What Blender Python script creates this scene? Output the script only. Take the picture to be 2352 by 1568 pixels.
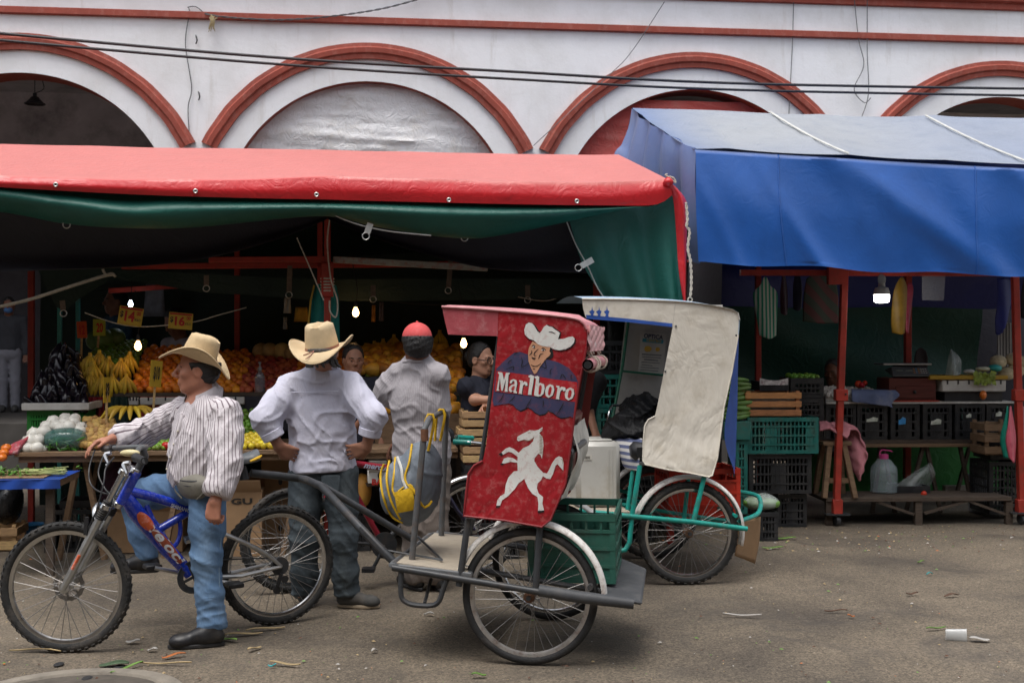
import bpy,bmesh,math,random
import numpy as np
from mathutils import Vector,Matrix,Euler
from mathutils.geometry import delaunay_2d_cdt
S=bpy.context.scene
for o in list(bpy.data.objects):
 bpy.data.objects.remove(o)
COL=S.collection
R=math.radians
# ---------------------------------------------------------------- camera, sky, sun, exposure
CAMH,FPX,CX,CY=1.58,2750.0,1176.0,784.0
cam=bpy.data.cameras.new('camera')
cam.sensor_width=36.0
cam.lens=36.0*FPX/2352.0
cam.clip_start,cam.clip_end=0.1,500
camo=bpy.data.objects.new('camera',cam)
camo.location=(0,0,CAMH)
camo.rotation_euler=(R(90),0,0)
COL.objects.link(camo)
cam.dof.use_dof=True
cam.dof.focus_distance=6.4
cam.dof.aperture_fstop=5.6
S.camera=camo
SUN_EL,SUN_AZ=72,205
w=bpy.data.worlds.new('World')
S.world=w
w.use_nodes=True
nt=w.node_tree
bg=nt.nodes['Background']
sky=nt.nodes.new('ShaderNodeTexSky')
sky.sky_type='NISHITA'
sky.sun_disc=False
sky.sun_elevation=R(SUN_EL)
sky.sun_rotation=R(SUN_AZ)
sky.air_density,sky.dust_density,sky.ozone_density=1.0,4.0,1.0
hs=nt.nodes.new('ShaderNodeHueSaturation')
hs.inputs['Saturation'].default_value=0.32
nt.links.new(sky.outputs[0],hs.inputs['Color'])
nt.links.new(hs.outputs[0],bg.inputs[0])
bg.inputs[1].default_value=0.13
sun=bpy.data.lights.new('sun','SUN')
sun.energy=0.8
sun.angle=R(30)
sun.color=(1.0,0.96,0.91)
suno=bpy.data.objects.new('sun',sun)
suno.rotation_euler=(R(90-SUN_EL),0,R(180-SUN_AZ))
suno.location=(0,-5,20)
COL.objects.link(suno)
S.view_settings.view_transform='Standard'
S.view_settings.look='None'
S.view_settings.gamma=1.0
S.view_settings.use_curve_mapping=False
S.view_settings.exposure=0.95
S.render.engine='CYCLES'
S.cycles.use_denoising=True
S.cycles.max_bounces=6
S.cycles.transparent_max_bounces=12
# ---------------------------------------------------------------- measuring helpers
def P(px,py,d):
 return Vector(((px-CX)/FPX*d,d,CAMH+(CY-py)/FPX*d))
def Gd(py):
 return CAMH*FPX/(py-CY)
def G(px,py):
 return P(px,py,Gd(py))
class Fr:
 """upright frame: origin on the ground, x axis turned by yaw (degrees), y away from the camera"""
 def __init__(s,o,yaw):
  s.o=Vector(o);s.yaw=R(yaw)
  s.x=Vector((math.cos(s.yaw),math.sin(s.yaw),0));s.y=Vector((-math.sin(s.yaw),math.cos(s.yaw),0))
  s.m=Matrix.Translation(s.o)@Matrix.Rotation(s.yaw,4,'Z')
  s.mi=s.m.inverted()
 def p(s,x,y,z):
  return s.o+s.x*x+s.y*y+Vector((0,0,z))
 def at(s,px,py,yl=0.0):
  c=Vector((0,0,CAMH));d=P(px,py,1.0)-c
  t=((s.o+s.y*yl)-c).dot(s.y)/d.dot(s.y)
  return c+d*t
 def loc(s,px,py,yl=0.0):
  return s.mi@s.at(px,py,yl)
 def atz(s,px,py,z):
  c=Vector((0,0,CAMH));d=P(px,py,1.0)-c
  return c+d*((z-CAMH)/d.z)
def tag(o,label,cat,group=None,kind=None):
 if label:o['label']=label
 if cat:o['category']=cat
 if group:o['group']=group
 if kind:o['kind']=kind
 return o
WM={}
def thing(name,label,cat,loc,yaw=0.0,group=None):
 o=bpy.data.objects.new(name,None)
 o.empty_display_size=0.1
 o.location=loc
 o.rotation_euler=(0,0,yaw)
 COL.objects.link(o)
 WM[o.name]=Matrix.Translation(Vector(loc))@Matrix.Rotation(yaw,4,'Z')
 return tag(o,label,cat,group)
def orth(d):
 d=d.normalized()
 a=Vector((0,0,1))if abs(d.z)<0.9 else Vector((1,0,0))
 u=d.cross(a).normalized()
 return u,d.cross(u).normalized()
def catmull(pts,n):
 """n points along a smooth curve through pts"""
 pts=[Vector(p)for p in pts]
 if len(pts)==1:return pts*n
 seg=[(pts[i+1]-pts[i]).length+1e-6 for i in range(len(pts)-1)]
 tot=sum(seg);out=[]
 for k in range(n):
  t=tot*k/(n-1);i=0
  while i<len(seg)-1 and t>seg[i]:
   t-=seg[i];i+=1
  f=min(1,t/seg[i])
  p0=pts[max(0,i-1)];p1=pts[i];p2=pts[i+1];p3=pts[min(len(pts)-1,i+2)]
  out.append(0.5*((2*p1)+(p2-p0)*f+(2*p0-5*p1+4*p2-p3)*f*f+(3*p1-p0-3*p2+p3)*f**3))
 return out
def lin(pts,n):
 pts=[Vector(p)for p in pts]
 if len(pts)==1:return pts*n
 seg=[(pts[i+1]-pts[i]).length+1e-6 for i in range(len(pts)-1)]
 tot=sum(seg);out=[]
 for k in range(n):
  t=tot*k/(n-1);i=0
  while i<len(seg)-1 and t>seg[i]:
   t-=seg[i];i+=1
  out.append(pts[i].lerp(pts[i+1],min(1,t/seg[i])))
 return out
class MB:
 """collects shapes in world coordinates; build() links them as one mesh object"""
 def __init__(s):
  s.v=[];s.f=[];s.mi=[];s.cur=0
 def add(s,vs,fs):
  b=len(s.v)
  s.v.extend([tuple(v)for v in vs])
  s.f.extend([tuple(i+b for i in f)for f in fs])
  s.mi.extend([s.cur]*len(fs))
  return s
 def hexa(s,p):
  return s.add(p,[(0,3,2,1),(4,5,6,7),(0,1,5,4),(1,2,6,5),(2,3,7,6),(3,0,4,7)])
 def box(s,fr,x0,x1,y0,y1,z0,z1):
  q=[fr.p(x,y,z)for z in (z0,z1)for x,y in ((x0,y0),(x1,y0),(x1,y1),(x0,y1))]
  return s.hexa(q)
 def bar(s,a,b,w,h,up=None):
  a=Vector(a);b=Vector(b);d=(b-a).normalized()
  up=Vector(up)if up is not None else (Vector((0,0,1))if abs(d.z)<.95 else Vector((0,1,0)))
  u=d.cross(up).normalized()*(w/2);v=u.cross(d).normalized()*(h/2)
  return s.hexa([a-u-v,a+u-v,b+u-v,b-u-v,a-u+v,a+u+v,b+u+v,b-u+v])
 def tube(s,path,r,n=8,cap=True,closed=False):
  path=[Vector(p)for p in path];m=len(path)
  rs=r if isinstance(r,(list,tuple))else [r]*m
  vs=[];fs=[];pu=None
  for i,p in enumerate(path):
   if closed:d=path[(i+1)%m]-path[i-1]
   else:d=path[min(i+1,m-1)]-path[max(i-1,0)]
   if d.length<1e-9:d=Vector((0,0,1))
   d.normalize()
   if pu is None:u,v=orth(d)
   else:
    u=pu-d*pu.dot(d)
    if u.length<1e-6:u,v=orth(d)
    else:u.normalize();v=d.cross(u)
   pu=u
   for k in range(n):
    a=2*math.pi*k/n
    vs.append(p+(u*math.cos(a)+v*math.sin(a))*rs[i])
  for i in range(m if closed else m-1):
   for k in range(n):
    a=i*n+k;b=i*n+(k+1)%n;j=((i+1)%m)*n
    fs.append((a,b,j+(k+1)%n,j+k))
  if cap and not closed:
   fs.append(tuple(range(n-1,-1,-1)));fs.append(tuple(range((m-1)*n,m*n)))
  return s.add(vs,fs)
 def lathe(s,prof,c,axis=(0,0,1),n=16,sx=1.0,sy=1.0):
  """prof: (radius, height) pairs along axis from c"""
  c=Vector(c);ax=Vector(axis).normalized();u,v=orth(ax)
  vs=[];fs=[];m=len(prof)
  for r,h in prof:
   for k in range(n):
    a=2*math.pi*k/n
    vs.append(c+ax*h+u*(math.cos(a)*r*sx)+v*(math.sin(a)*r*sy))
  for i in range(m-1):
   for k in range(n):
    fs.append((i*n+k,i*n+(k+1)%n,(i+1)*n+(k+1)%n,(i+1)*n+k))
  fs.append(tuple(range(n-1,-1,-1)));fs.append(tuple(range((m-1)*n,m*n)))
  return s.add(vs,fs)
 def ball(s,c,r,n=10,m=7,jit=0,rnd=None):
  c=Vector(c);rr=r if isinstance(r,(list,tuple))else (r,r,r)
  vs=[c+Vector((0,0,-rr[2]))];fs=[]
  for i in range(1,m):
   t=math.pi*i/m-math.pi/2
   for k in range(n):
    a=2*math.pi*k/n;q=1+(rnd.uniform(-jit,jit)if jit else 0)
    vs.append(c+Vector((math.cos(t)*math.cos(a)*rr[0]*q,math.cos(t)*math.sin(a)*rr[1]*q,math.sin(t)*rr[2]*q)))
  vs.append(c+Vector((0,0,rr[2])))
  for k in range(n):
   fs.append((0,1+(k+1)%n,1+k));t=1+(m-2)*n;fs.append((t+k,t+(k+1)%n,len(vs)-1))
  for i in range(m-2):
   for k in range(n):
    a=1+i*n
    fs.append((a+k,a+(k+1)%n,a+n+(k+1)%n,a+n+k))
  return s.add(vs,fs)
 def torus(s,c,R_,r,u,v,n=32,m=8,a0=0,a1=2*math.pi,flat=1.0):
  """circle in plane u,v"""
  c=Vector(c);u=Vector(u);v=Vector(v);full=abs(a1-a0-2*math.pi)<1e-4
  path=[c+(u*math.cos(a0+(a1-a0)*k/n)+v*math.sin(a0+(a1-a0)*k/n))*R_ for k in range(n if full else n+1)]
  return s.tube(path,r,m,closed=full)
 def grid(s,rows):
  nv=len(rows);nu=len(rows[0])
  return s.add([p for r in rows for p in r],[(i*nu+k,i*nu+k+1,(i+1)*nu+k+1,(i+1)*nu+k)for i in range(nv-1)for k in range(nu-1)])
 def prism(s,pts,off):
  """closed planar polygon (world points) pushed by vector off"""
  n=len(pts);off=Vector(off);pts=[Vector(p)for p in pts]
  return s.add(pts+[p+off for p in pts],[tuple(range(n)),tuple(range(2*n-1,n-1,-1))]+[(i,i+n,(i+1)%n+n,(i+1)%n)for i in range(n)])
 def build(s,name,mat,parent=None,smooth=40,bevel=0,solid=0,kind=None,base=None):
  M=None
  vs=s.v
  if parent is not None:
   M=WM[parent.name]
  elif vs:
   a=np.array(vs)
   c=Vector(((a[:,0].min()+a[:,0].max())/2,(a[:,1].min()+a[:,1].max())/2,a[:,2].min()))if base is None else Vector(base)
   M=Matrix.Translation(c)
  me=bpy.data.meshes.new(name)
  a=np.array(vs,dtype=float)if vs else np.zeros((0,3))
  if len(a):
   mi=np.array(M.inverted())
   a=a@mi[:3,:3].T+mi[:3,3]
  me.from_pydata(a.tolist(),[],s.f)
  ms=mat if isinstance(mat,(list,tuple))else [mat]
  for m_ in ms:me.materials.append(m_)
  if len(ms)>1:me.polygons.foreach_set('material_index',s.mi)
  if smooth:
   me.polygons.foreach_set('use_smooth',[True]*len(me.polygons))
   me.set_sharp_from_angle(angle=R(smooth))
  me.update()
  o=bpy.data.objects.new(name,me)
  COL.objects.link(o)
  if parent is not None:
   o.parent=parent
  else:
   o.location=M.translation
  WM[o.name]=M.copy()
  if bevel:
   b=o.modifiers.new('bevel','BEVEL');b.width=bevel;b.segments=1;b.limit_method='ANGLE';b.angle_limit=R(50)
  if solid:
   b=o.modifiers.new('solid','SOLIDIFY');b.thickness=solid;b.offset=0
  if kind:o['kind']=kind
  return o
def place(src,loc,rot=(0,0,0),sc=1.0,parent=None,label=None,cat=None,group=None,first=None):
 """a copy of a single-mesh thing that shares its mesh"""
 o=bpy.data.objects.new(src.name.split('.')[0],src.data)if not isinstance(src,bpy.types.Mesh)else bpy.data.objects.new(src.name.split('.')[0],src)
 o.location=loc;o.rotation_euler=rot
 o.scale=(sc,sc,sc)if not isinstance(sc,(tuple,list))else sc
 COL.objects.link(o)
 if parent is not None:o.parent=parent
 if label:tag(o,label,cat,group)
 return o
def copy_tree(o,parent=None):
 c=o.copy();COL.objects.link(c);c.parent=parent
 if o.name in WM:WM[c.name]=WM[o.name]
 for k in list(o.children):copy_tree(k,c)
 return c
def wob(seed,n=7,kmin=1.0,kmax=6.0):
 """smooth pseudo-random scalar field of a point"""
 r=random.Random(seed)
 K=[(Vector((r.gauss(0,1),r.gauss(0,1),r.gauss(0,1))).normalized()*r.uniform(kmin,kmax),r.uniform(0,6.28),r.uniform(.4,1))for _ in range(n)]
 def f(p):
  return sum(a*math.sin(k.dot(p)+ph)for k,ph,a in K)/n*1.6
 return f
def sheet(rows,nu,nv,disp=None,curve=catmull):
 """rows of world points, top to bottom -> grid of points; disp(p,u,v) returns a Vector"""
 rr=[curve(r,nu)for r in rows]
 cols=[curve([rr[i][k]for i in range(len(rr))],nv)for k in range(nu)]
 g=[[cols[k][i]for k in range(nu)]for i in range(nv)]
 if disp:
  g=[[p+disp(p,k/(nu-1),i/(nv-1))for k,p in enumerate(r)]for i,r in enumerate(g)]
 return g
 # ---------------------------------------------------------------- materials
def _n(nt,t,**kw):
 n=nt.nodes.new(t)
 for k,v in kw.items():
  if k in n.inputs:n.inputs[k].default_value=v
  else:setattr(n,k,v)
 return n
def c4(c):return (c[0],c[1],c[2],1.0)
def srgb(r,g,b):
 f=lambda x:(x/255/12.92)if x/255<=.04045 else ((x/255+.055)/1.055)**2.4
 return (f(r),f(g),f(b))
def mk(name):
 m=bpy.data.materials.new(name);m.use_nodes=True
 nt=m.node_tree
 return m,nt,nt.nodes['Principled BSDF'],nt.links.new
def mat(name,col,rough=.6,var=.18,scale=6,bump=0.0,bscale=60,metal=0.0,dirt=None,dscale=3,damt=.45,spec=.5,stretch=None,trans=0,alpha=1.0,emit=0,sheen=0,ior=1.45,coat=0,bdist=.01,objvar=0):
 """procedural paint: mottled base, optional dirt patches, fine relief"""
 m,nt,bs,L=mk(name)
 tc=_n(nt,'ShaderNodeTexCoord')
 mp=_n(nt,'ShaderNodeMapping')
 if stretch:mp.inputs['Scale'].default_value=stretch
 L(tc.outputs['Object'],mp.inputs[0])
 nz=_n(nt,'ShaderNodeTexNoise',Scale=scale,Detail=6.0,Roughness=.6)
 L(mp.outputs[0],nz.inputs['Vector'])
 mr=_n(nt,'ShaderNodeMapRange');mr.inputs[1].default_value=.3;mr.inputs[2].default_value=.7
 L(nz.outputs[0],mr.inputs[0])
 mx=_n(nt,'ShaderNodeMix',data_type='RGBA')
 mx.inputs[6].default_value=c4([x*(1-var)for x in col]);mx.inputs[7].default_value=c4([min(1,x*(1+var))for x in col])
 L(mr.outputs[0],mx.inputs[0])
 out=mx.outputs[2]
 if objvar:
  oi=_n(nt,'ShaderNodeObjectInfo');hv=_n(nt,'ShaderNodeHueSaturation')
  a=_n(nt,'ShaderNodeMapRange');a.inputs[3].default_value=1-objvar;a.inputs[4].default_value=1+objvar
  b=_n(nt,'ShaderNodeMapRange');b.inputs[3].default_value=.5-objvar*.06;b.inputs[4].default_value=.5+objvar*.06
  L(oi.outputs['Random'],a.inputs[0]);L(oi.outputs['Random'],b.inputs[0])
  L(a.outputs[0],hv.inputs['Value']);L(b.outputs[0],hv.inputs['Hue']);L(out,hv.inputs['Color']);out=hv.outputs[0]
 if dirt is not None:
  n2=_n(nt,'ShaderNodeTexNoise',Scale=dscale,Detail=8.0,Roughness=.7)
  L(mp.outputs[0],n2 .inputs['Vector'])
  m2=_n(nt,'ShaderNodeMapRange');m2 .inputs[1].default_value=.5;m2 .inputs[2].default_value=.72;m2 .inputs[4].default_value=damt
  L(n2 .outputs[0],m2 .inputs[0])
  x2=_n(nt,'ShaderNodeMix',data_type='RGBA')
  L(m2 .outputs[0],x2 .inputs[0]);L(out,x2 .inputs[6]);x2 .inputs[7].default_value=c4(dirt)
  out=x2 .outputs[2]
 L(out,bs.inputs['Base Color'])
 rr=_n(nt,'ShaderNodeMapRange');rr.inputs[3].default_value=max(0,rough-.1);rr.inputs[4].default_value=min(1,rough+.1)
 L(nz.outputs[0],rr.inputs[0]);L(rr.outputs[0],bs.inputs['Roughness'])
 bs.inputs['Metallic'].default_value=metal
 bs.inputs['Specular IOR Level'].default_value=spec
 bs.inputs['IOR'].default_value=ior
 if trans:bs.inputs['Transmission Weight'].default_value=trans
 if alpha<1:bs.inputs['Alpha'].default_value=alpha
 if coat:bs.inputs['Coat Weight'].default_value=coat
 if sheen:bs.inputs['Sheen Weight'].default_value=sheen
 if emit:
  bs.inputs['Emission Color'].default_value=c4(col);bs.inputs['Emission Strength'].default_value=emit
 if bump:
  n3=_n(nt,'ShaderNodeTexNoise',Scale=bscale,Detail=4.0)
  L(mp.outputs[0],n3 .inputs['Vector'])
  bp=_n(nt,'ShaderNodeBump',Strength=bump,Distance=bdist)
  L(n3 .outputs[0],bp.inputs['Height']);L(bp.outputs[0],bs.inputs['Normal'])
 return m
def tarp(name,col,rough=.45,fade=None,dirt=None,crease=.5,weave=0,damt=.4,up_fade=.0):
 """woven plastic sheet: creases, dust, paler roof tone (bleaching, painted sky sheen)"""
 m,nt,bs,L=mk(name)
 tc=_n(nt,'ShaderNodeTexCoord');co=tc.outputs['Object']
 nz=_n(nt,'ShaderNodeTexNoise',Scale=1.7,Detail=7.0,Roughness=.65,Distortion=.6);L(co,nz.inputs['Vector'])
 mr=_n(nt,'ShaderNodeMapRange');mr.inputs[1].default_value=.35;mr.inputs[2].default_value=.65;L(nz.outputs[0],mr.inputs[0])
 mx=_n(nt,'ShaderNodeMix',data_type='RGBA');L(mr.outputs[0],mx.inputs[0])
 mx.inputs[6].default_value=c4([x*.88 for x in col]);mx.inputs[7].default_value=c4([min(1,x*1.1)for x in col])
 out=mx.outputs[2]
 if fade is not None:
 # paler roof colour: bleaching on blue, painted sky sheen and dust on red
  at=_n(nt,'ShaderNodeAttribute',attribute_name='fade')
  m2=_n(nt,'ShaderNodeMix',data_type='RGBA');L(at.outputs['Fac'],m2 .inputs[0]);L(out,m2 .inputs[6])
  n4=_n(nt,'ShaderNodeTexNoise',Scale=5,Detail=8.0,Roughness=.7);L(co,n4 .inputs['Vector'])
  m3=_n(nt,'ShaderNodeMix',data_type='RGBA');L(n4 .outputs[0],m3 .inputs[0])
  m3 .inputs[6].default_value=c4([x*.85 for x in fade]);m3 .inputs[7].default_value=c4([min(1,x*1.12)for x in fade])
  L(m3 .outputs[2],m2 .inputs[7]);out=m2 .outputs[2]
 if dirt is not None:
  n2=_n(nt,'ShaderNodeTexNoise',Scale=4,Detail=10.0,Roughness=.75);L(co,n2 .inputs['Vector'])
  m4=_n(nt,'ShaderNodeMapRange');m4 .inputs[1].default_value=.5;m4 .inputs[2].default_value=.75;m4 .inputs[4].default_value=damt;L(n2 .outputs[0],m4 .inputs[0])
  m5=_n(nt,'ShaderNodeMix',data_type='RGBA');L(m4 .outputs[0],m5 .inputs[0]);L(out,m5 .inputs[6]);m5 .inputs[7].default_value=c4(dirt);out=m5 .outputs[2]
 L(out,bs.inputs['Base Color'])
 bs.inputs['Roughness'].default_value=rough
 v=_n(nt,'ShaderNodeTexNoise',Scale=7,Detail=5.0,Roughness=.55,Distortion=1.2);L(co,v.inputs['Vector'])
 # sharp creases: folded noise
 a=_n(nt,'ShaderNodeMath',operation='SUBTRACT');L(v.outputs[0],a.inputs[0]);a.inputs[1].default_value=.5
 b=_n(nt,'ShaderNodeMath',operation='ABSOLUTE');L(a.outputs[0],b.inputs[0])
 bp=_n(nt,'ShaderNodeBump',Strength=crease,Distance=.03);L(b.outputs[0],bp.inputs['Height'])
 L(bp.outputs[0],bs.inputs['Normal'])
 return m
def set_attr(o,name,vals):
 at=o.data.attributes.new(name,'FLOAT','POINT');at.data.foreach_set('value',[float(x)for x in vals])
def creased(m,scale=10,strength=.6,dist=.02,stretch=(1,1,.6)):
 """adds crisp cloth wrinkles (folded noise) to a material"""
 nt=m.node_tree;bs=nt.nodes['Principled BSDF'];L=nt.links.new
 tc=_n(nt,'ShaderNodeTexCoord');mp=_n(nt,'ShaderNodeMapping');mp.inputs['Scale'].default_value=stretch;L(tc.outputs['Object'],mp.inputs[0])
 hs_=[]
 for k,sc in ((1.0,scale),(.5,scale*2.3)):
  v=_n(nt,'ShaderNodeTexNoise',Scale=sc,Detail=3.0,Roughness=.5,Distortion=1.6);L(mp.outputs[0],v.inputs['Vector'])
  a=_n(nt,'ShaderNodeMath',operation='SUBTRACT');L(v.outputs[0],a.inputs[0]);a.inputs[1].default_value=.5
  b=_n(nt,'ShaderNodeMath',operation='ABSOLUTE');L(a.outputs[0],b.inputs[0])
  c=_n(nt,'ShaderNodeMath',operation='MULTIPLY');L(b.outputs[0],c.inputs[0]);c.inputs[1].default_value=k;hs_.append(c)
 s=_n(nt,'ShaderNodeMath',operation='ADD');L(hs_[0].outputs[0],s.inputs[0]);L(hs_[1].outputs[0],s.inputs[1])
 bp=_n(nt,'ShaderNodeBump',Strength=strength,Distance=dist);L(s.outputs[0],bp.inputs['Height'])
 old=bs.inputs['Normal'].links
 if old:L(old[0].from_socket,bp.inputs['Normal'])
 L(bp.outputs[0],bs.inputs['Normal']);return m
def metalmat(name,col,rough=.35,rust=None,amt=.5,sc=12):
 return mat(name,col,rough=rough,var=.12,scale=20,metal=1.0 if rust is None else .6,dirt=rust,dscale=sc,damt=amt,bump=.05,bscale=80)
BLACK=mat('black_rubber',(.018,.018,.019),.75,.3,20,bump=.3,bscale=90,dirt=(.10,.085,.07),dscale=9,damt=.5)
TREAD=mat('tread_rubber',(.022,.022,.022),.85,.3,20,bump=.4,bscale=120,dirt=(.13,.11,.09),dscale=7,damt=.6)
CHROME=metalmat('worn_chrome',(.55,.55,.55),.22)
ALU=metalmat('dull_aluminium',(.50,.50,.49),.42)
STEEL_DK=mat('dark_painted_steel',(.035,.038,.042),.42,.25,15,dirt=(.10,.075,.055),dscale=14,damt=.5)
GREYPAINT=mat('grey_painted_steel',(.10,.105,.11),.4,.2,15,dirt=(.2,.12,.07),dscale=18,damt=.5)
PLAST_BK=mat('black_plastic',(.02,.02,.022),.45,.2,15)
ROPE=mat('pale_rope',(.55,.50,.42),.9,.25,60,bump=.5,bscale=150)
REDSTEEL=mat('red_painted_steel',(.36,.035,.022),.5,.22,9,dirt=(.12,.05,.03),dscale=12,damt=.5,bump=.15,bscale=50)
WOOD=mat('weathered_wood',(.20,.125,.07),.8,.4,5,stretch=(2,14,14),bump=.4,bscale=22,dirt=(.06,.045,.035),dscale=5)
WOOD_DK=mat('dark_damp_wood',(.07,.05,.036),.85,.35,5,stretch=(2,14,14),bump=.4,bscale=22,dirt=(.13,.11,.09),dscale=6)
WOOD_LT=mat('pale_crate_wood',(.42,.27,.13),.75,.3,4,stretch=(3,16,16),bump=.3,bscale=24,dirt=(.16,.10,.06),dscale=5,objvar=.15)
WOOD_OR=mat('orange_crate_wood',(.46,.20,.075),.7,.25,4,stretch=(3,16,16),bump=.3,bscale=24,dirt=(.14,.07,.04),dscale=6,objvar=.12)
WHITEPAINT=mat('chipped_white_paint',(.72,.70,.66),.5,.08,10,dirt=(.22,.11,.06),dscale=16,damt=.75,bump=.1)
# ================================================================ THE SETTING
rnd=random.Random(7)
# ---- ground: worn asphalt
def asphalt():
 m,nt,bs,L=mk('worn_asphalt')
 tc=_n(nt,'ShaderNodeTexCoord');co=tc.outputs['Object']
 big=_n(nt,'ShaderNodeTexNoise',Scale=.55,Detail=8.0,Roughness=.62,Distortion=.4);L(co,big.inputs['Vector'])
 ra=_n(nt,'ShaderNodeValToRGB');L(big.outputs[0],ra.inputs[0])
 e=ra.color_ramp.elements;e[0].position=.35;e[0].color=(.062,.050,.038,1);e[1].position=.65;e[1].color=(.172,.138,.098,1)
 x=e.new(.5);x.color=(.122,.098,.070,1)
 # aggregate grains
 vo=_n(nt,'ShaderNodeTexVoronoi',Scale=120);L(co,vo.inputs['Vector'])
 mg=_n(nt,'ShaderNodeMix',data_type='RGBA',blend_type='OVERLAY');mg.inputs[0].default_value=.55
 bw=_n(nt,'ShaderNodeRGBToBW');L(vo.outputs['Color'],bw.inputs[0]);L(ra.outputs[0],mg.inputs[6]);L(bw.outputs[0],mg.inputs[7])
 vo2=_n(nt,'ShaderNodeTexNoise',Scale=38,Detail=6.0,Roughness=.75);L(co,vo2 .inputs['Vector'])
 r2=_n(nt,'ShaderNodeMapRange');r2 .inputs[1].default_value=.3;r2 .inputs[2].default_value=.7;r2 .inputs[3].default_value=.6;r2 .inputs[4].default_value=1.35;L(vo2 .outputs[0],r2 .inputs[0])
 hv=_n(nt,'ShaderNodeMix',data_type='RGBA',blend_type='MULTIPLY');hv.inputs[0].default_value=1.0
 cb=_n(nt,'ShaderNodeCombineColor');[L(r2 .outputs[0],cb.inputs[i])for i in range(3)]
 L(mg.outputs[2],hv.inputs[6]);L(cb.outputs[0],hv.inputs[7])
 # damp dark stains
 st=_n(nt,'ShaderNodeTexNoise',Scale=1.3,Detail=9.0,Roughness=.7,Distortion=.8);L(co,st.inputs['Vector'])
 sr=_n(nt,'ShaderNodeMapRange');sr.inputs[1].default_value=.50;sr.inputs[2].default_value=.68;sr.inputs[4].default_value=.8;L(st.outputs[0],sr.inputs[0])
 ms=_n(nt,'ShaderNodeMix',data_type='RGBA');L(sr.outputs[0],ms.inputs[0]);L(hv.outputs[2],ms.inputs[6]);ms.inputs[7].default_value=(.058,.049,.040,1)
 # pale crumbs trodden in
 pk=_n(nt,'ShaderNodeTexVoronoi',Scale=26);pk.inputs['Randomness'].default_value=1;L(co,pk.inputs['Vector'])
 pr=_n(nt,'ShaderNodeMath',operation='LESS_THAN');pr.inputs[1].default_value=.09;L(pk.outputs['Distance'],pr.inputs[0])
 sep=_n(nt,'ShaderNodeSeparateColor');L(pk.outputs['Color'],sep.inputs[0])
 g2=_n(nt,'ShaderNodeMath',operation='GREATER_THAN');g2 .inputs[1].default_value=.93;L(sep.outputs[0],g2 .inputs[0])
 an=_n(nt,'ShaderNodeMath',operation='MULTIPLY');L(pr.outputs[0],an.inputs[0]);L(g2 .outputs[0],an.inputs[1])
 mp=_n(nt,'ShaderNodeMix',data_type='RGBA');L(an.outputs[0],mp.inputs[0]);L(ms.outputs[2],mp.inputs[6]);mp.inputs[7].default_value=(.30,.26,.21,1)
 L(mp.outputs[2],bs.inputs['Base Color'])
 rr=_n(nt,'ShaderNodeMapRange');rr.inputs[3].default_value=.88;rr.inputs[4].default_value=.5;L(sr.outputs[0],rr.inputs[0]);L(rr.outputs[0],bs.inputs['Roughness'])
 bp=_n(nt,'ShaderNodeBump',Strength=.55,Distance=.006);L(vo2 .outputs[0],bp.inputs['Height'])
 b2=_n(nt,'ShaderNodeBump',Strength=.35,Distance=.004);L(vo.outputs['Distance'],b2 .inputs['Height']);L(bp.outputs[0],b2 .inputs['Normal'])
 L(b2 .outputs[0],bs.inputs['Normal'])
 return m
ASPH=asphalt()
g=MB()
wb=wob(3,8,.8,4)
def gz(x,y):
# gentle unevenness of the old street near the camera
 if y<4 or y>12:return 0.0
 return .004*wb(Vector((x,y,0)))
nx,ny=90,80
xs=[-6+12*i/(nx-1)for i in range(nx)];ys=[3.5+9*i/(ny-1)for i in range(ny)]
g.grid([[Vector((x,y,gz(x,y)if 0<i<nx-1 and 0<j<ny-1 else 0))for i,x in enumerate(xs)]for j,y in enumerate(ys)])
far=300
for a in ((-far,-far,far,3.5),(-far,12.5,far,far),(-far,3.5,-6,12.5),(6,3.5,far,12.5)):
 g.add([(a[0],a[1],0),(a[2],a[1],0),(a[2],a[3],0),(a[0],a[3],0)],[(0,1,2,3)])
gr=g.build('ground',ASPH,base=(0,0,0))
gr['kind']='structure'
# ---- manhole with its concrete collar at the lower left
CONC=mat('stained_concrete',(.21,.185,.15),.85,.25,7,bump=.5,bscale=45,dirt=(.07,.06,.05),dscale=4,damt=.8)
IRON=mat('dirty_iron_cover',(.085,.072,.058),.75,.3,9,bump=.4,bscale=30,dirt=(.035,.03,.025),dscale=4,damt=.8)
mc=G(165,1605)
mh=thing('manhole','round manhole cover with a pale concrete collar set in the street','manhole',mc)
m_=MB()
n=48;rows=[]
for rr_,z in ((.485,.0),(.475,.016),(.395,.018),(.385,.004)):
 rows.append([mc+Vector(((rr_+.012*wb(Vector((math.cos(6.283*k/n)*3,math.sin(6.283*k/n)*3,rr_))))*math.cos(6.2832*k/n)*1.02,(rr_)*math.sin(6.2832*k/n)*.95,z))for k in range(n+1)])
m_.grid(rows)
m_.build('collar',CONC,mh)
m_=MB();m_.lathe([(.385,0),(.385,.007),(0.001,.009)],mc,n=48)
m_.build('cover',IRON,mh)
for px,py in ((135,1528),(275,1533),(200,1560)):
 c=G(px,py);m_=MB();m_.lathe([(.03,.0085),(.022,.0125),(.001,.0095)],Vector((c.x,c.y,0)),n=10,sx=1.3,sy=.8)
 m_.build('lifting_hole',BLACK,mh)
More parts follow.
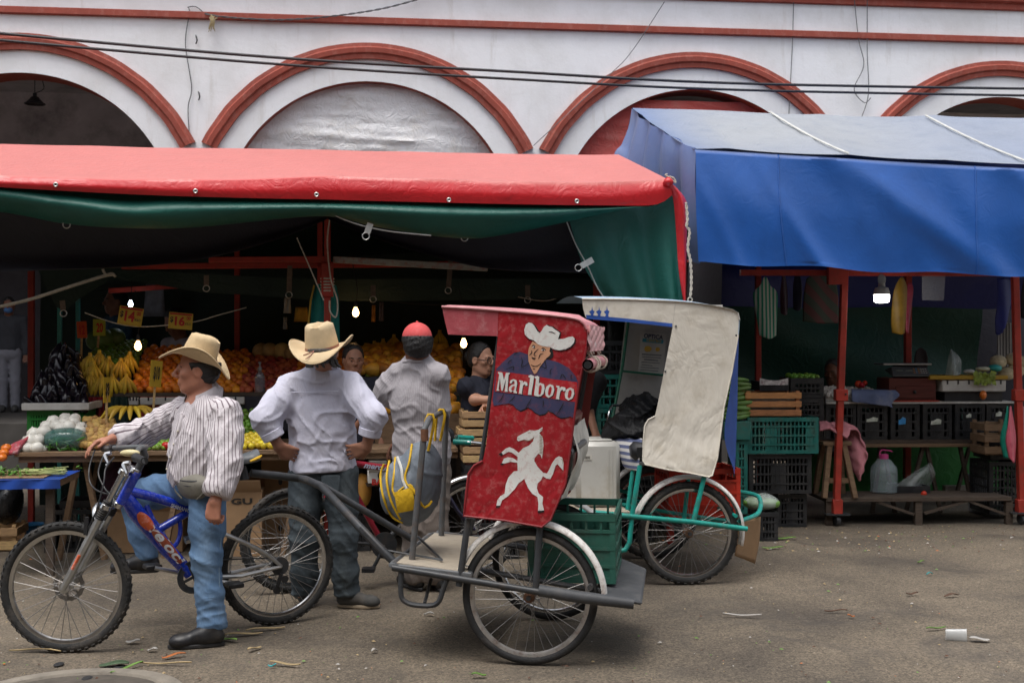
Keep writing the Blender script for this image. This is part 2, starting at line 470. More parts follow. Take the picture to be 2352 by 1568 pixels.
 # ---- the arcaded market hall
FA=Fr((0,15.0,0),6.6)
def Fz(px,py):return FA.loc(px,py)
def plaster():
 m,nt,bs,L=mk('white_lime_plaster')
 tc=_n(nt,'ShaderNodeTexCoord');co=tc.outputs['Object']
 a=_n(nt,'ShaderNodeTexNoise',Scale=1.1,Detail=9.0,Roughness=.65);L(co,a.inputs['Vector'])
 ra=_n(nt,'ShaderNodeValToRGB');L(a.outputs[0],ra.inputs[0])
 e=ra.color_ramp.elements;e[0].position=.32;e[0].color=(.70,.70,.70,1);e[1].position=.56;e[1].color=(.82,.83,.85,1)
 mp=_n(nt,'ShaderNodeMapping');mp.inputs['Scale'].default_value=(3.5,3.5,.5);L(co,mp.inputs[0])
 b=_n(nt,'ShaderNodeTexNoise',Scale=1.6,Detail=8.0,Roughness=.7);L(mp.outputs[0],b.inputs['Vector'])
 r=_n(nt,'ShaderNodeMapRange');r.inputs[1].default_value=.56;r.inputs[2].default_value=.78;r.inputs[4].default_value=.5;L(b.outputs[0],r.inputs[0])
 mx=_n(nt,'ShaderNodeMix',data_type='RGBA');L(r.outputs[0],mx.inputs[0]);L(ra.outputs[0],mx.inputs[6]);mx.inputs[7].default_value=(.42,.37,.30,1)
 L(mx.outputs[2],bs.inputs['Base Color']);bs.inputs['Roughness'].default_value=.85
 n3=_n(nt,'ShaderNodeTexNoise',Scale=9,Detail=8.0,Roughness=.7);L(co,n3 .inputs['Vector'])
 bp=_n(nt,'ShaderNodeBump',Strength=.5,Distance=.012);L(n3 .outputs[0],bp.inputs['Height']);L(bp.outputs[0],bs.inputs['Normal'])
 return m
PLASTER=plaster()
OXIDE=mat('oxide_red_wall_paint',(.30,.062,.040),.7,.16,3,bump=.3,bscale=14,dirt=(.46,.20,.16),dscale=13,damt=.45,stretch=(1,1,.6))
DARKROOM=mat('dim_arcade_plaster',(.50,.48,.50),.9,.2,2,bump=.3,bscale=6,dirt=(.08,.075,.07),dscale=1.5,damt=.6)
a2=Fz(850,187);a3=Fz(1600,205)
AX=[2*a2 .x-a3 .x,a2 .x,a3 .x,2*a3 .x-a2 .x,3*a3 .x-2*a2 .x,3*a2 .x-2*a3 .x]
AX.sort()
RI=1.80;ZC=a2 .z-RI;RM0,RM1=2.07,2.265
SPR=ZC-.1
hall=thing('market_hall','white arcaded market hall with red-brown arch mouldings behind the stalls','building',FA.p(0,0,0),FA.yaw)
x0,x1,ztop=AX[0]-3.5,AX[-1]+3.5,6.6
def arch_low(x):
 for a in AX:
  dx=abs(x-a)
  if dx<RI:return max(SPR,ZC+math.sqrt(RI*RI-dx*dx)),True
 return 0.0,False
m_=MB()
cols=[]
xx=x0
step=.05
brk=sorted([x0,x1]+[a+s*RI for a in AX for s in (-1,1)]+[x0+step*k for k in range(int((x1-x0)/step)+1)])
xs=[]
for x in brk:
 if not xs or x-xs[-1]>1e-3:xs.append(x)
for i in range(len(xs)-1):
 xm=(xs[i]+xs[i+1])/2
 low,op=arch_low(xm)
 def lo(x):
  if not op:return 0.0
  a=min(AX,key=lambda t:abs(t-xm));q=RI*RI-(x-a)**2
  return ZC+math.sqrt(max(0,q))if q>0 else SPR
 l0,l1=(lo(xs[i]),lo(xs[i+1]))if op else (0,0)
 m_.add([FA.p(xs[i],0,l0),FA.p(xs[i+1],0,l1),FA.p(xs[i+1],0,ztop),FA.p(xs[i],0,ztop)],[(0,1,2,3)])
m_.add([FA.p(x0,0,ztop),FA.p(x1,0,ztop),FA.p(x1,.6,ztop),FA.p(x0,.6,ztop)],[(0,1,2,3)])
m_.build('wall',PLASTER,hall,smooth=20)
for a in AX:
# soffit of the arch (painted oxide red), 0.42 m deep, and the pier sides
 m_=MB();n=40
 ang=[math.pi*k/n for k in range(n+1)]
 prof=[(a+RI,0.0)]+[(a+RI*math.cos(t),ZC+RI*math.sin(t))for t in ang]+[(a-RI,0.0)]
 m_.grid([[FA.p(x,y,z)for x,z in prof]for y in (0.004,.42)])
 m_.build('arch_soffit',OXIDE,hall,smooth=60)
 # stepped moulding round the arch
 m_=MB()
 pr=[(RM0,0.002),(RM0,.045),(RM0+.055,.05),(RM0+.075,.075),(RM0+.13,.08),(RM0+.15,.055),(RM1,.05),(RM1,.002)]
 t0=.46
 aa=[t0+(math.pi-2*t0)*k/48 for k in range(49)]
 m_.grid([[FA.p(a+r*math.cos(t)+.004*math.sin(t*31+a),-y,ZC+r*math.sin(t))for t in aa]for r,y in pr])
 m_.build('arch_moulding',OXIDE,hall,smooth=30)
 # string course and cornice
zs=Fz(1176,60).z;zc_=Fz(2352,26).z
m_=MB();sag=wob(5,5,.3,1.2)
for zb,zt,d,nm in ((zs-.045,zs+.035,.06,'string_course'),):
 rows=[]
 for y,z in ((0.002,zb),(d,zb+.01),(d,zt),(.03,zt+.012),(0.002,zt+.012)):
  rows.append([FA.p(x0+(x1-x0)*k/80,-y,z+.006*sag(Vector((x0+(x1-x0)*k/80,0,0))))for k in range(81)])
 m_.grid(rows);m_.build(nm,OXIDE,hall,smooth=25)
m_=MB()
rows=[]
for y,z in ((.002,zc_-.01),(.05,zc_),(.05,zc_+.07),(.11,zc_+.09),(.11,zc_+.17),(.18,zc_+.2),(.18,zc_+.32),(.002,zc_+.36)):
 rows.append([FA.p(x0+(x1-x0)*k/80,-y,z+.006*sag(Vector((x0+(x1-x0)*k/80,1,0))))for k in range(81)])
m_.grid(rows);m_.build('cornice',OXIDE,hall,smooth=25)
# the dim arcade behind the arches: back wall, ceiling, floor, end walls
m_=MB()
m_.box(FA,x0,x1,4.2,4.35,2.9,5.6);m_.build('arcade_back_wall',DARKROOM,hall);m_=MB();m_.box(FA,x0,x1,4.18,4.35,0,2.899);m_.build('arcade_shaded_lower_wall',mat('painted_shade_lower_wall',(.055,.05,.055),.8,.3,3),hall)  # lower wall coloured darker to paint in the hall's deep shade
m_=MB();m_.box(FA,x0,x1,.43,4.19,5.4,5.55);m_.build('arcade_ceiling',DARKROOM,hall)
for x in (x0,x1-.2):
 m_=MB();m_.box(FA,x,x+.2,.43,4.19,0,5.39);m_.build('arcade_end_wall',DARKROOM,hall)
m_=MB();m_.bar(FA.p(AX[0]-2,3.9,4.28),FA.p(AX[2],3.9,4.22),.06,.06);m_.build('arcade_pipe',DARKROOM,hall)
# hanging lamp in the left arch
lp=FA.at(80,232,1.6)
lam=thing('pendant_lamp','dark metal pendant lamp hanging inside the leftmost arch','lamp',lp)
m_=MB();m_.lathe([(.105,-.02),(.135,-.035),(.135,-.045),(.07,.02),(.05,.05),(.025,.06),(.025,.10),(.005,.11)],lp,n=20);m_.build('shade',PLAST_BK,lam)
m_=MB();m_.tube([lp+Vector((0,0,.1)),lp+Vector((0,0,1.2))],.006,5);m_.tube(catmull([lp+Vector((0,0,.1)),lp+Vector((.12,0,.16)),lp+Vector((.1,0,.3)),lp+Vector((.13,0,.6))],14),.006,5);m_.build('chain',PLAST_BK,lam)
# tarps hung in the arches
SILV=tarp('silver_tarp',(.70,.70,.71),.62,crease=1.0,dirt=(.50,.45,.36),damt=.55)
REDOLD=tarp('faded_red_tarp',(.58,.09,.07),.5,crease=.9,dirt=(.5,.28,.22),damt=.5)
TAN=tarp('tan_canvas',(.38,.33,.27),.8,crease=.5,dirt=(.2,.16,.12))
def arch_tarp(a,y,top,mtl,name,label,seed,sagk):
 ff=wob(seed,9,2,11)
 rows=[]
 nu,nv=80,70
 for i in range(nv):
  v=i/(nv-1);z=top+(2.6-top)*v
  row=[]
  for k in range(nu):
   u=k/(nu-1)*2-1
   x=a+u*1.95
   zz=z-sagk*(1-u*u)*(1-v)*.5
   p=FA.p(x,y,zz)
   dd=.035*ff(Vector((x*.35,0,zz*2.6)))+.03*abs(ff(Vector((x*.5+4,1,zz*5))))+.03*abs(ff(Vector((x*1.2,2,zz*9))))
   row.append(p-FA.y*(dd+.12*(1-u*u)))
  rows.append(row)
 m_=MB();m_.grid(rows)
 o=m_.build(name,mtl,smooth=70);tag(o,label,'tarp');return o
arch_tarp(AX[2],.26,ZC+RI+.15,SILV,'silver_tarp','crinkled silver tarp closing the arch above the red awning',4,.05)
arch_tarp(AX[3],.3,ZC+RI-.06,REDOLD,'red_tarp','faded red tarp hung in the arch behind the blue awning',8,.12)
arch_tarp(AX[4],.62,ZC+RI-.05,TAN,'canvas_curtain','tan canvas curtain in the rightmost arch',12,.15)
# power cables and loose wires
CABLE=mat('black_cable',(.02,.021,.025),.6,.2,10)
def span(pts,r,name,label,cat='cable',mtl=CABLE,n=40,group=None):
 m_=MB();m_.tube(catmull(pts,n),r,6)
 o=m_.build(name,mtl);tag(o,label,cat,group);return o
span([P(-120,66,10.5),P(600,130,11),P(1176,165,11.5),P(1700,192,12),P(2480,206,12.6)],.014,'power_cable','upper of two thick black power cables crossing the facade')
span([P(-120,82,10.5),P(600,145,11),P(1176,182,11.5),P(1700,207,12),P(2480,222,12.6)],.013,'power_cable','lower of two thick black power cables crossing the facade')
GREYW=mat('grey_wire',(.11,.115,.12),.6,.2,10)
w1=[FA.at(x,y,-.03)for x,y in ((437,335),(432,250),(440,200),(426,100),(436,25),(430,18),(450,16),(470,32))]
span(w1,.006,'loose_wire','thin grey wire hanging down the white wall left of the silver-tarp arch','wire',GREYW,60)
w2=[FA.at(x,y,-.08)for x,y in ((470,32),(520,40),(640,46),(760,38),(880,20),(985,-8))]
m_=MB();cc=catmull(w2,90)
for s in (0,1):m_.tube([p+Vector((0,-.006*math.cos(i*.9+s*3.14),.007*math.sin(i*.9+s*3.14)))for i,p in enumerate(cc)],.006,5)
tag(m_.build('twisted_wire',GREYW),'twisted pair wire looping along the red band to the top edge','wire')
m_=MB()
for k in range(7):
 a=FA.at(490,38,-.1);m_.tube(catmull([a+Vector((rnd.uniform(-.05,.05),0,rnd.uniform(-.02,.04))),a+Vector((rnd.uniform(-.05,.02),-.02,-.06)),a+Vector((rnd.uniform(-.06,.04),-.01,rnd.uniform(-.2,-.1)))],6),[.008,.011,.012,.01,.007,.003],5)
tag(m_.build('dry_palm_knot',mat('dry_palm',(.30,.24,.13),.8,.3,30)),'knot of dry palm leaf tied to the wire on the wall','palm leaf')
span([FA.at(1526,5,-.1),FA.at(1450,120,-.1),FA.at(1392,180,-.12),FA.at(1225,335,-.2)],.0055,'stay_wire','thin diagonal stay wire from the top edge down to the red awning','wire',GREYW,30)
span([FA.at(1823,-5,-.04),FA.at(1820,100,-.04),FA.at(1812,262,-.04)],.0055,'hanging_wire','thin straight wire hanging over the right flank of the middle arch','wire',GREYW,30)
span([FA.at(1962,-5,-.05),FA.at(1972,90,-.05),FA.at(1984,150,-.05),FA.at(1962,205,-.05),FA.at(1985,236,-.05),FA.at(2000,225,-.05)],.0055,'hanging_wire','curled grey wire on the white wall above the blue awning','wire',GREYW,60)
span([FA.at(1992,-5,-.05),FA.at(1992,120,-.05),FA.at(1994,220,-.05),FA.at(1970,290,-.05)],.0055,'hanging_wire','bent grey wire just right of the curled one above the blue awning','wire',GREYW,40)
# small iron hooks left in the plaster
for px,py,t in ((458,215,'bent iron hook in the wall between the first two arches'),(452,86,'rusty nail stub above the bent hook on the wall')):
 a=FA.at(px,py,0);m_=MB();m_.tube(catmull([a,a+Vector((0,-.05,.01)),a+Vector((.02,-.06,-.05)),a+Vector((0,-.04,-.09))],8),.008,6)
 tag(m_.build('wall_hook',STEEL_DK),t,'hook')
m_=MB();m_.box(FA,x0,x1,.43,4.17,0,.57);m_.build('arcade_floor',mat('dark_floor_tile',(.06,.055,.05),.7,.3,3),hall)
# ================================================================ STALL FRAMES AND AWNINGS
S1=Fr((P(600,784,8.7).x,8.7,0),6.6)
REDT=tarp('red_awning_sheet',(.55,.016,.022),.36,fade=(.57,.165,.145),crease=.45)  # pink roof tone paints in the sky's sheen along with dust
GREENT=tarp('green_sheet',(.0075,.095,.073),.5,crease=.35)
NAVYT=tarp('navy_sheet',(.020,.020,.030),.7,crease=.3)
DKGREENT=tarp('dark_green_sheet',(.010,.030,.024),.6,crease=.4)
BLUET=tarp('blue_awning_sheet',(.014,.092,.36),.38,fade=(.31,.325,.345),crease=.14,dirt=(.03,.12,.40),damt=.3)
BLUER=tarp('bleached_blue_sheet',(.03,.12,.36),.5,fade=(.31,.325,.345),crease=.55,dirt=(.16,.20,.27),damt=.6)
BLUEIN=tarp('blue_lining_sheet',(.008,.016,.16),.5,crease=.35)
# ---- red awning: roof slope, front fold, valance
wa,wb2,wc=wob(21,9,1.5,6),wob(22,9,6,16),wob(23,6,.6,2)
def red_disp(p,u,v):
 a=.012*wa(p)+.006*wb2(Vector((p.x,p.y*.3,p.z*.3)))
 return Vector((0,-a*.7,a))
ridge=[S1 .at(x,y,1.0)for x,y in ((-800,307),(-90,329),(300,338),(740,345),(1100,351),(1420,356))]
mid=[S1 .at(x,y,.35)for x,y in ((-800,342),(-90,364),(300,373),(740,372),(1100,383),(1478,384))]
fold=[S1 .at(x,y,-.25)for x,y in ((-800,376),(-90,398),(0,404),(322,410),(573,409),(734,403),(842,408),(1176,417),(1400,420),(1533,412))]
fold2=[S1 .at(x,y,-.265)for x,y in ((-800,380),(-90,402),(0,408),(322,416),(573,414),(734,408),(842,413),(1176,424),(1400,427),(1536,419))]
vmid=[S1 .at(x,y,-.285)for x,y in ((-800,390),(-90,412),(0,419),(322,432),(573,437),(734,433),(842,436),(1176,446),(1400,450),(1541,432))]
vbot=[S1 .at(x,y,-.27)for x,y in ((-800,398),(-90,420),(0,430),(322,447),(573,455),(734,458),(842,461),(1176,469),(1400,472),(1505,470),(1545,447))]
nu=150
def rs(r):return catmull(r,nu)
rows=sheet([ridge,mid,fold],nu,14,red_disp)+sheet([fold2,vmid,vbot],nu,10,lambda p,u,v:Vector((0,-.012*wa(p*1.5)*v,0)))
back=[[p+S1 .y*.9-Vector((0,0,.35))for p in rs(ridge)]]
m_=MB();m_.grid(back+rows)
awn=thing('red_awning','red tarpaulin awning with eyeletted valance over the fruit stall','awning',S1 .p(0,0,0),S1 .yaw)
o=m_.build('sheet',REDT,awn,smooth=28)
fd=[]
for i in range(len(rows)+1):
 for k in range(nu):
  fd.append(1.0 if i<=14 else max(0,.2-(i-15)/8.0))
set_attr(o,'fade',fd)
o.data.attributes['fade']
# side hip of the awning, the knot and the strip hanging at its right corner
m_=MB()
hip=[[S1 .at(1420,356,1.0),S1 .at(1478,384,.35),S1 .at(1533,412,-.25)],[S1 .at(1428,372,1.0),S1 .at(1492,410,.45),S1 .at(1552,440,-.1)],[S1 .at(1440,420,1.0),S1 .at(1500,440,.5),S1 .at(1566,470,.1)]]
m_.grid(sheet(hip,12,8))
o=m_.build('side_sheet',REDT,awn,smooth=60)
m_=MB();m_.ball(S1 .at(1535,418,-.29),(.04,.035,.035),10,7,.12,rnd)
m_.grid(sheet([[S1 .at(1530,424,-.28),S1 .at(1545,424,-.3),S1 .at(1562,440,-.2)],[S1 .at(1545,455,-.24),S1 .at(1566,462,-.27),S1 .at(1578,466,-.15)],[S1 .at(1553,540,-.2),S1 .at(1571,545,-.24),S1 .at(1578,520,-.12)],[S1 .at(1560,620,-.2),S1 .at(1574,625,-.23),S1 .at(1577,580,-.12)],[S1 .at(1571,690,-.2),S1 .at(1575,692,-.22),S1 .at(1577,690,-.16)]],9,24,lambda p,u,v:Vector((.012*wa(p*2),-.01*wb2(p),0))))
m_.build('corner_strip',REDT,awn,smooth=60)
RING=metalmat('eyelet_metal',(.55,.53,.5),.35)
for px,py in ((128,424),(449,439),(727,447),(1031,459),(1325,462)):
 a=S1 .at(px,py,-.297);m_=MB();m_.torus(a,.0125,.005,S1 .x,Vector((0,0,1)),14,6);m_.build('eyelet',RING,awn)
 m_=MB();m_.lathe([(.011,-.002),(.011,.002)],a,S1 .y,10);m_.build('eyelet_hole',PLAST_BK,awn)
 # ropes at the corner
m_=MB();m_.tube(catmull([S1 .at(x,y,-.3)for x,y in ((1533,400),(1528,402),(1540,410),(1552,420),(1548,410),(1537,405))],24),.006,6)
tag(m_.build('corner_rope',ROPE),'short rope knotted round the right corner of the red awning','rope')
m_=MB();cc=catmull([S1 .at(x,y,-.3)for x,y in ((1576,465),(1579,505),(1577,520),(1584,532),(1580,570),(1586,600),(1588,650),(1586,680))],70)
for s in range(2):m_.tube([p+Vector((.006*math.cos(i*.8+s*3.1416),0,.004*math.sin(i*.8+s*3.1416)))for i,p in enumerate(cc)],.006,5)
m_.torus(S1 .at(1585,688,-.3),.016,.005,S1 .x,Vector((0,0,1)),12,5)
tag(m_.build('hanging_rope',ROPE),'white twisted rope hanging from the awning corner against the blue sheet','rope')
# ---- green sheet rolled under the red valance: a long swag
def swag(px_rows,yls,nu,nv,fold_amp,seed):
 f1,f2=wob(seed,7,1,4),wob(seed+1,7,3,9)
 rows=[[S1 .at(x,y,yl)for x,y in r]for r,yl in zip(px_rows,yls)]
 return sheet(rows,nu,nv,lambda p,u,v:(-S1 .y)*fold_amp*(f1(Vector((p.x*.5,0,p.z*5)))+.5*f2(Vector((p.x*.6,2,p.z*9))))*math.sin(math.pi*min(1,v*1.1)))
 # pocket of red lining seen at left between valance and green
m_=MB()
grn=thing('green_sheet','dark green tarpaulin slung below the red valance with strap rings','tarp',S1 .p(0,0,0),S1 .yaw)
m_.grid(swag([[(-800,378),(-90,400),(297,440),(500,430),(734,440),(1100,455),(1500,462)],[(-800,398),(-90,420),(150,443),(297,461),(430,450),(734,458),(1100,468),(1500,472)],[(-800,418),(-90,440),(150,466),(297,486),(450,482),(734,476),(1100,492),(1470,476)],[(-800,440),(-90,462),(150,496),(297,512),(450,512),(734,494),(860,506),(1010,530),(1150,522),(1440,480)],[(-800,456),(-90,478),(150,513),(297,524),(450,522),(735,497),(860,520),(1030,545),(1150,540),(1420,484)],[(-800,474),(-90,480),(150,512),(297,520),(450,518),(735,496),(860,516),(1030,541),(1150,536),(1420,483)]],(-.12,-.2,-.27,-.2,-.1,0),130,30,.035,31))
m_.build('sheet',GREENT,grn,smooth=70)
STRAP=mat('pale_strap',(.50,.50,.47),.7,.15,30,bump=.3,bscale=120)
def strap(pa,pb,mtl,par,wid=.03,ring=True,yl=-.1):
 a,b=S1 .at(*pa,yl),S1 .at(*pb,yl);m_=MB();m_.bar(a,b,wid,.006,up=S1 .y)
 o=m_.build('strap',mtl,par)
 if ring:
  d=(b-a).normalized();m_=MB();m_.torus(b+d*.025,.025,.004,d,S1 .y.cross(d).normalized(),18,6);m_.build('ring',RING,par)
strap((851,513),(843,535),STRAP,grn,.045,yl=-.2);strap((1362,596),(1335,611),STRAP,grn,.045,yl=-.05)
m_=MB();m_.tube(catmull([S1 .at(x,y,-.19)for x,y in ((768,494),(800,508),(843,521),(900,532),(990,541))],30),.005,5);m_.build('hem_cord',STRAP,grn)
m_=MB();m_.torus(S1 .at(1067,546,-.1),.025,.004,S1 .x,Vector((0,0,1)),16,6);m_.build('ring',RING,grn);m_=MB();m_.torus(S1 .at(153,516,-.1),.025,.004,S1 .x,Vector((0,0,1)),16,6);m_.build('ring',RING,grn)
# side curtain at right
m_=MB()
cf=wob(41,6,2,5)
m_.grid(sheet([[S1 .at(x,y,yl)for x,y,yl in r]for r in (((1300,480,.1),(1400,470,0),(1480,462,-.1),(1545,445,-.22)),((1310,516,.1),(1400,520,.02),(1490,520,-.06),(1556,520,-.2)),((1335,600,.12),(1420,605,.05),(1500,605,-.05),(1564,600,-.2)),((1378,668,.12),(1440,690,.05),(1510,690,-.05),(1570,690,-.2)),((1430,720,.12),(1470,760,.05),(1520,770,-.05),(1574,770,-.2)),((1470,800,.12),(1490,830,.05),(1530,850,-.05),(1576,850,-.2)))],40,40,lambda p,u,v:S1 .y*(.05*math.sin(u*21+.6*cf(p))*v**.7*(.3+u)+.02*cf(p*2))))
m_.build('side_curtain',GREENT,grn,smooth=70)
m_=MB();m_.tube(catmull([S1 .at(x,y,yl)for x,y,yl in ((1302,510,.08),(1322,560,.07),(1350,612,.06),(1372,660,.05),(1392,690,.05))],20),.005,5);m_.build('hem_cord',STRAP,grn)
# ---- navy inner sheet: two swags tied at the post
navy=thing('navy_sheet','navy black inner tarpaulin hanging in two swags under the stall roof','tarp',S1 .p(0,0,0),S1 .yaw)
nf=wob(51,8,1.5,6)
nd=lambda p,u,v:S1 .y*(.05*nf(Vector((p.x,0,p.z*3)))*math.sin(3.14*v))
m_=MB()
m_.grid(sheet([[S1 .at(x,y,yl)for x,y in r]for r,yl in ((((-800,433),(-90,455),(300,475),(735,480)),.35),(((-800,524),(-90,530),(300,530),(600,505),(742,492)),.45),(((-800,579),(-90,585),(200,588),(430,575),(620,535),(752,497)),.5),(((-800,619),(-90,625),(100,620),(300,612),(480,592),(640,548),(752,503)),.42),(((-800,612),(-90,618),(100,614),(300,605),(480,586),(640,544),(752,502)),.55))],60,24,nd))
m_.grid(sheet([[S1 .at(x,y,yl)for x,y in r]for r,yl in ((((745,480),(1000,500),(1330,475)),.35),(((750,490),(900,525),(1100,545),(1330,510)),.45),(((752,497),(900,550),(1100,590),(1345,570)),.5),(((752,503),(850,543),(1000,590),(1140,618),(1350,625)),.42),(((752,502),(850,540),(1000,585),(1140,612),(1350,620)),.55))],50,24,nd))
m_.build('sheet',NAVYT,navy,smooth=70)
# roof lining, back and end sheets: they shut the daylight out of the stall
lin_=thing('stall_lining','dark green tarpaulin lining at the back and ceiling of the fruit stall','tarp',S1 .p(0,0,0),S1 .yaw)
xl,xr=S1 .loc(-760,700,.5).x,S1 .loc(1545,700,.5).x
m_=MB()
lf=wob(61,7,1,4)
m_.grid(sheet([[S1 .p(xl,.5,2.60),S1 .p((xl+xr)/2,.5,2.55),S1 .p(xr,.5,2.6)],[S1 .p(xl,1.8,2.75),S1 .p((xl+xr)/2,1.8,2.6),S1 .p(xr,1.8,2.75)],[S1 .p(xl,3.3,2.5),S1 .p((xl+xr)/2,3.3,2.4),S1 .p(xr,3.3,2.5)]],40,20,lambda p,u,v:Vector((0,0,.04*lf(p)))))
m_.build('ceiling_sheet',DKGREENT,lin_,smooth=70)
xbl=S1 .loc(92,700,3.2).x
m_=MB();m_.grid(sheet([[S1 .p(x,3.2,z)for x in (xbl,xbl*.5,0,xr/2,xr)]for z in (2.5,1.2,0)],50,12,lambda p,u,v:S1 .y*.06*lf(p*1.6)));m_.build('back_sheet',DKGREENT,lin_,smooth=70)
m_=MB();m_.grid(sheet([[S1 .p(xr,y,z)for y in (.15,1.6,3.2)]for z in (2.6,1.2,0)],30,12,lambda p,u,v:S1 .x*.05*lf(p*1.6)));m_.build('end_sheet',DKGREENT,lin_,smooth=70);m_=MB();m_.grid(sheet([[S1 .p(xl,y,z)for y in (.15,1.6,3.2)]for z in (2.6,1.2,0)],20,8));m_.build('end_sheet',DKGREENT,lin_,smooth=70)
# sagging flap with straps in mid stall
m_=MB()
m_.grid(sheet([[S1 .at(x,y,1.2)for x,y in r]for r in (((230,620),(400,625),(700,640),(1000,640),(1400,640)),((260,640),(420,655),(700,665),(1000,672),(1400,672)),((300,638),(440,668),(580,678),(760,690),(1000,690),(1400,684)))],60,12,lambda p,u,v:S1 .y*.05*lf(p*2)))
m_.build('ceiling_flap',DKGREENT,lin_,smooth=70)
OLDSTRAP=mat('brown_strap',(.16,.12,.09),.8,.2,30)
for a,b in (((474,632),(474,655)),((666,610),(664,670)),((857,655),(857,680)),((1036,585),(1030,660)),((1212,655),(1212,682)),((143,690),(145,712))):
 strap(a,b,OLDSTRAP,lin_,.04,yl=.9)
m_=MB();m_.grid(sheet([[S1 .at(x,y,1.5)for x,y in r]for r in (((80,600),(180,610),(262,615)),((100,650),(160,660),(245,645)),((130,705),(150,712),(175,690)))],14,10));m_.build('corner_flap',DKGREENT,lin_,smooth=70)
# ---- red steel frame of the fruit stall
fs=thing('fruit_stall','red steel tube frame of the fruit stall under the red awning','stall frame',S1 .p(0,0,0),S1 .yaw)
def post(x,yl,z0,z1,w=.05,nm='post',par=fs,fr=S1,mtl=REDSTEEL):
 m_=MB();m_.box(fr,x-w/2,x+w/2,yl-w/2,yl+w/2,z0,z1);return m_.build(nm,mtl,par,bevel=.004)
xp=S1 .loc(752,800,.55).x
post(xp,.55,0,2.62)
m_=MB();a=S1 .loc(752,640,.55);m_.box(S1,a.x-.045,a.x+.045,.505,.595,a.z-.14,a.z+.12);m_.build('bracket',REDSTEEL,fs,bevel=.004)
post(S1 .loc(735,700,1.0).x,1.0,0,2.55,.045)
for px,yl in ((72,1.9),(545,2.4),(1370,1.0),(1540,.3)):
 post(S1 .loc(px,700,yl).x,yl,0,2.5)
TEALPOLE=mat('teal_painted_pole',(.05,.27,.25),.5,.2,12,dirt=(.08,.06,.05),dscale=9)
for px,yl in ((137,1.7),(179,2.1)):
 post(S1 .loc(px,700,yl).x,yl,0,2.1,.035,mtl=TEALPOLE)
for pa,pb,yl in (((480,597),(748,595),.6),((280,612),(1100,606),1.0),((250,668),(420,656),2.2)):
 m_=MB();m_.bar(S1 .at(*pa,yl),S1 .at(*pb,yl),.045,.045);m_.build('beam',REDSTEEL,fs,bevel=.004)
BARE=mat('peeling_beam_paint',(.34,.34,.30),.6,.2,14,dirt=(.36,.05,.03),dscale=20,damt=.95)
m_=MB();m_.bar(S1 .at(765,596,.62),S1 .at(1120,616,.62),.045,.05);m_.build('beam',BARE,fs,bevel=.004)
# ropes and wire lashed about the post
m_=MB()
for i in range(5):m_.torus(S1 .at(752,640+i*7,.55),.05,.006,S1 .x,S1 .y,16,5)
m_.tube(catmull([S1 .at(x,y,.48)for x,y in ((757,505),(752,560),(760,640),(775,690),(772,728),(758,715),(757,690))],40),.006,5)
tag(m_.build('lashing_rope',ROPE),'grey rope lashed round the red post above the straw hat','rope')
m_=MB();m_.tube([S1 .at(682,546,.4),S1 .at(712,615,.4),S1 .at(744,690,.4)],.005,5);tag(m_.build('guy_cord',ROPE),'thin pale cord slanting down to the red post','cord')
m_=MB();m_.tube(catmull([S1 .at(x,y,.4)for x,y in ((-40,712),(60,690),(170,655),(245,632),(262,630))],20),.013,6)
m_.tube(catmull([S1 .at(x,y,.4)for x,y in ((236,618),(243,630),(258,628),(265,636))],12),.01,6)
tag(m_.build('webbing_strap',mat('tan_webbing',(.30,.26,.20),.85,.2,30)),'taut tan webbing strap slanting across the upper left of the stall','strap')
span([S1 .at(x,y,.9)for x,y in ((195,718),(265,742),(330,750),(440,740),(500,724),(566,706))],.004,'price_line','cord strung across the stall carrying the two hanging price cards','cord',ROPE)
span([S1 .at(x,y,1.3)for x,y in ((766,640),(840,680),(1000,700),(1180,690),(1345,620))],.005,'lamp_flex','sagging electric flex under the dark stall ceiling','wire',CABLE)
span([S1 .at(x,y,1.2)for x,y in ((1190,682),(1260,690),(1330,660),(1360,640))],.005,'lamp_flex','short looped flex beside the white canopy under the ceiling','wire',ROPE)
# ================================================================ BLUE STALL
S2=Fr((P(2130,784,10.3).x,10.3,0),3.0)
blu=thing('blue_awning','faded blue tarpaulin awning with deep front valance and white seams','awning',S2 .p(0,0,0),S2 .yaw)
bf,bf2=wob(71,8,1,4),wob(72,8,3,9)
B_R,B_F=.95,-.75
rdg=[S2 .at(x,y,B_R)for x,y in ((1452,250),(1600,254),(1900,265),(2150,270),(2480,274))]
rm=[S2 .at(x,y,.1)for x,y in ((1510,293),(1640,292),(1920,306),(2150,316),(2480,322))]
edge=[S2 .at(x,y,B_F)for x,y in ((1593,340),(1700,345),(1900,357),(2150,372),(2480,389))]
def bd(p,u,v):
# sagging cloth between the hoops, long diagonal drag folds
 return Vector((0,0,-.06*math.sin(math.pi*v)*abs(math.sin(u*9.2))+.03*bf(p)+.02*(1-min(1,abs(bf2(Vector((p.x*.7-p.y*.8,p.y*.2,0))))*1.6))**2))
top=sheet([rdg,rm,edge],90,22,bd)
e2=[S2 .at(x,y,B_F-.012)for x,y in ((1595,344),(1700,350),(1900,362),(2150,377),(2480,394))]
vm=[S2 .at(x,y,B_F-.05)for x,y in ((1595,470),(1700,480),(1900,490),(2150,500),(2480,510))]
vb=[S2 .at(x,y,B_F+.0)for x,y in ((1598,606),(1640,606),(1800,614),(1900,618),(2100,627),(2250,632),(2480,636))]
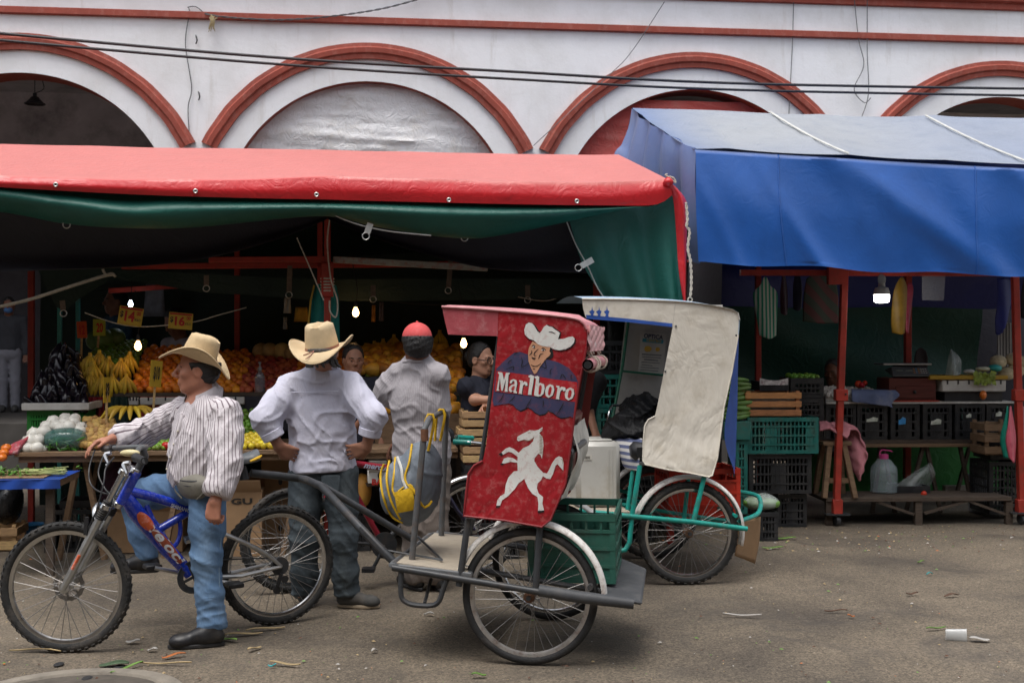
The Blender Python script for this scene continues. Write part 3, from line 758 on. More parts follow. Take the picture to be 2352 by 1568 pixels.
def vd(p,u,v):
 ph=p.x*2.6+p.z*3.0
 rd=lambda q:math.exp(-(q*2.6)**2)
 f=.09*rd(bf(Vector((p.x*.9+p.z*1.0,0,p.z*.25))))*(.25+.75*v)+.05*rd(1.4*bf2(Vector((p.x*.5+p.z*.55,1,p.z*.12))))+.028*rd(1.5*bf2(Vector((p.x*1.1+p.z*.5,4,p.z*.3))))*(.4+.6*v)+.008*bf2(p)
 return Vector((0,-f*(1 if v>.03 else .2),.012*math.sin(p.x*6)*(v>.95)))
val=sheet([e2,vm,vb],130,44,vd)
m_=MB();m_.grid(top);o=m_.build('roof_sheet',BLUER,blu,smooth=70)
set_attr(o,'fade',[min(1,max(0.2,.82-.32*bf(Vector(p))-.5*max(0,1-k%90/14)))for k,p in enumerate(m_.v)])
m_=MB();m_.grid(val);o=m_.build('valance',BLUET,blu,smooth=70)
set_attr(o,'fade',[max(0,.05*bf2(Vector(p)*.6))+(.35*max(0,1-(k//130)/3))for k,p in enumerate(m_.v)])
back=[[p for p in top[0]],[p+S2 .y*1.3-Vector((0,0,.7))for p in top[0]]]
m_=MB();m_.grid(back);o=m_.build('rear_slope',BLUET,blu,smooth=70)
# gathered left end
m_=MB()
ge=[[S2 .at(x,y,yl)for x,y,yl in r]for r in (((1452,250,B_R),(1470,268,.7),(1510,293,.1),(1560,322,-.4),(1593,340,B_F)),((1445,290,B_R),(1468,310,.6),(1500,330,.15),(1545,352,-.35),(1592,362,B_F-.01)),((1430,330,B_R),(1458,360,.6),(1492,380,.2),(1540,400,-.3),(1590,420,B_F-.02)),((1410,370,B_R),(1455,420,.6),(1495,440,.2),(1548,460,-.3),(1592,520,B_F-.02)),((1420,520,B_R),(1470,520,.6),(1510,530,.2),(1560,560,-.3),(1598,606,B_F)))]
m_.grid(sheet(ge,44,40,lambda p,u,v:S2 .x*(.05*math.sin(u*26+bf(p*2))*(.4+.6*v))))
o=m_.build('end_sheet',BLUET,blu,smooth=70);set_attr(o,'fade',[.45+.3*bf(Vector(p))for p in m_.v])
SEAM=mat('white_webbing',(.62,.62,.58),.8,.12,20)
def on_roof(pa,pb,nm):
 m_=MB();n=24;L_=[]
 for i in range(n+1):
  t=i/n;a=Vector((pa[0]+(pb[0]-pa[0])*t,pa[1]+(pb[1]-pa[1])*t+6*math.sin(math.pi*t)))
  best=min((q for r in top for q in r),key=lambda q:((CX+q.x/q.y*FPX)-a.x)**2+((CY-(q.z-CAMH)/q.y*FPX)-a.y)**2)
  L_.append(P(a.x,a.y,best.y)+Vector((0,-.012,.016)))
 L_=[L_[0]]+[(L_[i-1]+L_[i]*2+L_[i+1])/4 for i in range(1,n)]+[L_[-1]]
 m_.tube(L_,.010,6);m_.build(nm,SEAM,blu)
on_roof((1768,262),(1948,358),'seam_strap');on_roof((2125,270),(2368,380),'seam_strap')
for px in (1788,2237):
 m_=MB();k=min(range(130),key=lambda k:abs((CX+val[0][k].x/val[0][k].y*FPX)-px));m_.tube([val[i][k]-Vector((0,.004,0))for i in range(44)],.005,5);m_.build('valance_seam',BLUET,blu)
 # lining and back sheets of the vegetable stall
l2=thing('vegetable_stall_lining','dark blue and green tarpaulin walls behind the vegetable stall','tarp',S2 .p(0,0,0),S2 .yaw)
xa,xb=S2 .loc(1590,700,1.7).x,S2 .loc(2560,700,1.7).x
m_=MB();m_.grid(sheet([[S2 .p(x,y,z)for x in (xa,0,xb)]for y,z in ((-.4,2.6),(.8,2.65),(1.6,2.35),(1.72,2.15),(1.75,1.92))],50,22,lambda p,u,v:S2 .y*.05*bf(Vector((p.x*2,0,p.z)))+Vector((0,0,.04*bf2(p*.6)))))
m_.build('blue_lining',BLUEIN,l2,smooth=70)
m_=MB();m_.grid(sheet([[S2 .p(x,1.85,z)for x in (xa,-.6,.2,S2 .loc(2250,700,1.85).x)]for z in (2.2,1.5,.8)],50,24,lambda p,u,v:S2 .y*(.07*math.sin(p.x*3+p.z*5+2*bf(p))+.03*bf2(p))));m_.build('green_back_sheet',tarp('bottle_green_sheet',(.012,.075,.055),.55,crease=.5),l2,smooth=70)
m_=MB();m_.grid(sheet([[S2 .p(xa,y,z)for y in (.45,1.1,1.85)]for z in (2.6,1.4,0)],20,14,lambda p,u,v:S2 .x*.06*bf(p*2)));m_.build('end_sheet',NAVYT,l2,smooth=70)
m_=MB();m_.grid(sheet([[S2 .p(x,2.6,z)for x in (-.5,1,xb)]for z in (2.3,1.4,0)],20,14,lambda p,u,v:S2 .y*.06*bf(p*2)));m_.build('dark_back_sheet',NAVYT,l2,smooth=70)
GRASSG=tarp('grass_green_sheet',(.012,.16,.02),.55,crease=.6)
m_=MB();m_.grid(sheet([[S2 .at(x,y,1.45)for x in (1860,2000,2150,2330)]for y in (1015,1060,1128)],40,14,lambda p,u,v:S2 .y*(.04*bf(p*3))));m_.build('skirt_sheet',GRASSG,l2,smooth=70)
# red frame with casters
f2=thing('vegetable_stall','red steel posts on casters carrying the blue awning','stall frame',S2 .p(0,0,0),S2 .yaw)
def lpost(pt,pb,yl,yb=None,w=.055):
 m_=MB();m_.bar(S2 .at(*pb,yl if yb is None else yb),S2 .at(*pt,yl),w,w,up=S2 .y);return m_.build('post',REDSTEEL,f2,bevel=.004)
lpost((1942,560),(1921,1168),0);lpost((2329,560),(2346,1168),0)
lpost((1741,560),(1741,1150),.75,w=.05);lpost((2086,560),(2083,1100),1.25,w=.06)
for px,py,h in ((1931,907,26),(2341,907,28)):
 a=S2 .at(px,py,0);m_=MB();m_.bar(a-Vector((0,0,.05)),a+Vector((0,0,.05)),.105,.08,up=S2 .y);m_.build('clamp',REDSTEEL,f2,bevel=.005)
 m_=MB();m_.ball(a+Vector((.03,-.05,.01)),.009,8,5);m_.build('bolt',STEEL_DK,f2)
for px in (1922,2346):
 a=S2 .at(px,1175,0);m_=MB();m_.bar(a-Vector((0,0,.02)),a+Vector((0,0,.11)),.085,.075,up=S2 .y);m_.build('foot_sleeve',REDSTEEL,f2,bevel=.005)
 m_=MB();m_.box(Fr((a.x,a.y,0),0),-.10,.10,-.06,.06,.098,.110);m_.build('base_plate',STEEL_DK,f2)
 m_=MB();m_.lathe([(.012,-.02),(.045,-.018),(.05,0),(.045,.018),(.012,.02)],Vector((a.x,a.y,.05)),(1,.2,0),18);m_.bar(Vector((a.x+.02,a.y,.05)),Vector((a.x-.03,a.y,.1)),.07,.012);m_.build('caster',STEEL_DK,f2)
a=S2 .loc(1925,640,0);m_=MB();m_.bar(S2 .at(1700,626,.1),S2 .at(2400,628,.1),.05,.05);m_.build('beam',REDSTEEL,f2);m_=MB();m_.box(S2,a.x-.09,a.x+.06,-.03,.03,a.z-.05,a.z+.12);m_.build('gusset',REDSTEEL,f2)
# ================================================================ VEHICLES
UP=Vector((0,0,1))
RIM_AL=metalmat('rim_aluminium',(.52,.51,.49),.3)
RIM_RUST=mat('rusty_chrome_rim',(.46,.44,.42),.35,.2,14,metal=.7,dirt=(.16,.06,.03),dscale=22,damt=.8)
SPOKE=metalmat('spoke_steel',(.26,.25,.24),.5)
def wheel(par,c,R_,u,tr=.024,knobs=0,rim=RIM_AL,spokes=36,tmat=None,hub=.02,rimw=.012,disc=False,hubmat=None):
 u=Vector(u).normalized();ax=u.cross(UP).normalized();c=Vector(c)
 m_=MB();m_.lathe([(.006,-.055),(.012,-.05),(.012,-.036),(hub+.008,-.034),(hub+.008,-.028),(hub*.7,-.02),(hub*.7,.02),(hub+.008,.028),(hub+.008,.034),(.012,.036),(.012,.05),(.006,.055)],c,ax,14)
 w=m_.build('wheel',hubmat or ALU,par)
 m_=MB();n=72
 prof=[(-.75,-.62),(-1,0),(-.8,.6),(-.4,.92),(0,1),(.4,.92),(.8,.6),(1,0),(.75,-.62),(.4,-.85),(-.4,-.85)]
 Rc=R_-tr
 rows=[]
 for k in range(n+1):
  a=2*math.pi*k/n;rad=u*math.cos(a)+UP*math.sin(a)
  rows.append([c+rad*(Rc+y*tr)+ax*(x*tr)for x,y in prof+prof[:1]])
 m_.grid(rows)
 if knobs:
  for k in range(knobs):
   for s,rr_,off in ((-1,.62,0),(1,.62,.5),(0,1.0,.25)):
    a=2*math.pi*(k+off)/knobs;rad=u*math.cos(a)+UP*math.sin(a);tg=u*-math.sin(a)+UP*math.cos(a)
    q=c+rad*(Rc+rr_*tr+.001)+ax*(s*tr*.78)
    nn=(rad*(1 if s==0 else .75)+ax*(s*.6)).normalized()
    m_.bar(q-nn*.003,q+nn*.0032,.011,.018 if s else .013,up=tg)
 m_.build('tyre',tmat or TREAD,w,smooth=50)
 m_=MB();rows=[]
 ro=R_-tr*1.95
 for k in range(n+1):
  a=2*math.pi*k/n;rad=u*math.cos(a)+UP*math.sin(a)
  rows.append([c+rad*(ro+y)+ax*x for x,y in ((-rimw,.008),(-rimw,-.004),(-rimw*.7,-.014),(0,-.018),(rimw*.7,-.014),(rimw,-.004),(rimw,.008),(-rimw,.008))])
 m_.grid(rows);m_.build('rim',rim,w,smooth=35)
 m_=MB()
 for k in range(spokes):
  s=1 if k%2 else -1;a=2*math.pi*(k+.5)/spokes;cr=(1 if (k//2)%2 else -1)*1.15
  rad=u*math.cos(a)+UP*math.sin(a);b=a+cr
  h=c+(u*math.cos(b)+UP*math.sin(b))*(hub+.004)+ax*(s*.031)
  m_.tube([h,c+rad*(ro-.012)+ax*(s*.003)],.0016,4)
 m_.build('spokes',SPOKE,w,smooth=0,kind='stuff')
 if disc:
  m_=MB();d=c-ax*.04
  rows=[]
  for k in range(33):
   a=2*math.pi*k/32;rad=u*math.cos(a)+UP*math.sin(a);r1=.078+.004*(k%2)
   rows.append([d+rad*.058,d+rad*r1,d+rad*r1+ax*.003,d+rad*.058+ax*.003,d+rad*.058])
  m_.grid(rows)
  for k in range(6):a=k*1.0472;m_.bar(d+(u*math.cos(a)+UP*math.sin(a))*.018,d+(u*math.cos(a+.4)+UP*math.sin(a+.4))*.062,.01,.003,up=ax)
  m_.build('brake_disc',metalmat('disc_steel',(.25,.24,.23),.4),w)
 return w
def T(par,name,pts,r,mtl,n=8,smooth=None,k=0):
 if k and isinstance(r,(list,tuple)):
  q=len(r)-1
  r=[r[int(q*i/k)]*(1-q*i/k%1)+r[min(q,int(q*i/k)+1)]*(q*i/k%1)for i in range(k)]
 m_=MB();m_.tube(catmull(pts,k)if k else pts,r,n);return m_.build(name,mtl,par)
def flat_shape(pts2,mapf,off=0.0,grid=.03):
 """2-D outline -> finely triangulated sheet mapped to the surface mapf(u,v,off)"""
 xs_=[p[0]for p in pts2];ys_=[p[1]for p in pts2]
 vin=[Vector((p[0],p[1]))for p in pts2];n=len(vin)
 ed=[(i,(i+1)%n)for i in range(n)]
 def inside(x,y):
  c=False
  for i in range(n):
   x1_,y1_=pts2[i];x2_,y2_=pts2[i-1]
   if (y1_>y)!=(y2_>y)and x<(x2_-x1_)*(y-y1_)/(y2_-y1_)+x1_:c=not c
  return c
 ex=[]
 x=min(xs_)+grid*.5
 while x<max(xs_):
  y=min(ys_)+grid*.5
  while y<max(ys_):
   if inside(x,y)and min((Vector((x,y))-q).length for q in vin)>grid*.35:ex.append(Vector((x,y)))
   y+=grid
  x+=grid
 r=delaunay_2d_cdt(vin+ex,ed,[],1,1e-5)
 return [mapf(v.x,v.y,off)for v in r[0]],[tuple(f)for f in r[2]]
def smooth2(pts,n):
 p=[Vector((a[0],a[1],0))for a in pts];p=p+[p[0]]
 return [(q.x,q.y)for q in catmull(p,n)][:-1]
def stroke2(pts,w,n=12):
 c=[Vector((q.x,q.y))for q in catmull([Vector((a[0],a[1],0))for a in pts],n)]
 L_,R2=[],[]
 for i,q in enumerate(c):
  d=(c[min(i+1,n-1)]-c[max(0,i-1)]).normalized();nn=Vector((-d.y,d.x));ww=w*(.35+.65*math.sin(math.pi*(i+.5)/n))
  L_.append(q+nn*ww/2);R2 .append(q-nn*ww/2)
 return [(q.x,q.y)for q in L_+R2[::-1]]
 # ---------------------------------------------------------------- blue bicycle towing the red cab
fc=G(152,1497);rc_=G(637,1433)
BY=math.degrees(math.atan2(rc_.y-fc.y,rc_.x-fc.x))
BK=Fr(fc,BY)
WR=.333
bike=thing('bicycle','blue suspension bicycle ridden by the man in the striped shirt','bicycle',fc,BK.yaw)
BLUEP=mat('blue_frame_paint',(.008,.035,.42),.22,.2,8,dirt=(.45,.45,.45),dscale=60,damt=.25,coat=.6)
FX=Vector((1,0,0))
wheel(bike,fc+UP*WR,WR,FX,.025,54,RIM_AL,32,disc=True)
wheel(bike,rc_+UP*WR,WR,BK.x,.025,54,CHROME,36)
A=lambda px,py,yl=0.0:BK.at(px,py,yl)
FK=Fr(fc,0)
K=lambda px,py,yl=0.0:FK.at(px,py,yl)
# fork: two legs, arch, crowns
for yl,o1 in ((-.075,0),(.075,1)):
 lo_,mid_,hi_=K(157,1352,yl),K(236,1195,yl),K(290,1096,yl)
 ax_=(hi_-lo_).normalized()
 lo_=fc+UP*WR+FX*.0+Vector((0,yl,0))+Vector((.01,0,0))
 mid_=lo_+ax_*.40;hi_=lo_+ax_*.68
 T(bike,'fork_leg',[lo_,lo_+ax_*.05,lo_+ax_*.3,mid_],[.014,.02,.021,.022],ALU)
 m_=MB();
 for i in range(9):m_.torus(mid_+ax_*(.008+i*.011),.02,.006,orth(ax_)[0],orth(ax_)[1],14,5)
 m_.build('fork_boot',BLACK,bike)
 T(bike,'fork_stanchion',[mid_,hi_],.0165,CHROME)
 if o1==0:near=(lo_,mid_,hi_)
lo_,mid_,hi_=near;ax_=(hi_-lo_).normalized();cen=lambda q:q+Vector((0,.075,0))
arch=[mid_-ax_*.03+Vector((0,-.005,0)),mid_+ax_*.03+Vector((-.045,.02,.01)),mid_+ax_*.05+Vector((-.055,.075,.02)),mid_+ax_*.03+Vector((-.045,.13,.01)),mid_-ax_*.03+Vector((0,.155,0))]
T(bike,'fork_arch',arch,.012,CHROME,k=20)
for t in (.47,.665):
 q=lo_+ax_*t;m_=MB()
 m_.bar(q+Vector((0,-.0,0)),q+Vector((0,.15,0)),.05,.026,up=ax_)
 for s in (0,.15):m_.lathe([(.026,-.014),(.026,.014)],q+Vector((0,s,0)),ax_,14)
 m_.lathe([(.026,-.014),(.026,.014)],q+Vector((.035,.075,0)),ax_,14)
 m_.build('fork_crown',CHROME,bike,bevel=.003)
DECAL_OR=mat('orange_decal',(.62,.11,.03),.4,.2,30,dirt=(.6,.6,.6),dscale=30,damt=.5)
T(bike,'fork_decal',[lo_+ax_*.12+Vector((0,-.019,0)),lo_+ax_*.2+Vector((0,-.0205,0))],.009,DECAL_OR,6)
hd=cen(lo_)+FX*.045
ht0,ht1=hd+ax_*.48,hd+ax_*.66
T(bike,'head_tube',[ht0,ht1],.026,BLUEP,12)
T(bike,'stem',[ht1,ht1+ax_*.09,ht1+ax_*.12+FX*-.03],[.018,.021,.026],STEEL_DK,10)
bc=ht1+ax_*.125+FX*-.03
hb=[K(332,1058,-.33),K(312,1050,-.22),bc+Vector((.0,-.05,.01)),bc+Vector((-.0,.05,.01)),K(262,1028,.18),K(238,1030,.32)]
T(bike,'handlebar',hb,.0135,GREYPAINT,10,k=24)
g0,g1=hb[0],hb[1]
T(bike,'grip',[g0,g0 .lerp(g1,.15),g0 .lerp(g1,.7),g1],[.019,.0185,.018,.024],PLAST_BK,12)
T(bike,'grip',[hb[5],hb[4]],.018,PLAST_BK,12)
m_=MB();m_.ball(g1+Vector((-.035,.02,.02)),(.05,.022,.018),14,8);m_.build('shifter_pod',mat('yellowed_plastic',(.62,.54,.30),.4,.1,10),bike)
for q,s in ((K(298,1062,-.16),1),(K(255,1040,.2),-1)):
 T(bike,'brake_lever',[q,q+Vector((-.03,.0,-.01)),q+Vector((.01,-.07,-.05)),q+Vector((.0,-.09,-.055))],[.012,.012,.008,.006],CHROME,6,k=12)
 # frame
T(bike,'top_tube',[A(297,1128),A(350,1140),A(440,1168),A(478,1180)],[.026,.025,.024,.024],BLUEP,12)
T(bike,'down_tube',[A(288,1138),A(310,1172),A(380,1256),A(436,1318)],[.034,.044,.040,.032],BLUEP,14)
T(bike,'strut',[A(364,1216),A(425,1180),A(450,1168)],.0215,BLUEP,12)
T(bike,'curved_brace',[A(336,1160),A(352,1194),A(368,1214),A(392,1262)],.014,BLUEP,8,k=12)
T(bike,'curved_brace',[A(412,1190),A(414,1222),A(404,1250),A(385,1262)],.012,BLUEP,8,k=12)
T(bike,'seat_tube',[A(452,1300),A(520,1130),A(556,1066)],[.018,.018,.014],STEEL_DK)
T(bike,'shock',[A(425,1240),A(450,1232)],.022,CHROME)
# letters painted on the tubes
def text_mesh(s,size=1.0,shear=0.0,bold=0.0):
 cu=bpy.data.curves.new('t','FONT');cu.body=s;cu.size=size;cu.shear=shear;cu.offset=bold;cu.resolution_u=3
 ob=bpy.data.objects.new('t',cu);COL.objects.link(ob)
 bpy.context.view_layer.update()
 me=bpy.data.meshes.new_from_object(ob.evaluated_get(bpy.context.evaluated_depsgraph_get()))
 vs=[v.co.copy()for v in me.vertices];fs_=[tuple(p.vertices)for p in me.polygons]
 bpy.data.objects.remove(ob);bpy.data.curves.remove(cu);bpy.data.meshes.remove(me)
 return vs,fs_
def text_on(par,s,a,b,height,nrm,mtl,name='lettering',bold=0.01,shear=0.0,off=.0,lift=0.0):
 """lettering from point a to point b, standing up along nrm x dir"""
 vs,fs_=text_mesh(s,1.0,shear,bold)
 if not vs:return
 w_=max(v.x for v in vs)-min(v.x for v in vs);x0_=min(v.x for v in vs);y0_=min(v.y for v in vs);h_=max(v.y for v in vs)-y0_
 d=(b-a);L_=d.length;d.normalize();nrm=Vector(nrm).normalized();up_=nrm.cross(d).normalized()
 m_=MB();m_.add([a+d*((v.x-x0_)/w_*L_)+up_*((v.y-y0_)/h_*height)+nrm*off for v in vs],fs_)
 return m_.build(name,mtl,par,smooth=0)
TXTW=mat('silver_white_lettering',(.62,.62,.64),.4,.1,20)
nb=-BK.y
# orange flash and the name on the down tube, laid on a slightly raised facet
dn=(A(436,1318)-A(310,1172)).normalized()
def tube_patch(t0,t1,h,mtl,nm,tip=False,lift=.0):
 m_=MB();rows=[]
 p0,p1=A(310,1172),A(436,1318);side=nb.cross(dn).normalized()
 for i in range(9):
  t=t0+(t1-t0)*i/8;c=p0 .lerp(p1,t);rr_=.0445-.009*t+lift
  wv=h*(math.sin(math.pi*min(1,(i+.3)/8.6))**.6 if tip else 1)
  rows.append([c+(nb*math.cos(q*wv)+side*math.sin(q*wv))*(rr_+.0012)for q in (-1,-.5,0,.5,1)])
 m_.grid(rows);m_.build(nm,mtl,bike)
tube_patch(.02,.30,.75,DECAL_OR,'decal',True)
tube_patch(.26,.80,.70,mat('dark_orange_decal',(.30,.07,.03),.4,.3,20),'decal',True,.0006)
p0,p1=A(310,1172),A(436,1318);side=nb.cross(dn).normalized()
vs,fs_=text_mesh('veloci',1.0,.25,.03)
w_=max(v.x for v in vs);h_=max(v.y for v in vs)
m_=MB()
QOFF=.22
def onto(v):
 t=.22+.60*v.x/w_;c=p0 .lerp(p1,t);q=(v.y/h_-.5)*1.2+QOFF
 return c+(nb*math.cos(q)+side*math.sin(q))*(.0475-.009*t)
m_.add([onto(v)for v in vs],fs_);m_.build('lettering',TXTW,bike,smooth=0)
a,b=A(388,1157),A(432,1171)
text_on(bike,'SHIMANO',a+nb*.028-UP*.012,b+nb*.028-UP*.012,.02,nb,TXTW,bold=.02)
# cranks, chainring, pedals, chain
bb=A(441,1322)
m_=MB();n=40;c=bb+nb*.03
rows=[[c+(BK.x*math.cos(2*math.pi*k/n)+UP*math.sin(2*math.pi*k/n))*r_+BK.y*y_ for r_,y_ in ((.055,0),(.083+.004*(k%2),0),(.083+.004*(k%2),.006),(.055,.006),(.055,0))]for k in range(n+1)]
m_.grid(rows)
for k in range(4):a_=k*1.57+.4;m_.bar(c,c+(BK.x*math.cos(a_)+UP*math.sin(a_))*.06,.014,.006,up=BK.y)
m_.build('chainring',STEEL_DK,bike,smooth=30)
pn,pf=A(538,1342,-.12),A(350,1300,.12)
T(bike,'crank_arm',[bb+nb*.05,pn+BK.y*.05],[.014,.011],ALU,8);T(bike,'crank_arm',[bb-nb*.05,pf-BK.y*.05],[.014,.011],ALU,8)
for q in (pn,pf):
 m_=MB();m_.bar(q-BK.y*.045-BK.x*.0,q+BK.y*.045,.085,.026);m_.build('pedal',PLAST_BK,bike,bevel=.006)
ra=rc_+UP*WR
for s in (-1,1):
 o_=BK.y*(.06*s)
 T(bike,'chain_stay',[A(470,1322)+o_*.6,A(545,1318)+o_,ra+o_],[.013,.0115,.010],ALU,8)
 T(bike,'seat_stay',[A(470,1208)+o_*.7,A(540,1236)+o_,A(600,1266)+o_,ra+o_],[.013,.012,.0115,.010],ALU,8,k=14)
ch=[c+(BK.x*math.cos(t)+UP*math.sin(t))*.086 for t in [math.pi*.5+math.pi*k/12 for k in range(13)]]
ch+=[ra+nb*.03+BK.x*.045*math.cos(t)+UP*.045*math.sin(t)for t in [-math.pi*.5+math.pi*k/8 for k in range(9)]]
m_=MB();m_.tube(ch,.0042,5,closed=True);m_.build('chain',STEEL_DK,bike)
m_=MB();m_.lathe([(.05,-.012),(.052,0),(.04,.004),(.03,.012)],ra+nb*.035,BK.y,18);m_.build('sprockets',STEEL_DK,bike)
m_=MB();q=ra+nb*.06-UP*.04;m_.bar(q,q+Vector((-.02,0,-.07)),.02,.015);m_.lathe([(.022,-.005),(.022,.005)],q+Vector((-.025,0,-.09)),BK.y,12);m_.lathe([(.02,-.005),(.02,.005)],q+Vector((.02,0,-.03)),BK.y,12);m_.build('derailleur',PLAST_BK,bike)
# brakes and cables
for pth in (((218,1032,.3),(205,1075,.15),(208,1110,.1),(232,1130,0),(280,1140,0)),((238,1045,.2),(226,1085,.05),(240,1120,0),(262,1150,-.1),(240,1195,-.12)),((262,1050,.1),(243,1075,0),(238,1110,-.05),(222,1170,-.08),(203,1212,-.09))):
 T(bike,'cable',[K(*q)for q in pth],.0042,PLAST_BK,6,k=26)
m_=MB();q=mid_-ax_*.02;m_.bar(q+Vector((-.05,-.01,.03)),q+Vector((-.055,-.01,-.06)),.018,.02);m_.build('brake_caliper',PLAST_BK,bike);m_=MB();m_.bar(q+Vector((-.055,.16,.03)),q+Vector((-.06,.16,-.06)),.018,.02);m_.build('brake_caliper',PLAST_BK,bike)
# saddle
SADG=mat('grey_saddle_vinyl',(.12,.13,.14),.4,.2,10)
m_=MB();rows=[]
sf,sb=A(536,1060),A(590,1052)
sd=(sb-sf);sl=.27;sd.normalize()
sf=sb-sd*sl
for i in range(11):
 t=i/10;wd=.022+.065*max(0,(t-.25)/.75)**1.3;c=sf+sd*(sl*t)+UP*(.018*t*t)
 if i in (0,10):wd*=.6
 rows.append([c+BK.y*(wd*math.sin(q))+UP*((.022+.022*t)*(math.cos(q))-.01)for q in [math.pi*(-.62+1.24*k/10)for k in range(11)]])
m_.grid(rows);m_.add(rows[0],[tuple(range(11))]);m_.add(rows[-1],[tuple(range(10,-1,-1))])
sad=m_.build('saddle',SADG,bike,smooth=60)
T(sad,'saddle_trim',[sb+BK.y*-.085+UP*.0-sd*.07,sb+BK.y*-.078+UP*.012-sd*.02,sb+BK.y*-.06+UP*.02+sd*.004],[.006,.010,.005],mat('yellow_trim',(.70,.42,.02),.4),6)
T(bike,'seat_clamp',[A(556,1070),A(562,1100)],[.022,.028],STEEL_DK)
# ---------------------------------------------------------------- red passenger cab (towed)
t0=G(1217,1525)
TR=Fr(t0,-8.0)
TRK=.95
C_=lambda px,py,yl=0.0:TR.at(px,py,yl)
cab=thing('pedicab_trailer','red canvas passenger trailer painted with cowboy and white horse behind the blue bicycle','pedicab',t0,TR.yaw)
WT_R=.335
RIMC=RIM_RUST
wheel(cab,TR.p(0,0,WT_R),WT_R,TR.x,.022,0,RIM_RUST,36,BLACK,hubmat=mat('rusty_hub',(.12,.06,.035),.7,.3,20))
wheel(cab,TR.p(0,TRK,WT_R),WT_R,TR.x,.022,0,CHROME,36,BLACK)
def fender(par,c,R_,u,a0,a1,wd,mtl):
 u=Vector(u);ax=u.cross(UP).normalized();m_=MB();rows=[]
 for k in range(33):
  a=a0+(a1-a0)*k/32;rad=u*math.cos(a)+UP*math.sin(a)
  rows.append([c+ax*x+rad*(R_+y)for x,y in ((-wd,-.018),(-wd*.8,-.004),(-wd*.3,.006),(wd*.3,.006),(wd*.8,-.004),(wd,-.018))])
 m_.grid(rows);return m_.build('fender',mtl,par,smooth=50,solid=.003)
fender(cab,TR.p(0,0,WT_R),.372,TR.x,R(-4),R(168),.033,WHITEPAINT)
fender(cab,TR.p(0,TRK,WT_R),.372,TR.x,R(-4),R(168),.033,WHITEPAINT)
RED_TU=STEEL_DK
# chassis
zc=.46
xF=TR.loc(893,1302,-.06).x;zF=TR.loc(893,1302,-.06).z
xR=TR.loc(1440,1385,-.06).x;zR=TR.loc(1410,1384,-.06).z
def rail(yl):return [TR.p(xF+.02,yl,zF),TR.p(-.2,yl,zF+(zR-zF)*.45),TR.p(xR-.1,yl,zR)]
T(cab,'rail',rail(-.065),.0165,STEEL_DK,10);T(cab,'rail',rail(TRK+.065),.0165,STEEL_DK,10)
T(cab,'rail',[TR.p(xF+.35,.085,zF-.02),TR.p(xR-.1,.085,zR+.02)],.0145,STEEL_DK,8);T(cab,'rail',[TR.p(xF+.35,TRK-.085,zF-.02),TR.p(xR-.1,TRK-.085,zR+.02)],.0145,STEEL_DK,8)
T(cab,'axle',[TR.p(0,-.06,WT_R),TR.p(0,TRK+.06,WT_R)],.012,STEEL_DK)
for x in (-.42,.30):T(cab,'cross_tube',[TR.p(x,-.065,zF+(zR-zF)*.5),TR.p(x,TRK+.065,zF+(zR-zF)*.5)],.0145,STEEL_DK)
# foot plate: tube rim and plywood
fp=[TR.p(xF,-.02,zF),TR.p(xF+.41,-.05,zF-.03),TR.p(xF+.41,TRK,zF-.03),TR.p(xF+.06,TRK,zF),TR.p(xF+.02,TRK-.04,zF)]
pts=[TR.p(xF+.05,-.055,zF),TR.p(xF+.40,-.06,zF-.03),TR.p(xF+.40,TRK+.02,zF-.03),TR.p(xF+.05,TRK+.02,zF),TR.p(xF,TRK-.03,zF),TR.p(xF,0,zF)]
m_=MB();m_.tube(pts,.0165,8,closed=True);m_.build('plate_rim',GREYPAINT,cab)
PLY=mat('worn_plywood',(.36,.31,.24),.8,.25,5,stretch=(1,9,9),bump=.25,bscale=30,dirt=(.10,.10,.11),dscale=5,damt=.75)
m_=MB();q=[TR.p(xF+.025,.0,zF+.004),TR.p(xF+.39,-.045,zF-.026),TR.p(xF+.39,TRK,zF-.026),TR.p(xF+.025,TRK-.03,zF+.004)]
m_.hexa(q+[p+UP*.012 for p in q]);m_.build('foot_plate',PLY,cab,bevel=.003)
m_=MB();sl_=[C_(x,y,-.06)for x,y in ((921,1308),(921,1365),(930,1380),(950,1388),(990,1390),(1008,1380),(1018,1352),(1026,1330))]
m_.tube(catmull(sl_,26),.013,8);m_.build('step_loop',STEEL_DK,cab)
T(cab,'step_brace',[C_(975,1385,-.04),C_(990,1330,.2)],.009,STEEL_DK)
# handle hoop at the front edge
n0,f0=TR.p(xF+.08,.10,zF+.01),TR.p(xF+.08,TRK-.10,zF+.01)
ntop=C_(975,985,.10);ftop=C_(1025,955,TRK-.10)
T(cab,'handle_hoop',[n0,n0 .lerp(ntop,.6),ntop,C_(985,962,.16),C_(1018,944,TRK-.2),ftop,f0 .lerp(ftop,.6),f0],.0165,GREYPAINT,10)
T(cab,'handle_grip',[ntop-UP*.06,ntop+UP*.0],.02,mat('rust_sleeve',(.16,.07,.035),.8,.3,20),10)
# tow fork to the saddle clamp
T(cab,'tow_bar',[A(576,1086),A(640,1092),A(700,1100),A(738,1116).lerp(C_(738,1116,.1),.5),C_(830,1214,.12),C_(903,1288,.12)],.0215,STEEL_DK,12,k=0)
T(cab,'tow_bar',[A(690,1098),C_(745,1118,.5),C_(850,1180,.6),C_(950,1240,.7)],.019,STEEL_DK,12)
T(cab,'tow_stay',[C_(960,1232,.6),C_(1015,1285,.1),C_(880,1262,.2)],.007,STEEL_DK,6)
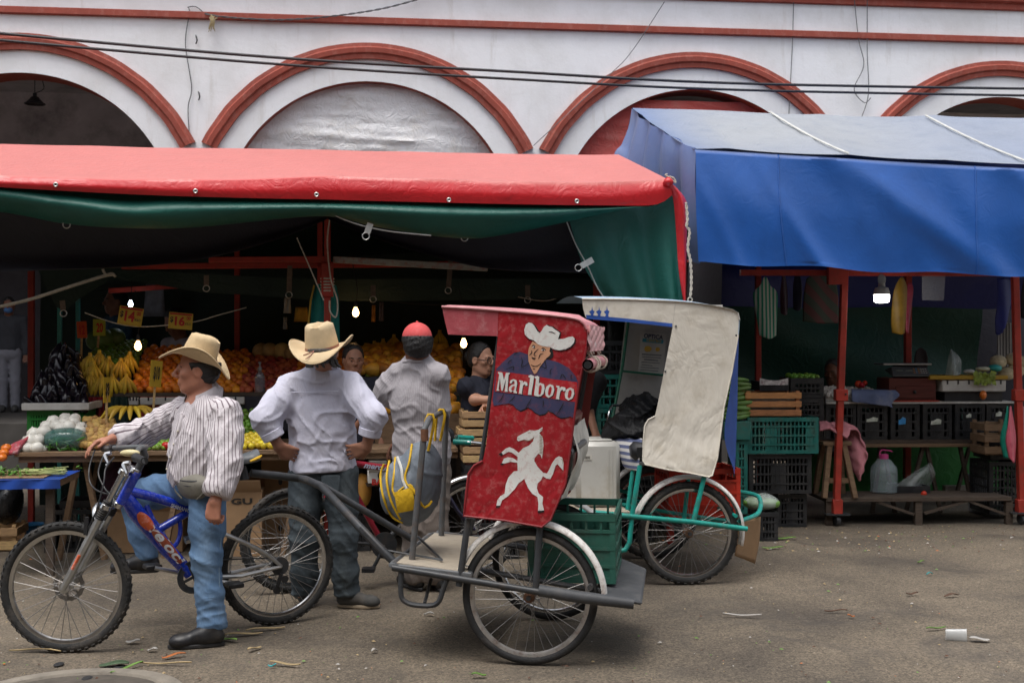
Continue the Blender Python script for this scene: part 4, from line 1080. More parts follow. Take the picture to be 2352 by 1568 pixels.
# rear bumper deck in rubber
RUB=mat('grey_rubber_mat',(.05,.053,.058),.6,.25,6,bump=.25,bscale=12,dirt=(.13,.12,.11),dscale=6)
xd0=TR.loc(1395,1360,-.06).x
m_=MB();q=[TR.p(xd0-.02,-.03,zR+.035),TR.p(xR+.07,-.03,zR+.005),TR.p(xR+.07,TRK*.78,zR+.02),TR.p(xd0-.02,TRK,zR+.05)]
m_.hexa([p-UP*.02 for p in q]+q);m_.build('rear_deck',RUB,cab,bevel=.008)
m_=MB();m_.tube([C_(1238,1355,-.065),C_(1330,1370,-.07),C_(1456,1386,-.065)],[.029,.03,.026],12);m_.build('rubber_sleeve',RUB,cab)
# uprights that carry the hood
T(cab,'upright',[C_(1054,1345,-.055),C_(1076,1190,-.03)],.017,STEEL_DK,10)
T(cab,'upright',[C_(1230,1358,-.055),C_(1240,1205,-.03)],.0175,STEEL_DK,10)
T(cab,'upright',[C_(1054,1345,TRK).copy()+Vector((0,0,0)),C_(1085,1190,TRK)],.017,STEEL_DK,10)
# hood: local 2-D outline measured on the near side, x back, z up
def L2(px,py):q=TR.loc(px,py,0);return (q.x,q.z)
CANV=creased(mat('red_painted_canvas',(.30,.012,.018),.38,.18,3,dirt=(.46,.18,.17),dscale=34,damt=.5),2.5,.5,.05)
PINK=mat('faded_pink_canvas',(.56,.22,.24),.5,.15,5,bump=.35,bscale=12,dirt=(.66,.45,.44),dscale=10,damt=.5,bdist=.02)
cw=wob(91,8,4,12);cw2=wob(92,7,1.5,4)
def CS(u,v,off=0.0,far=False):
 """surface of the near canvas side at local x=u, z=v"""
 b=.008*cw(Vector((u*1.2,0,v)))+.010*cw2(Vector((u,0,v)))
 t=max(0,(.92-v))/.25
 b+=.03*math.sin(min(1,t)*1.57)*.6
 return TR.p(u,-.045-b-off,v)
out_main=[(1148,713),(1240,721),(1315,730),(1338,738),(1350,755),(1349,796),(1329,896),(1315,1008),(1301,1108),(1268,1188),(1248,1205),(1162,1190),(1070,1180),(1075,1130),(1080,1085),(1093,1066),(1112,1056),(1120,1020),(1132,920),(1141,840),(1147,770)]
out_vis=[(1020,705),(1080,708),(1147.5,713),(1146.5,772),(1132,771),(1080,770),(1034,768),(1026,735)]
m_=MB();m_.add(*flat_shape([L2(*p)for p in out_main],CS,0,.028));m_.build('canvas_side',CANV,cab,smooth=60)
VIS=mat('dusty_red_canvas',(.38,.07,.085),.5,.15,5,bump=.35,bscale=12,dirt=(.62,.34,.34),dscale=12,damt=.5,bdist=.02)
m_=MB();m_.add(*flat_shape([L2(*p)for p in out_vis],CS,0,.028));m_.build('visor_side',VIS,cab,smooth=60)
FARC=mat('canvas_inner',(.20,.035,.03),.6,.2,5)
def CF(u,v,off=0.0):return TR.p(u,TRK+.045+.01*cw2(Vector((u,3,v))),v)
m_=MB();m_.add(*flat_shape([L2(*p)for p in out_main],CF,0,.06));m_.build('canvas_side',FARC,cab,smooth=60)
m_=MB();m_.add(*flat_shape([L2(*p)for p in out_vis],CF,0,.06));m_.build('visor_side',FARC,cab,smooth=60)
# roof sheet across, rolled back edge
tp=[L2(*p)for p in ((1020,705),(1080,708),(1148,713),(1240,721),(1315,730),(1338,738),(1350,755),(1349,790),(1345,812))]
m_=MB();rows=[]
tc_=catmull([Vector((x,0,z))for x,z in tp],30)
for i,q in enumerate(tc_):
 rows.append([TR.p(q.x+(.02*cw(Vector((t*3,0,q.z*3)))if i>99 else 0),-.045+t*(TRK+.09),q.z+.002+.022*math.sin(math.pi*t)*(1 if i<22 else .3)+.006*cw(Vector((q.x,t*2,0))))for t in [k/16 for k in range(17)]])
m_.grid(rows);m_.build('roof_sheet',PINK,cab,smooth=60)
T(cab,'piping',[CS(q.x,q.z,.004)for q in tc_[:26]],.007,PINK,6)
out_edge=[CS(*L2(*p),.003)for p in out_main[5:17]]
T(cab,'hem',out_edge,.006,mat('dark_red_hem',(.22,.014,.018),.5),6)
q0,q1=C_(1350,838,-.10),C_(1350,838,-.10)+TR.y*(TRK+.2)
m_=MB();m_.tube([q0,q0 .lerp(q1,.5)+UP*.01,q1],.028,14,cap=False);m_.tube([q0-TR.y*.005,q1],.018,10,cap=False)
m_.build('rolled_curtain',PINK,cab)
m_=MB();m_.lathe([(.019,-.006),(.019,.002)],q0,TR.y,12);m_.build('roll_hollow',PLAST_BK,cab)
for t in (.16,.3,.75):
 m_=MB();m_.torus(q0 .lerp(q1,t),.038,.005,TR.x,UP,14,5);m_.tube(catmull([q0 .lerp(q1,t)+UP*.03,q0 .lerp(q1,t)+UP*.10-TR.x*.03,q0 .lerp(q1,t+.05)+UP*.05],8),.005,5);m_.build('tie_cord',ROPE,cab)
 # gathered back drape, seen white with paint at the top
m_=MB()
m_.grid([[TR.p(tp[6][0]+.008+.010*math.sin(t*70),-.03+t*(TRK+.05),tp[6][1]+.02-v*.13)+TR.x*.008*math.sin(v*9+t*45)for t in [k/40 for k in range(41)]]for v in [i/9 for i in range(10)]])
m_.build('back_drape',mat('pale_pink_drape',(.60,.34,.34),.6,.3,12,dirt=(.75,.72,.68),dscale=9,damt=.8),cab,smooth=70)
# hood bows, seat and cushion inside
for yl in (-.02,TRK+.02):
 T(cab,'hood_bow',[TR.p(L2(1268,1190)[0]-.02,yl,L2(1268,1190)[1]+.04),TR.p(L2(1335,800)[0]-.03,yl,L2(1335,800)[1])],.013,PLAST_BK,8)
 T(cab,'hood_bow',[TR.p(L2(1090,1170)[0],yl,L2(1090,1170)[1]),TR.p(L2(1150,730)[0]+.01,yl,L2(1150,725)[1])],.011,STEEL_DK,8)
sx0,sx1=L2(1085,1150)[0]+.02,L2(1280,1150)[0]
VINYL=mat('brown_red_vinyl',(.14,.025,.02),.4,.2,8)
m_=MB();m_.box(TR,sx0,sx1-.06,.02,TRK-.02,.72,.84);m_.build('seat',VINYL,cab,bevel=.02)
m_=MB();b0=[TR.p(sx1-.10,.03,.84),TR.p(sx1+.0,.03,.84),TR.p(sx1+.0,TRK-.03,.84),TR.p(sx1-.10,TRK-.03,.84)]
m_.hexa(b0+[p+UP*.36+TR.x*.055 for p in b0]);m_.build('backrest',VINYL,cab,bevel=.02)
TORN=mat('torn_white_padding',(.58,.56,.50),.9,.2,10,bump=.6,bscale=20,dirt=(.3,.27,.2),dscale=7)
m_=MB();pf_=wob(95,8,8,25)
m_.grid([[TR.p(sx1+.012+.06*(v)+.03*max(0,pf_(Vector((t*1.2,v*.6,0))))+.035*math.sin(v*3.14),.02+t*(TRK-.2),.80+v*.36)for t in [k/24 for k in range(25)]]for v in [i/20 for i in range(21)]])
m_.build('torn_padding',TORN,cab,smooth=50)
m_=MB();m_.tube([TR.p(sx1+.06,-.03,1.04),TR.p(sx1+.10,TRK*.4,1.06)],.017,10);m_.build('back_tube',GREYPAINT,cab)
# painting on the canvas side ---------------------------------------------------
# pixel helpers: p1 = crop of the cowboy panel, p2 = crop of the horse panel
def q1_(x,y):return L2((1480+x*.19776)*.765625,(960+y*.1977)*.765625)
def q2_(x,y):return L2((1480+x*.19776)*.765625,(1250+y*.1977)*.765625)
PNT_W=mat('white_sign_paint',(.66,.66,.63),.5,.08,20,dirt=(.34,.10,.09),dscale=40,damt=.6)
PNT_B=mat('navy_sign_paint',(.045,.045,.105),.5,.2,6,dirt=(.25,.05,.06),dscale=18,damt=.5)
PNT_K=mat('black_sign_paint',(.012,.011,.012),.5,.1,20)
PNT_S=mat('skin_sign_paint',(.52,.27,.16),.5,.08,6)
PNT_R=mat('bright_red_sign_paint',(.40,.016,.024),.4,.15,8,dirt=(.5,.2,.18),dscale=30,damt=.4)
def paint(name,outlines,mtl,off,qf,sm=0,grid=.05):
 m_=MB()
 for o_ in outlines:
  pp=smooth2(o_,sm)if sm else o_
  m_.add(*flat_shape([qf(*p)for p in pp],CS,off,grid))
 return m_.build(name,mtl,cab,smooth=60)
torso=[(70,735),(180,620),(340,490),(430,480),(545,520),(555,600),(740,660),(830,590),(1000,635),(1160,720),(1265,850),(1300,940),(1285,1110),(1250,1300),(1230,1470),(1180,1450),(1100,1465),(1040,1470),(980,1440),(920,1390),(850,1360),(800,1410),(720,1425),(640,1380),(600,1340),(540,1310),(490,1340),(430,1365),(370,1330),(320,1270),(250,1255),(150,1270),(30,1290),(12,1200),(30,1050),(55,850)]
paint('painted_shadow',[[(p[0]+6,p[1]+16)for p in torso[14:32]]+[(500,1250)]],PNT_K,.0012,q1_)
paint('painted_shirt',[torso],PNT_B,.002,q1_)
paint('painted_band',[[(75,765),(560,830),(930,890),(1290,935),(1270,1235),(900,1180),(430,1120),(45,1075)]],PNT_R,.003,q1_)
hat=[(560,38),(610,50),(650,100),(690,170),(725,195),(750,170),(790,100),(830,75),(860,95),(910,105),(950,140),(1030,195),(1000,290),(1080,285),(1160,255),(1220,248),(1250,280),(1240,340),(1190,400),(1110,440),(1020,455),(950,445),(880,410),(760,390),(690,360),(640,310),(560,280),(500,220),(490,150),(515,70)]
paint('painted_hat_shadow',[[(p[0]+(18 if p[0]>620 else -2),p[1]+(14 if p[1]>240 else -6))for p in hat]],PNT_K,.0035,q1_)
paint('painted_hair',[[(840,430),(900,420),(930,520),(900,580),(830,590),(800,560)]],PNT_K,.0032,q1_,24)
paint('painted_face',[[(615,320),(700,360),(760,390),(885,410),(870,470),(890,500),(870,540),(830,570),(790,620),(730,700),(680,790),(645,815),(610,760),(580,690),(555,620),(548,500),(560,420)]],PNT_S,.0045,q1_)
paint('painted_hat',[hat],PNT_W,.0055,q1_)
lines=[[(600,455),(605,490),(570,530)],[(705,435),(650,490),(640,530),(680,535)],[(780,505),(735,515),(705,585)],[(590,670),(640,695),(690,690),(745,650)],[(600,560),(635,575),(665,572)],[(610,575),(640,585),(660,578)],[(605,395),(630,380),(660,395)],[(745,435),(780,425),(815,450)],[(620,735),(655,735)],[(445,560),(465,620),(450,700),(500,690),(560,640)],[(800,600),(820,720),(740,690)],[(860,180),(910,185),(960,210)],[(240,660),(270,620),(305,600)],[(340,525),(370,495),(405,485)],[(880,810),(885,760),(910,730)],[(1030,890),(1060,820),(1090,840),(1120,890)],[(1200,890),(1195,850),(1210,820)],[(100,1240),(150,1180),(180,1110)],[(260,1235),(310,1190),(350,1145)],[(500,1340),(560,1250),(600,1180)],[(770,1310),(780,1250),(775,1200)],[(980,1420),(1040,1330),(1085,1240)],[(220,740),(330,700),(320,760)]]
paint('painted_line',[stroke2(l,13)for l in lines],PNT_K,.0065,q1_,grid=.3)['kind']='stuff'
paint('painted_eye',[[(612,405),(635,392),(660,405),(640,425)],[(745,450),(775,438),(805,452),(775,468)]],PNT_W,.006,q1_,grid=.3)['kind']='stuff'
paint('painted_pupil',[[(632,398),(650,398),(650,422),(634,422)],[(768,443),(788,443),(786,466),(768,466)]],PNT_K,.0072,q1_,grid=.3)['kind']='stuff'
# brush-lettered word, slab-serif, each glyph an outline (or two) in crop pixels
W=[]
W+=[[(95,780),(160,790),(185,900),(215,795),(272,790),(268,815),(255,820),(238,1050),(243,1080),(195,1075),(198,1050),(215,880),(165,1065),(145,1062),(125,870),(105,1040),(122,1065),(70,1060),(78,1035),(115,815),(95,805)]]
W+=[[(270,945),(285,905),(330,888),(375,905),(385,960),(365,1060),(383,1085),(380,1105),(330,1095),(325,1065),(290,1088),(258,1065),(262,1010),(300,975),(345,965),(345,925),(320,912),(305,940),(290,955)]]
W+=[[(415,905),(470,915),(473,945),(495,920),(535,940),(540,985),(510,990),(500,965),(472,985),(455,1090),(460,1115),(405,1105),(412,1085),(432,935),(413,925)]]
W+=[[(555,840),(590,822),(640,845),(628,940),(600,1100),(602,1125),(545,1122),(550,1095),(570,950),(580,870),(555,858)]]
W+=[[(645,850),(690,840),(718,855),(710,950),(735,945),(790,965),(800,1030),(780,1110),(740,1145),(700,1150),(640,1135),(640,1110),(655,1000),(670,880),(645,868)]]
W+=[[(805,1065),(825,1000),(880,962),(930,985),(945,1050),(920,1130),(860,1170),(815,1140)]]
W+=[[(975,985),(1020,990),(1025,1020),(1055,1000),(1110,1015),(1115,1060),(1080,1070),(1065,1045),(1035,1070),(1015,1165),(1020,1195),(965,1185),(972,1160),(995,1020),(972,1005)]]
W+=[[(1100,1110),(1125,1045),(1180,1012),(1235,1040),(1245,1110),(1215,1180),(1155,1208),(1110,1175)]]
holes=[[(295,1045),(310,1005),(345,990),(340,1045),(315,1062)],[(705,1110),(715,1000),(735,975),(755,1000),(745,1085),(725,1120)],[(848,1110),(862,1030),(885,1000),(905,1025),(890,1105),(865,1135)],[(1145,1150),(1155,1080),(1180,1048),(1205,1075),(1195,1140),(1165,1175)]]
paint('painted_letter_shadow',[[(x+10,y+10)for x,y in g_]for g_ in W],PNT_K,.004,q1_,grid=.3)['kind']='stuff'
for g_ in W:paint('painted_letter',[g_],PNT_W,.005,q1_,grid=.3)
for h_ in holes:paint('letter_counter',[smooth2(h_,20)],PNT_R,.006,q1_,grid=.3)
horse=[(765,140),(760,190),(715,230),(770,300),(780,420),(770,520),(755,620),(735,560),(700,540),(645,610),(640,650),(690,740),(775,830),(830,840),(870,770),(905,690),(960,610),(1010,580),(1060,600),(1080,680),(1075,800),(1040,760),(990,700),(960,720),(920,850),(880,925),(820,915),(770,880),(740,940),(690,990),(680,1060),(710,1140),(775,1190),(765,1290),(790,1390),(700,1395),(705,1290),(690,1190),(610,1140),(550,1060),(500,950),(490,920),(400,990),(350,1070),(245,1180),(160,1240),(130,1320),(75,1320),(85,1240),(130,1180),(195,1140),(210,1010),(250,900),(330,810),(390,800),(385,680),(280,665),(200,690),(150,690),(180,620),(240,595),(320,610),(385,650),(390,590),(300,525),(250,515),(170,560),(145,525),(210,465),(270,445),(330,470),(405,530),(470,460),(560,420),(620,360),(640,290),(560,345),(490,330),(400,355),(380,335),(385,290),(430,260),(510,220),(570,188),(650,195),(710,180)]
paint('painted_horse',[horse],PNT_W,.002,q2_)
paint('painted_hoof',[[(100,550),(145,525),(170,560),(150,580)]],PNT_K,.003,q2_,grid=.3);paint('painted_hoof',[[(118,700),(155,685),(185,695),(160,718)]],PNT_K,.003,q2_,grid=.3)
paint('painted_hoof',[[(65,1330),(130,1318),(128,1340),(70,1350)]],PNT_K,.003,q2_,grid=.3);paint('painted_hoof',[[(695,1400),(790,1388),(795,1415),(700,1432)]],PNT_K,.003,q2_,grid=.3)
mane=[[(715,270+i*22),(745,272+i*22),(772,280+i*22)]for i in range(13)]+[[(480,345),(580,340),(640,285)],[(545,240),(565,225),(590,235)],[(395,312),(410,318),(425,315)],[(730,195),(745,180),(755,160)],[(1045,620),(1065,640),(1070,700)]]
paint('painted_line',[stroke2(l,8)for l in mane],mat('ochre_sign_paint',(.32,.27,.18),.6),.0035,q2_,grid=.3)['kind']='stuff'
# ---------------------------------------------------------------- the second, white cab
w0=G(1580,1341)
WC=Fr(w0,7.0)
D_=lambda px,py,yl=0.0:WC.at(px,py,yl)
wcab=thing('pedicab_trailer','white canvas passenger trailer with teal frame parked behind the red one','pedicab',w0,WC.yaw)
TEAL=mat('teal_frame_paint',(.012,.27,.225),.38,.2,10,dirt=(.10,.07,.05),dscale=22,damt=.55)
wheel(wcab,WC.p(0,0,.335),.335,WC.x,.026,44,CHROME,36,hubmat=mat('rusty_hub_2',(.14,.08,.05),.7,.3,20))
wheel(wcab,WC.p(0,TRK,.335),.335,WC.x,.026,44,CHROME,36)
fender(wcab,WC.p(0,0,.335),.372,WC.x,R(-14),R(160),.036,WHITEPAINT);fender(wcab,WC.p(0,TRK,.335),.372,WC.x,R(-14),R(160),.036,WHITEPAINT)
for yl in (-.07,TRK+.07):
 T(wcab,'rail',[D_(1330,1172,yl),D_(1425,1183,yl),D_(1590,1198,yl),D_(1716,1214,yl)]if yl<0 else [WC.p(-.85,yl,.47),WC.p(.38,yl,.36)],.017,TEAL,10)
T(wcab,'axle',[WC.p(0,-.06,.335),WC.p(0,TRK+.06,.335)],.013,STEEL_DK)
T(wcab,'upright',[D_(1470,1068,-.05),D_(1452,1180,-.06),D_(1446,1245,-.06),D_(1436,1262,-.06),D_(1418,1266,-.06),D_(1370,1266,0)],.0165,TEAL,10)
T(wcab,'upright',[D_(1455,1070,.12),D_(1440,1180,.1)],.0145,TEAL,8)
T(wcab,'upright',[D_(1622,1075,-.05),D_(1592,1200,-.06)],.0165,TEAL,10);T(wcab,'upright',[D_(1582,1095,.14),D_(1570,1200,.1)],.0145,TEAL,8)
T(wcab,'rear_loop',[D_(1688,1128,.5),D_(1735,1136,.4),D_(1746,1148,.35),D_(1746,1168,.3),D_(1736,1182,.2),D_(1700,1196,0)],.0155,TEAL,8,k=24)
T(wcab,'rail',[D_(1380,1150,.25),D_(1560,1180,.25),D_(1700,1200,.25)],.0135,TEAL,8);T(wcab,'rail',[D_(1420,1125,.5),D_(1530,1150,.5)],.0135,TEAL,8)
for x in (-.75,-.35,.3):T(wcab,'cross_tube',[WC.p(x,-.07,.45),WC.p(x,TRK+.07,.45)],.0135,TEAL,8)
m_=MB();m_.box(WC,-.95,-.38,0,TRK,.462,.478);m_.build('foot_plate',PLY,wcab)
def L3(px,py):q=WC.loc(px,py,0);return (q.x,q.z)
WCANV=creased(mat('dirty_white_canvas',(.64,.60,.52),.5,.07,3,dirt=(.36,.30,.20),dscale=7,damt=.4),2.2,.45,.05)
ww1,ww2=wob(101,8,4,11),wob(102,6,2,4)
def WS(u,v,off=0.0):
 b=.016*ww1(Vector((u,0,v)))+.016*ww2(Vector((u,0,v)))+.02*(1-abs(math.sin(u*9+v*14)))**3*max(0,1.15-v)
 b+=.03*min(1,max(0,.95-v)/.2)
 return WC.p(u,-.045-b-off,v)
wo=[(1549,693),(1610,699),(1660,708),(1684,714),(1694,728),(1692,769),(1678,851),(1659,934),(1641,1048),(1628,1088),(1620,1092),(1577,1083),(1520,1074),(1476,1064),(1471,1055),(1474,1010),(1478,975),(1486,962),(1501,955),(1506,935),(1526,833),(1542,750)]
wv=[(1334,687),(1440,688),(1548.5,693),(1541.5,750),(1440,738),(1343,730),(1337,710)]
m_=MB();m_.add(*flat_shape([L3(*p)for p in wo],WS,0,.035));m_.build('canvas_side',WCANV,wcab,smooth=60)
m_=MB();m_.add(*flat_shape([L3(*p)for p in wv],WS,0,.035));m_.build('visor_side',WCANV,wcab,smooth=60)
BLUEP2=mat('blue_paint_band',(.03,.09,.36),.5,.15,10)
m_=MB();m_.add(*flat_shape([L3(*p)for p in ((1343,723),(1440,732),(1541,743),(1540.5,751),(1440,740),(1344,732))],WS,.003,.05));m_.build('visor_band',BLUEP2,wcab)
m_=MB()
for x in (1356,1372,1390):
 m_.add(*flat_shape([L3(*p)for p in ((x-4,729),(x-1,722),(x-6,716),(x,712),(x+1,704),(x+3,713),(x+7,715),(x+4,722),(x+5,730))],WS,.003,.3))
m_.build('painted_chilli',BLUEP2,wcab);wcab.children[-1]['kind']='stuff'
wt=catmull([Vector((x,0,z))for x,z in [L3(*p)for p in ((1334,687),(1440,688),(1549,693),(1610,699),(1660,708),(1684,714),(1694,728),(1692,769))]],26)
m_=MB();m_.grid([[WC.p(q.x,-.045+t*(TRK+.09),q.z+.03*math.sin(math.pi*t)*(i<20)+.004)for t in [k/12 for k in range(13)]]for i,q in enumerate(wt)])
m_.build('roof_sheet',mat('pale_blue_canvas',(.30,.42,.55),.55,.15,6,dirt=(.45,.42,.38),dscale=7),wcab,smooth=60)
T(wcab,'piping',[WS(q.x,q.z,.003)for q in wt[:24]],.006,WCANV,6);T(wcab,'hem',[WS(*L3(*p),.003)for p in wo[5:19]],.005,WCANV,6)
for p in ((1549,749),(1525,852),(1692,770)):
 m_=MB();m_.ball(WS(*L3(*p),.004)if p[0]<1690 else D_(1691,770,-.06),.007,8,5);m_.build('rivet',STEEL_DK,wcab)
 # inner far side, with a pasted handbill
INN=mat('inner_white_canvas',(.50,.48,.44),.6,.12,4,bump=.2,bscale=7,dirt=(.28,.24,.18),dscale=7)
m_=MB();i0=[D_(x,y,TRK)for x,y in ((1440,700),(1660,700),(1640,1010),(1412,960))];m_.grid(sheet([[i0[0],i0[1]],[i0[3],i0[2]]],14,14,lambda p,u,v:WC.y*.015*ww2(p)));m_.build('canvas_side',INN,wcab,smooth=60)
T(wcab,'hood_bow',[D_(1443,740,TRK-.04),D_(1430,840,TRK-.04),D_(1413,930,TRK-.06),D_(1407,960,TRK-.1)],.011,mat('green_bow_paint',(.02,.16,.09),.5,.2,12,dirt=(.1,.08,.06),dscale=20),8)
T(wcab,'hood_bow',[D_(1429,852,TRK-.05),D_(1530,862,TRK-.05)],.008,mat('green_bow_paint_2',(.02,.16,.09),.5),8)
PAPER=mat('aged_paper',(.58,.56,.50),.8,.08,10)
def bill(px,py,yl=TRK-.03):return D_(px,py,yl)
m_=MB();b4=[bill(1472,762),bill(1531,767),bill(1522,860),bill(1466,855)];m_.hexa(b4+[p-WC.y*.002 for p in b4]);pb=m_.build('handbill',PAPER,wcab)
NAVYI=mat('navy_ink',(.03,.04,.09),.6);YELI=mat('yellow_ink',(.62,.38,.06),.6);TEALI=mat('teal_ink',(.06,.35,.42),.6)
wn=-WC.y
m_=MB();b4=[bill(1476,777),bill(1524,781),bill(1522,789),bill(1475,785)];m_.hexa([p-WC.y*.004 for p in b4]+[p-WC.y*.006 for p in b4]);m_.build('ink_band',TEALI,pb)
text_on(pb,'OPTICA',bill(1478,776)+wn*.008,bill(1522,780)+wn*.008,.033,wn,NAVYI,bold=.03)
text_on(pb,'CENTRO',bill(1484,784)+wn*.008,bill(1518,787)+wn*.008,.018,wn,YELI,bold=.03)
m_=MB();m_.ball(bill(1487,801)+wn*.003,(.032,.003,.022),10,6);m_.ball(bill(1510,802)+wn*.003,(.018,.003,.016),10,6);m_.build('ink_pictures',YELI,pb)
m_=MB()
for i,(xa_,xb_)in enumerate(((1474,1519),(1475,1518),(1480,1512),(1474,1516),(1475,1500),(1474,1515),(1473,1514))):
 y_=813+i*6;m_.bar(bill(xa_-i*.4,y_)+wn*.004,bill(xb_-i*.4,y_+3)+wn*.004,.002,.006 if i not in (0,2)else .009,up=UP)
m_.build('ink_lines',mat('grey_ink',(.22,.22,.22),.7),pb)
wcab_seat=MB();wcab_seat.box(WC,-.36,.12,.04,TRK-.04,.80,.92);wcab_seat.build('seat',PLAST_BK,wcab,bevel=.03)
m_=MB();b0=[WC.p(.10,.04,.9),WC.p(.2,.04,.9),WC.p(.2,TRK-.04,.9),WC.p(.10,TRK-.04,.9)];m_.hexa(b0+[p+UP*.4+WC.x*.06 for p in b0]);m_.build('backrest',PLAST_BK,wcab,bevel=.03)
T(wcab,'arm_rail',[D_(1395,975,.6),D_(1400,945,.6),D_(1415,930,.7),D_(1500,950,.6)],.009,CHROME,8,k=14)
# rear blue flap
m_=MB();m_.grid(sheet([[D_(1694,765,-.02),D_(1697,766,.25),D_(1692,768,.5)],[D_(1676,900,.05),D_(1694,900,.25),D_(1690,905,.6)],[D_(1664,1000,.1),D_(1690,1010,.25),D_(1686,1010,.6)],[D_(1684,1075,.2),D_(1687,1090,.25),D_(1687,1080,.5)]],8,26,lambda p,u,v:WC.x*.006*ww1(p*2)))
m_.build('rear_flap',BLUEP2,wcab,smooth=60)
# ---------------------------------------------------------------- parked red bicycle behind the men
r0,r1=P(672,784,7.55),P(1085,784,8.0);r0 .z=r1 .z=0
RB=Fr(r0,math.degrees(math.atan2(r1 .y-r0 .y,r1 .x-r0 .x)))
E=lambda px,py,yl=0.0:RB.at(px,py,yl)
rb=thing('bicycle','red and black bicycle parked behind the two men with teal grip','bicycle',r0,RB.yaw)
wheel(rb,r0+UP*.33,.33,RB.x,.024,40,CHROME,36);wheel(rb,r1+UP*.33,.33,RB.x,.022,0,CHROME,36,BLACK)
fender(rb,r1+UP*.33,.36,RB.x,R(20),R(165),.03,CHROME)
REDP=mat('maroon_frame_paint',(.28,.012,.03),.3,.2,8,coat=.4)
T(rb,'top_tube',[E(770,1058),E(840,1068),E(1000,1090)],[.022,.022,.021],REDP,12)
T(rb,'down_tube',[E(1002,1100),E(930,1200),E(880,1248)],.021,STEEL_DK,12);T(rb,'seat_tube',[E(880,1250),E(790,1085),E(775,1040)],.019,REDP,12)
T(rb,'chain_stay',[E(880,1250),r0+UP*.33],.011,STEEL_DK);T(rb,'seat_stay',[E(790,1085),r0+UP*.33],.010,REDP)
T(rb,'head_tube',[E(1000,1078),E(1012,1112)],.024,STEEL_DK,10)
for s in (-.05,.05):T(rb,'fork_leg',[E(1014,1112,s),E(1050,1172,s),r1+UP*.33+RB.y*s],[.014,.014,.009],mat('dark_violet_paint',(.03,.025,.06),.35),8)
T(rb,'stem',[E(1002,1080),E(1008,1020)],.014,CHROME)
T(rb,'handlebar',[E(1105,1018,-.30),E(1070,1014,-.28),E(1020,1010,-.12),E(1008,1010,0),E(1018,1004,.15),E(1060,1000,.3)],.011,CHROME,8,k=20)
T(rb,'grip',[E(1041,1014,-.24),E(1082,1016,-.29)],.018,TEAL,10);T(rb,'grip',[E(1050,1004,.26),E(1085,1006,.34)],.018,TEAL,10)
m_=MB();m_.ball(E(1028,1000,-.2),(.045,.03,.055),14,9);m_.build('headlamp',PLAST_BK,rb)
m_=MB();q=E(775,1030);m_.ball(q,(.13,.07,.035),14,8);m_.build('saddle',PLAST_BK,rb)
text_on(rb,'mercurio',E(833,1073)-RB.y*.0235,E(905,1083)-RB.y*.0235,.035,-RB.y,mat('blue_white_lettering',(.55,.6,.75),.4),bold=.03,shear=.3)
m_=MB();m_.lathe([(.085,-.004),(.085,.004)],E(880,1250)-RB.y*.03,RB.y,24);m_.build('chainring',STEEL_DK,rb)
q=E(880,1250);T(rb,'crank_arm',[q-RB.y*.05,q-RB.y*.06+Vector((-.08,0,-.14))],.012,STEEL_DK);m_=MB();m_.bar(q+Vector((-.08,-.16,-.14)),q+Vector((-.08,-.07,-.14)),.08,.025);m_.build('pedal',PLAST_BK,rb)
# ================================================================ GOODS ON AND UNDER THE STALLS
rg=random.Random(11)
def crate(fr,x,y,z,w_,d_,h_,mtl,label,group=None,nv=9,bars=4,wall=.012,name='crate',solid=(),notch=False):
 """open plastic crate; x,y = near left corner in frame fr"""
 t=thing(name,label,'crate',fr.p(x+w_/2,y+d_/2,z),fr.yaw,group)
 def side(a,b,u0,u1):
  m_=MB()
  def bx(s0,s1,z0,z1,th=1.0):
   p_=[a(s0),a(s1)];q_=[b(s0,th),b(s1,th)]
   m_.hexa([fr.p(*p_[0],z+z0),fr.p(*p_[1],z+z0),fr.p(*q_[1],z+z0),fr.p(*q_[0],z+z0),fr.p(*p_[0],z+z1),fr.p(*p_[1],z+z1),fr.p(*q_[1],z+z1),fr.p(*q_[0],z+z1)])
  L_=u1-u0
  bx(u0,u1,h_-.035,h_,1.3);bx(u0,u1,0,.03)
  for i in range(1,bars):bx(u0,u1,h_*i/bars-.008,h_*i/bars+.008,1.25)
  for i in range(nv+1):c=u0+L_*i/nv;bx(max(u0,c-.006),min(u1,c+.006),.03,h_-.03,.8)
  for s0,s1 in solid:bx(u0+L_*s0,u0+L_*s1,.03,h_*.72,.6)
  for c in (u0,u1-.03):bx(c,c+.03,0,h_-.01,1.1)
  m_.build('side_panel',mtl,t,smooth=0)
 side(lambda u:(u,y+wall),lambda u,th:(u,y+wall-wall*th),x,x+w_)
 side(lambda u:(u,y+d_-wall),lambda u,th:(u,y+d_-wall+wall*th),x,x+w_)
 side(lambda u:(x+wall,u),lambda u,th:(x+wall-wall*th,u),y+.013,y+d_-.013)
 side(lambda u:(x+w_-wall,u),lambda u,th:(x+w_-wall+wall*th,u),y+.013,y+d_-.013)
 m_=MB();m_.box(fr,x+.013,x+w_-.013,y+.013,y+d_-.013,z+.004,z+.016);m_.build('base',mtl,t)
 return t
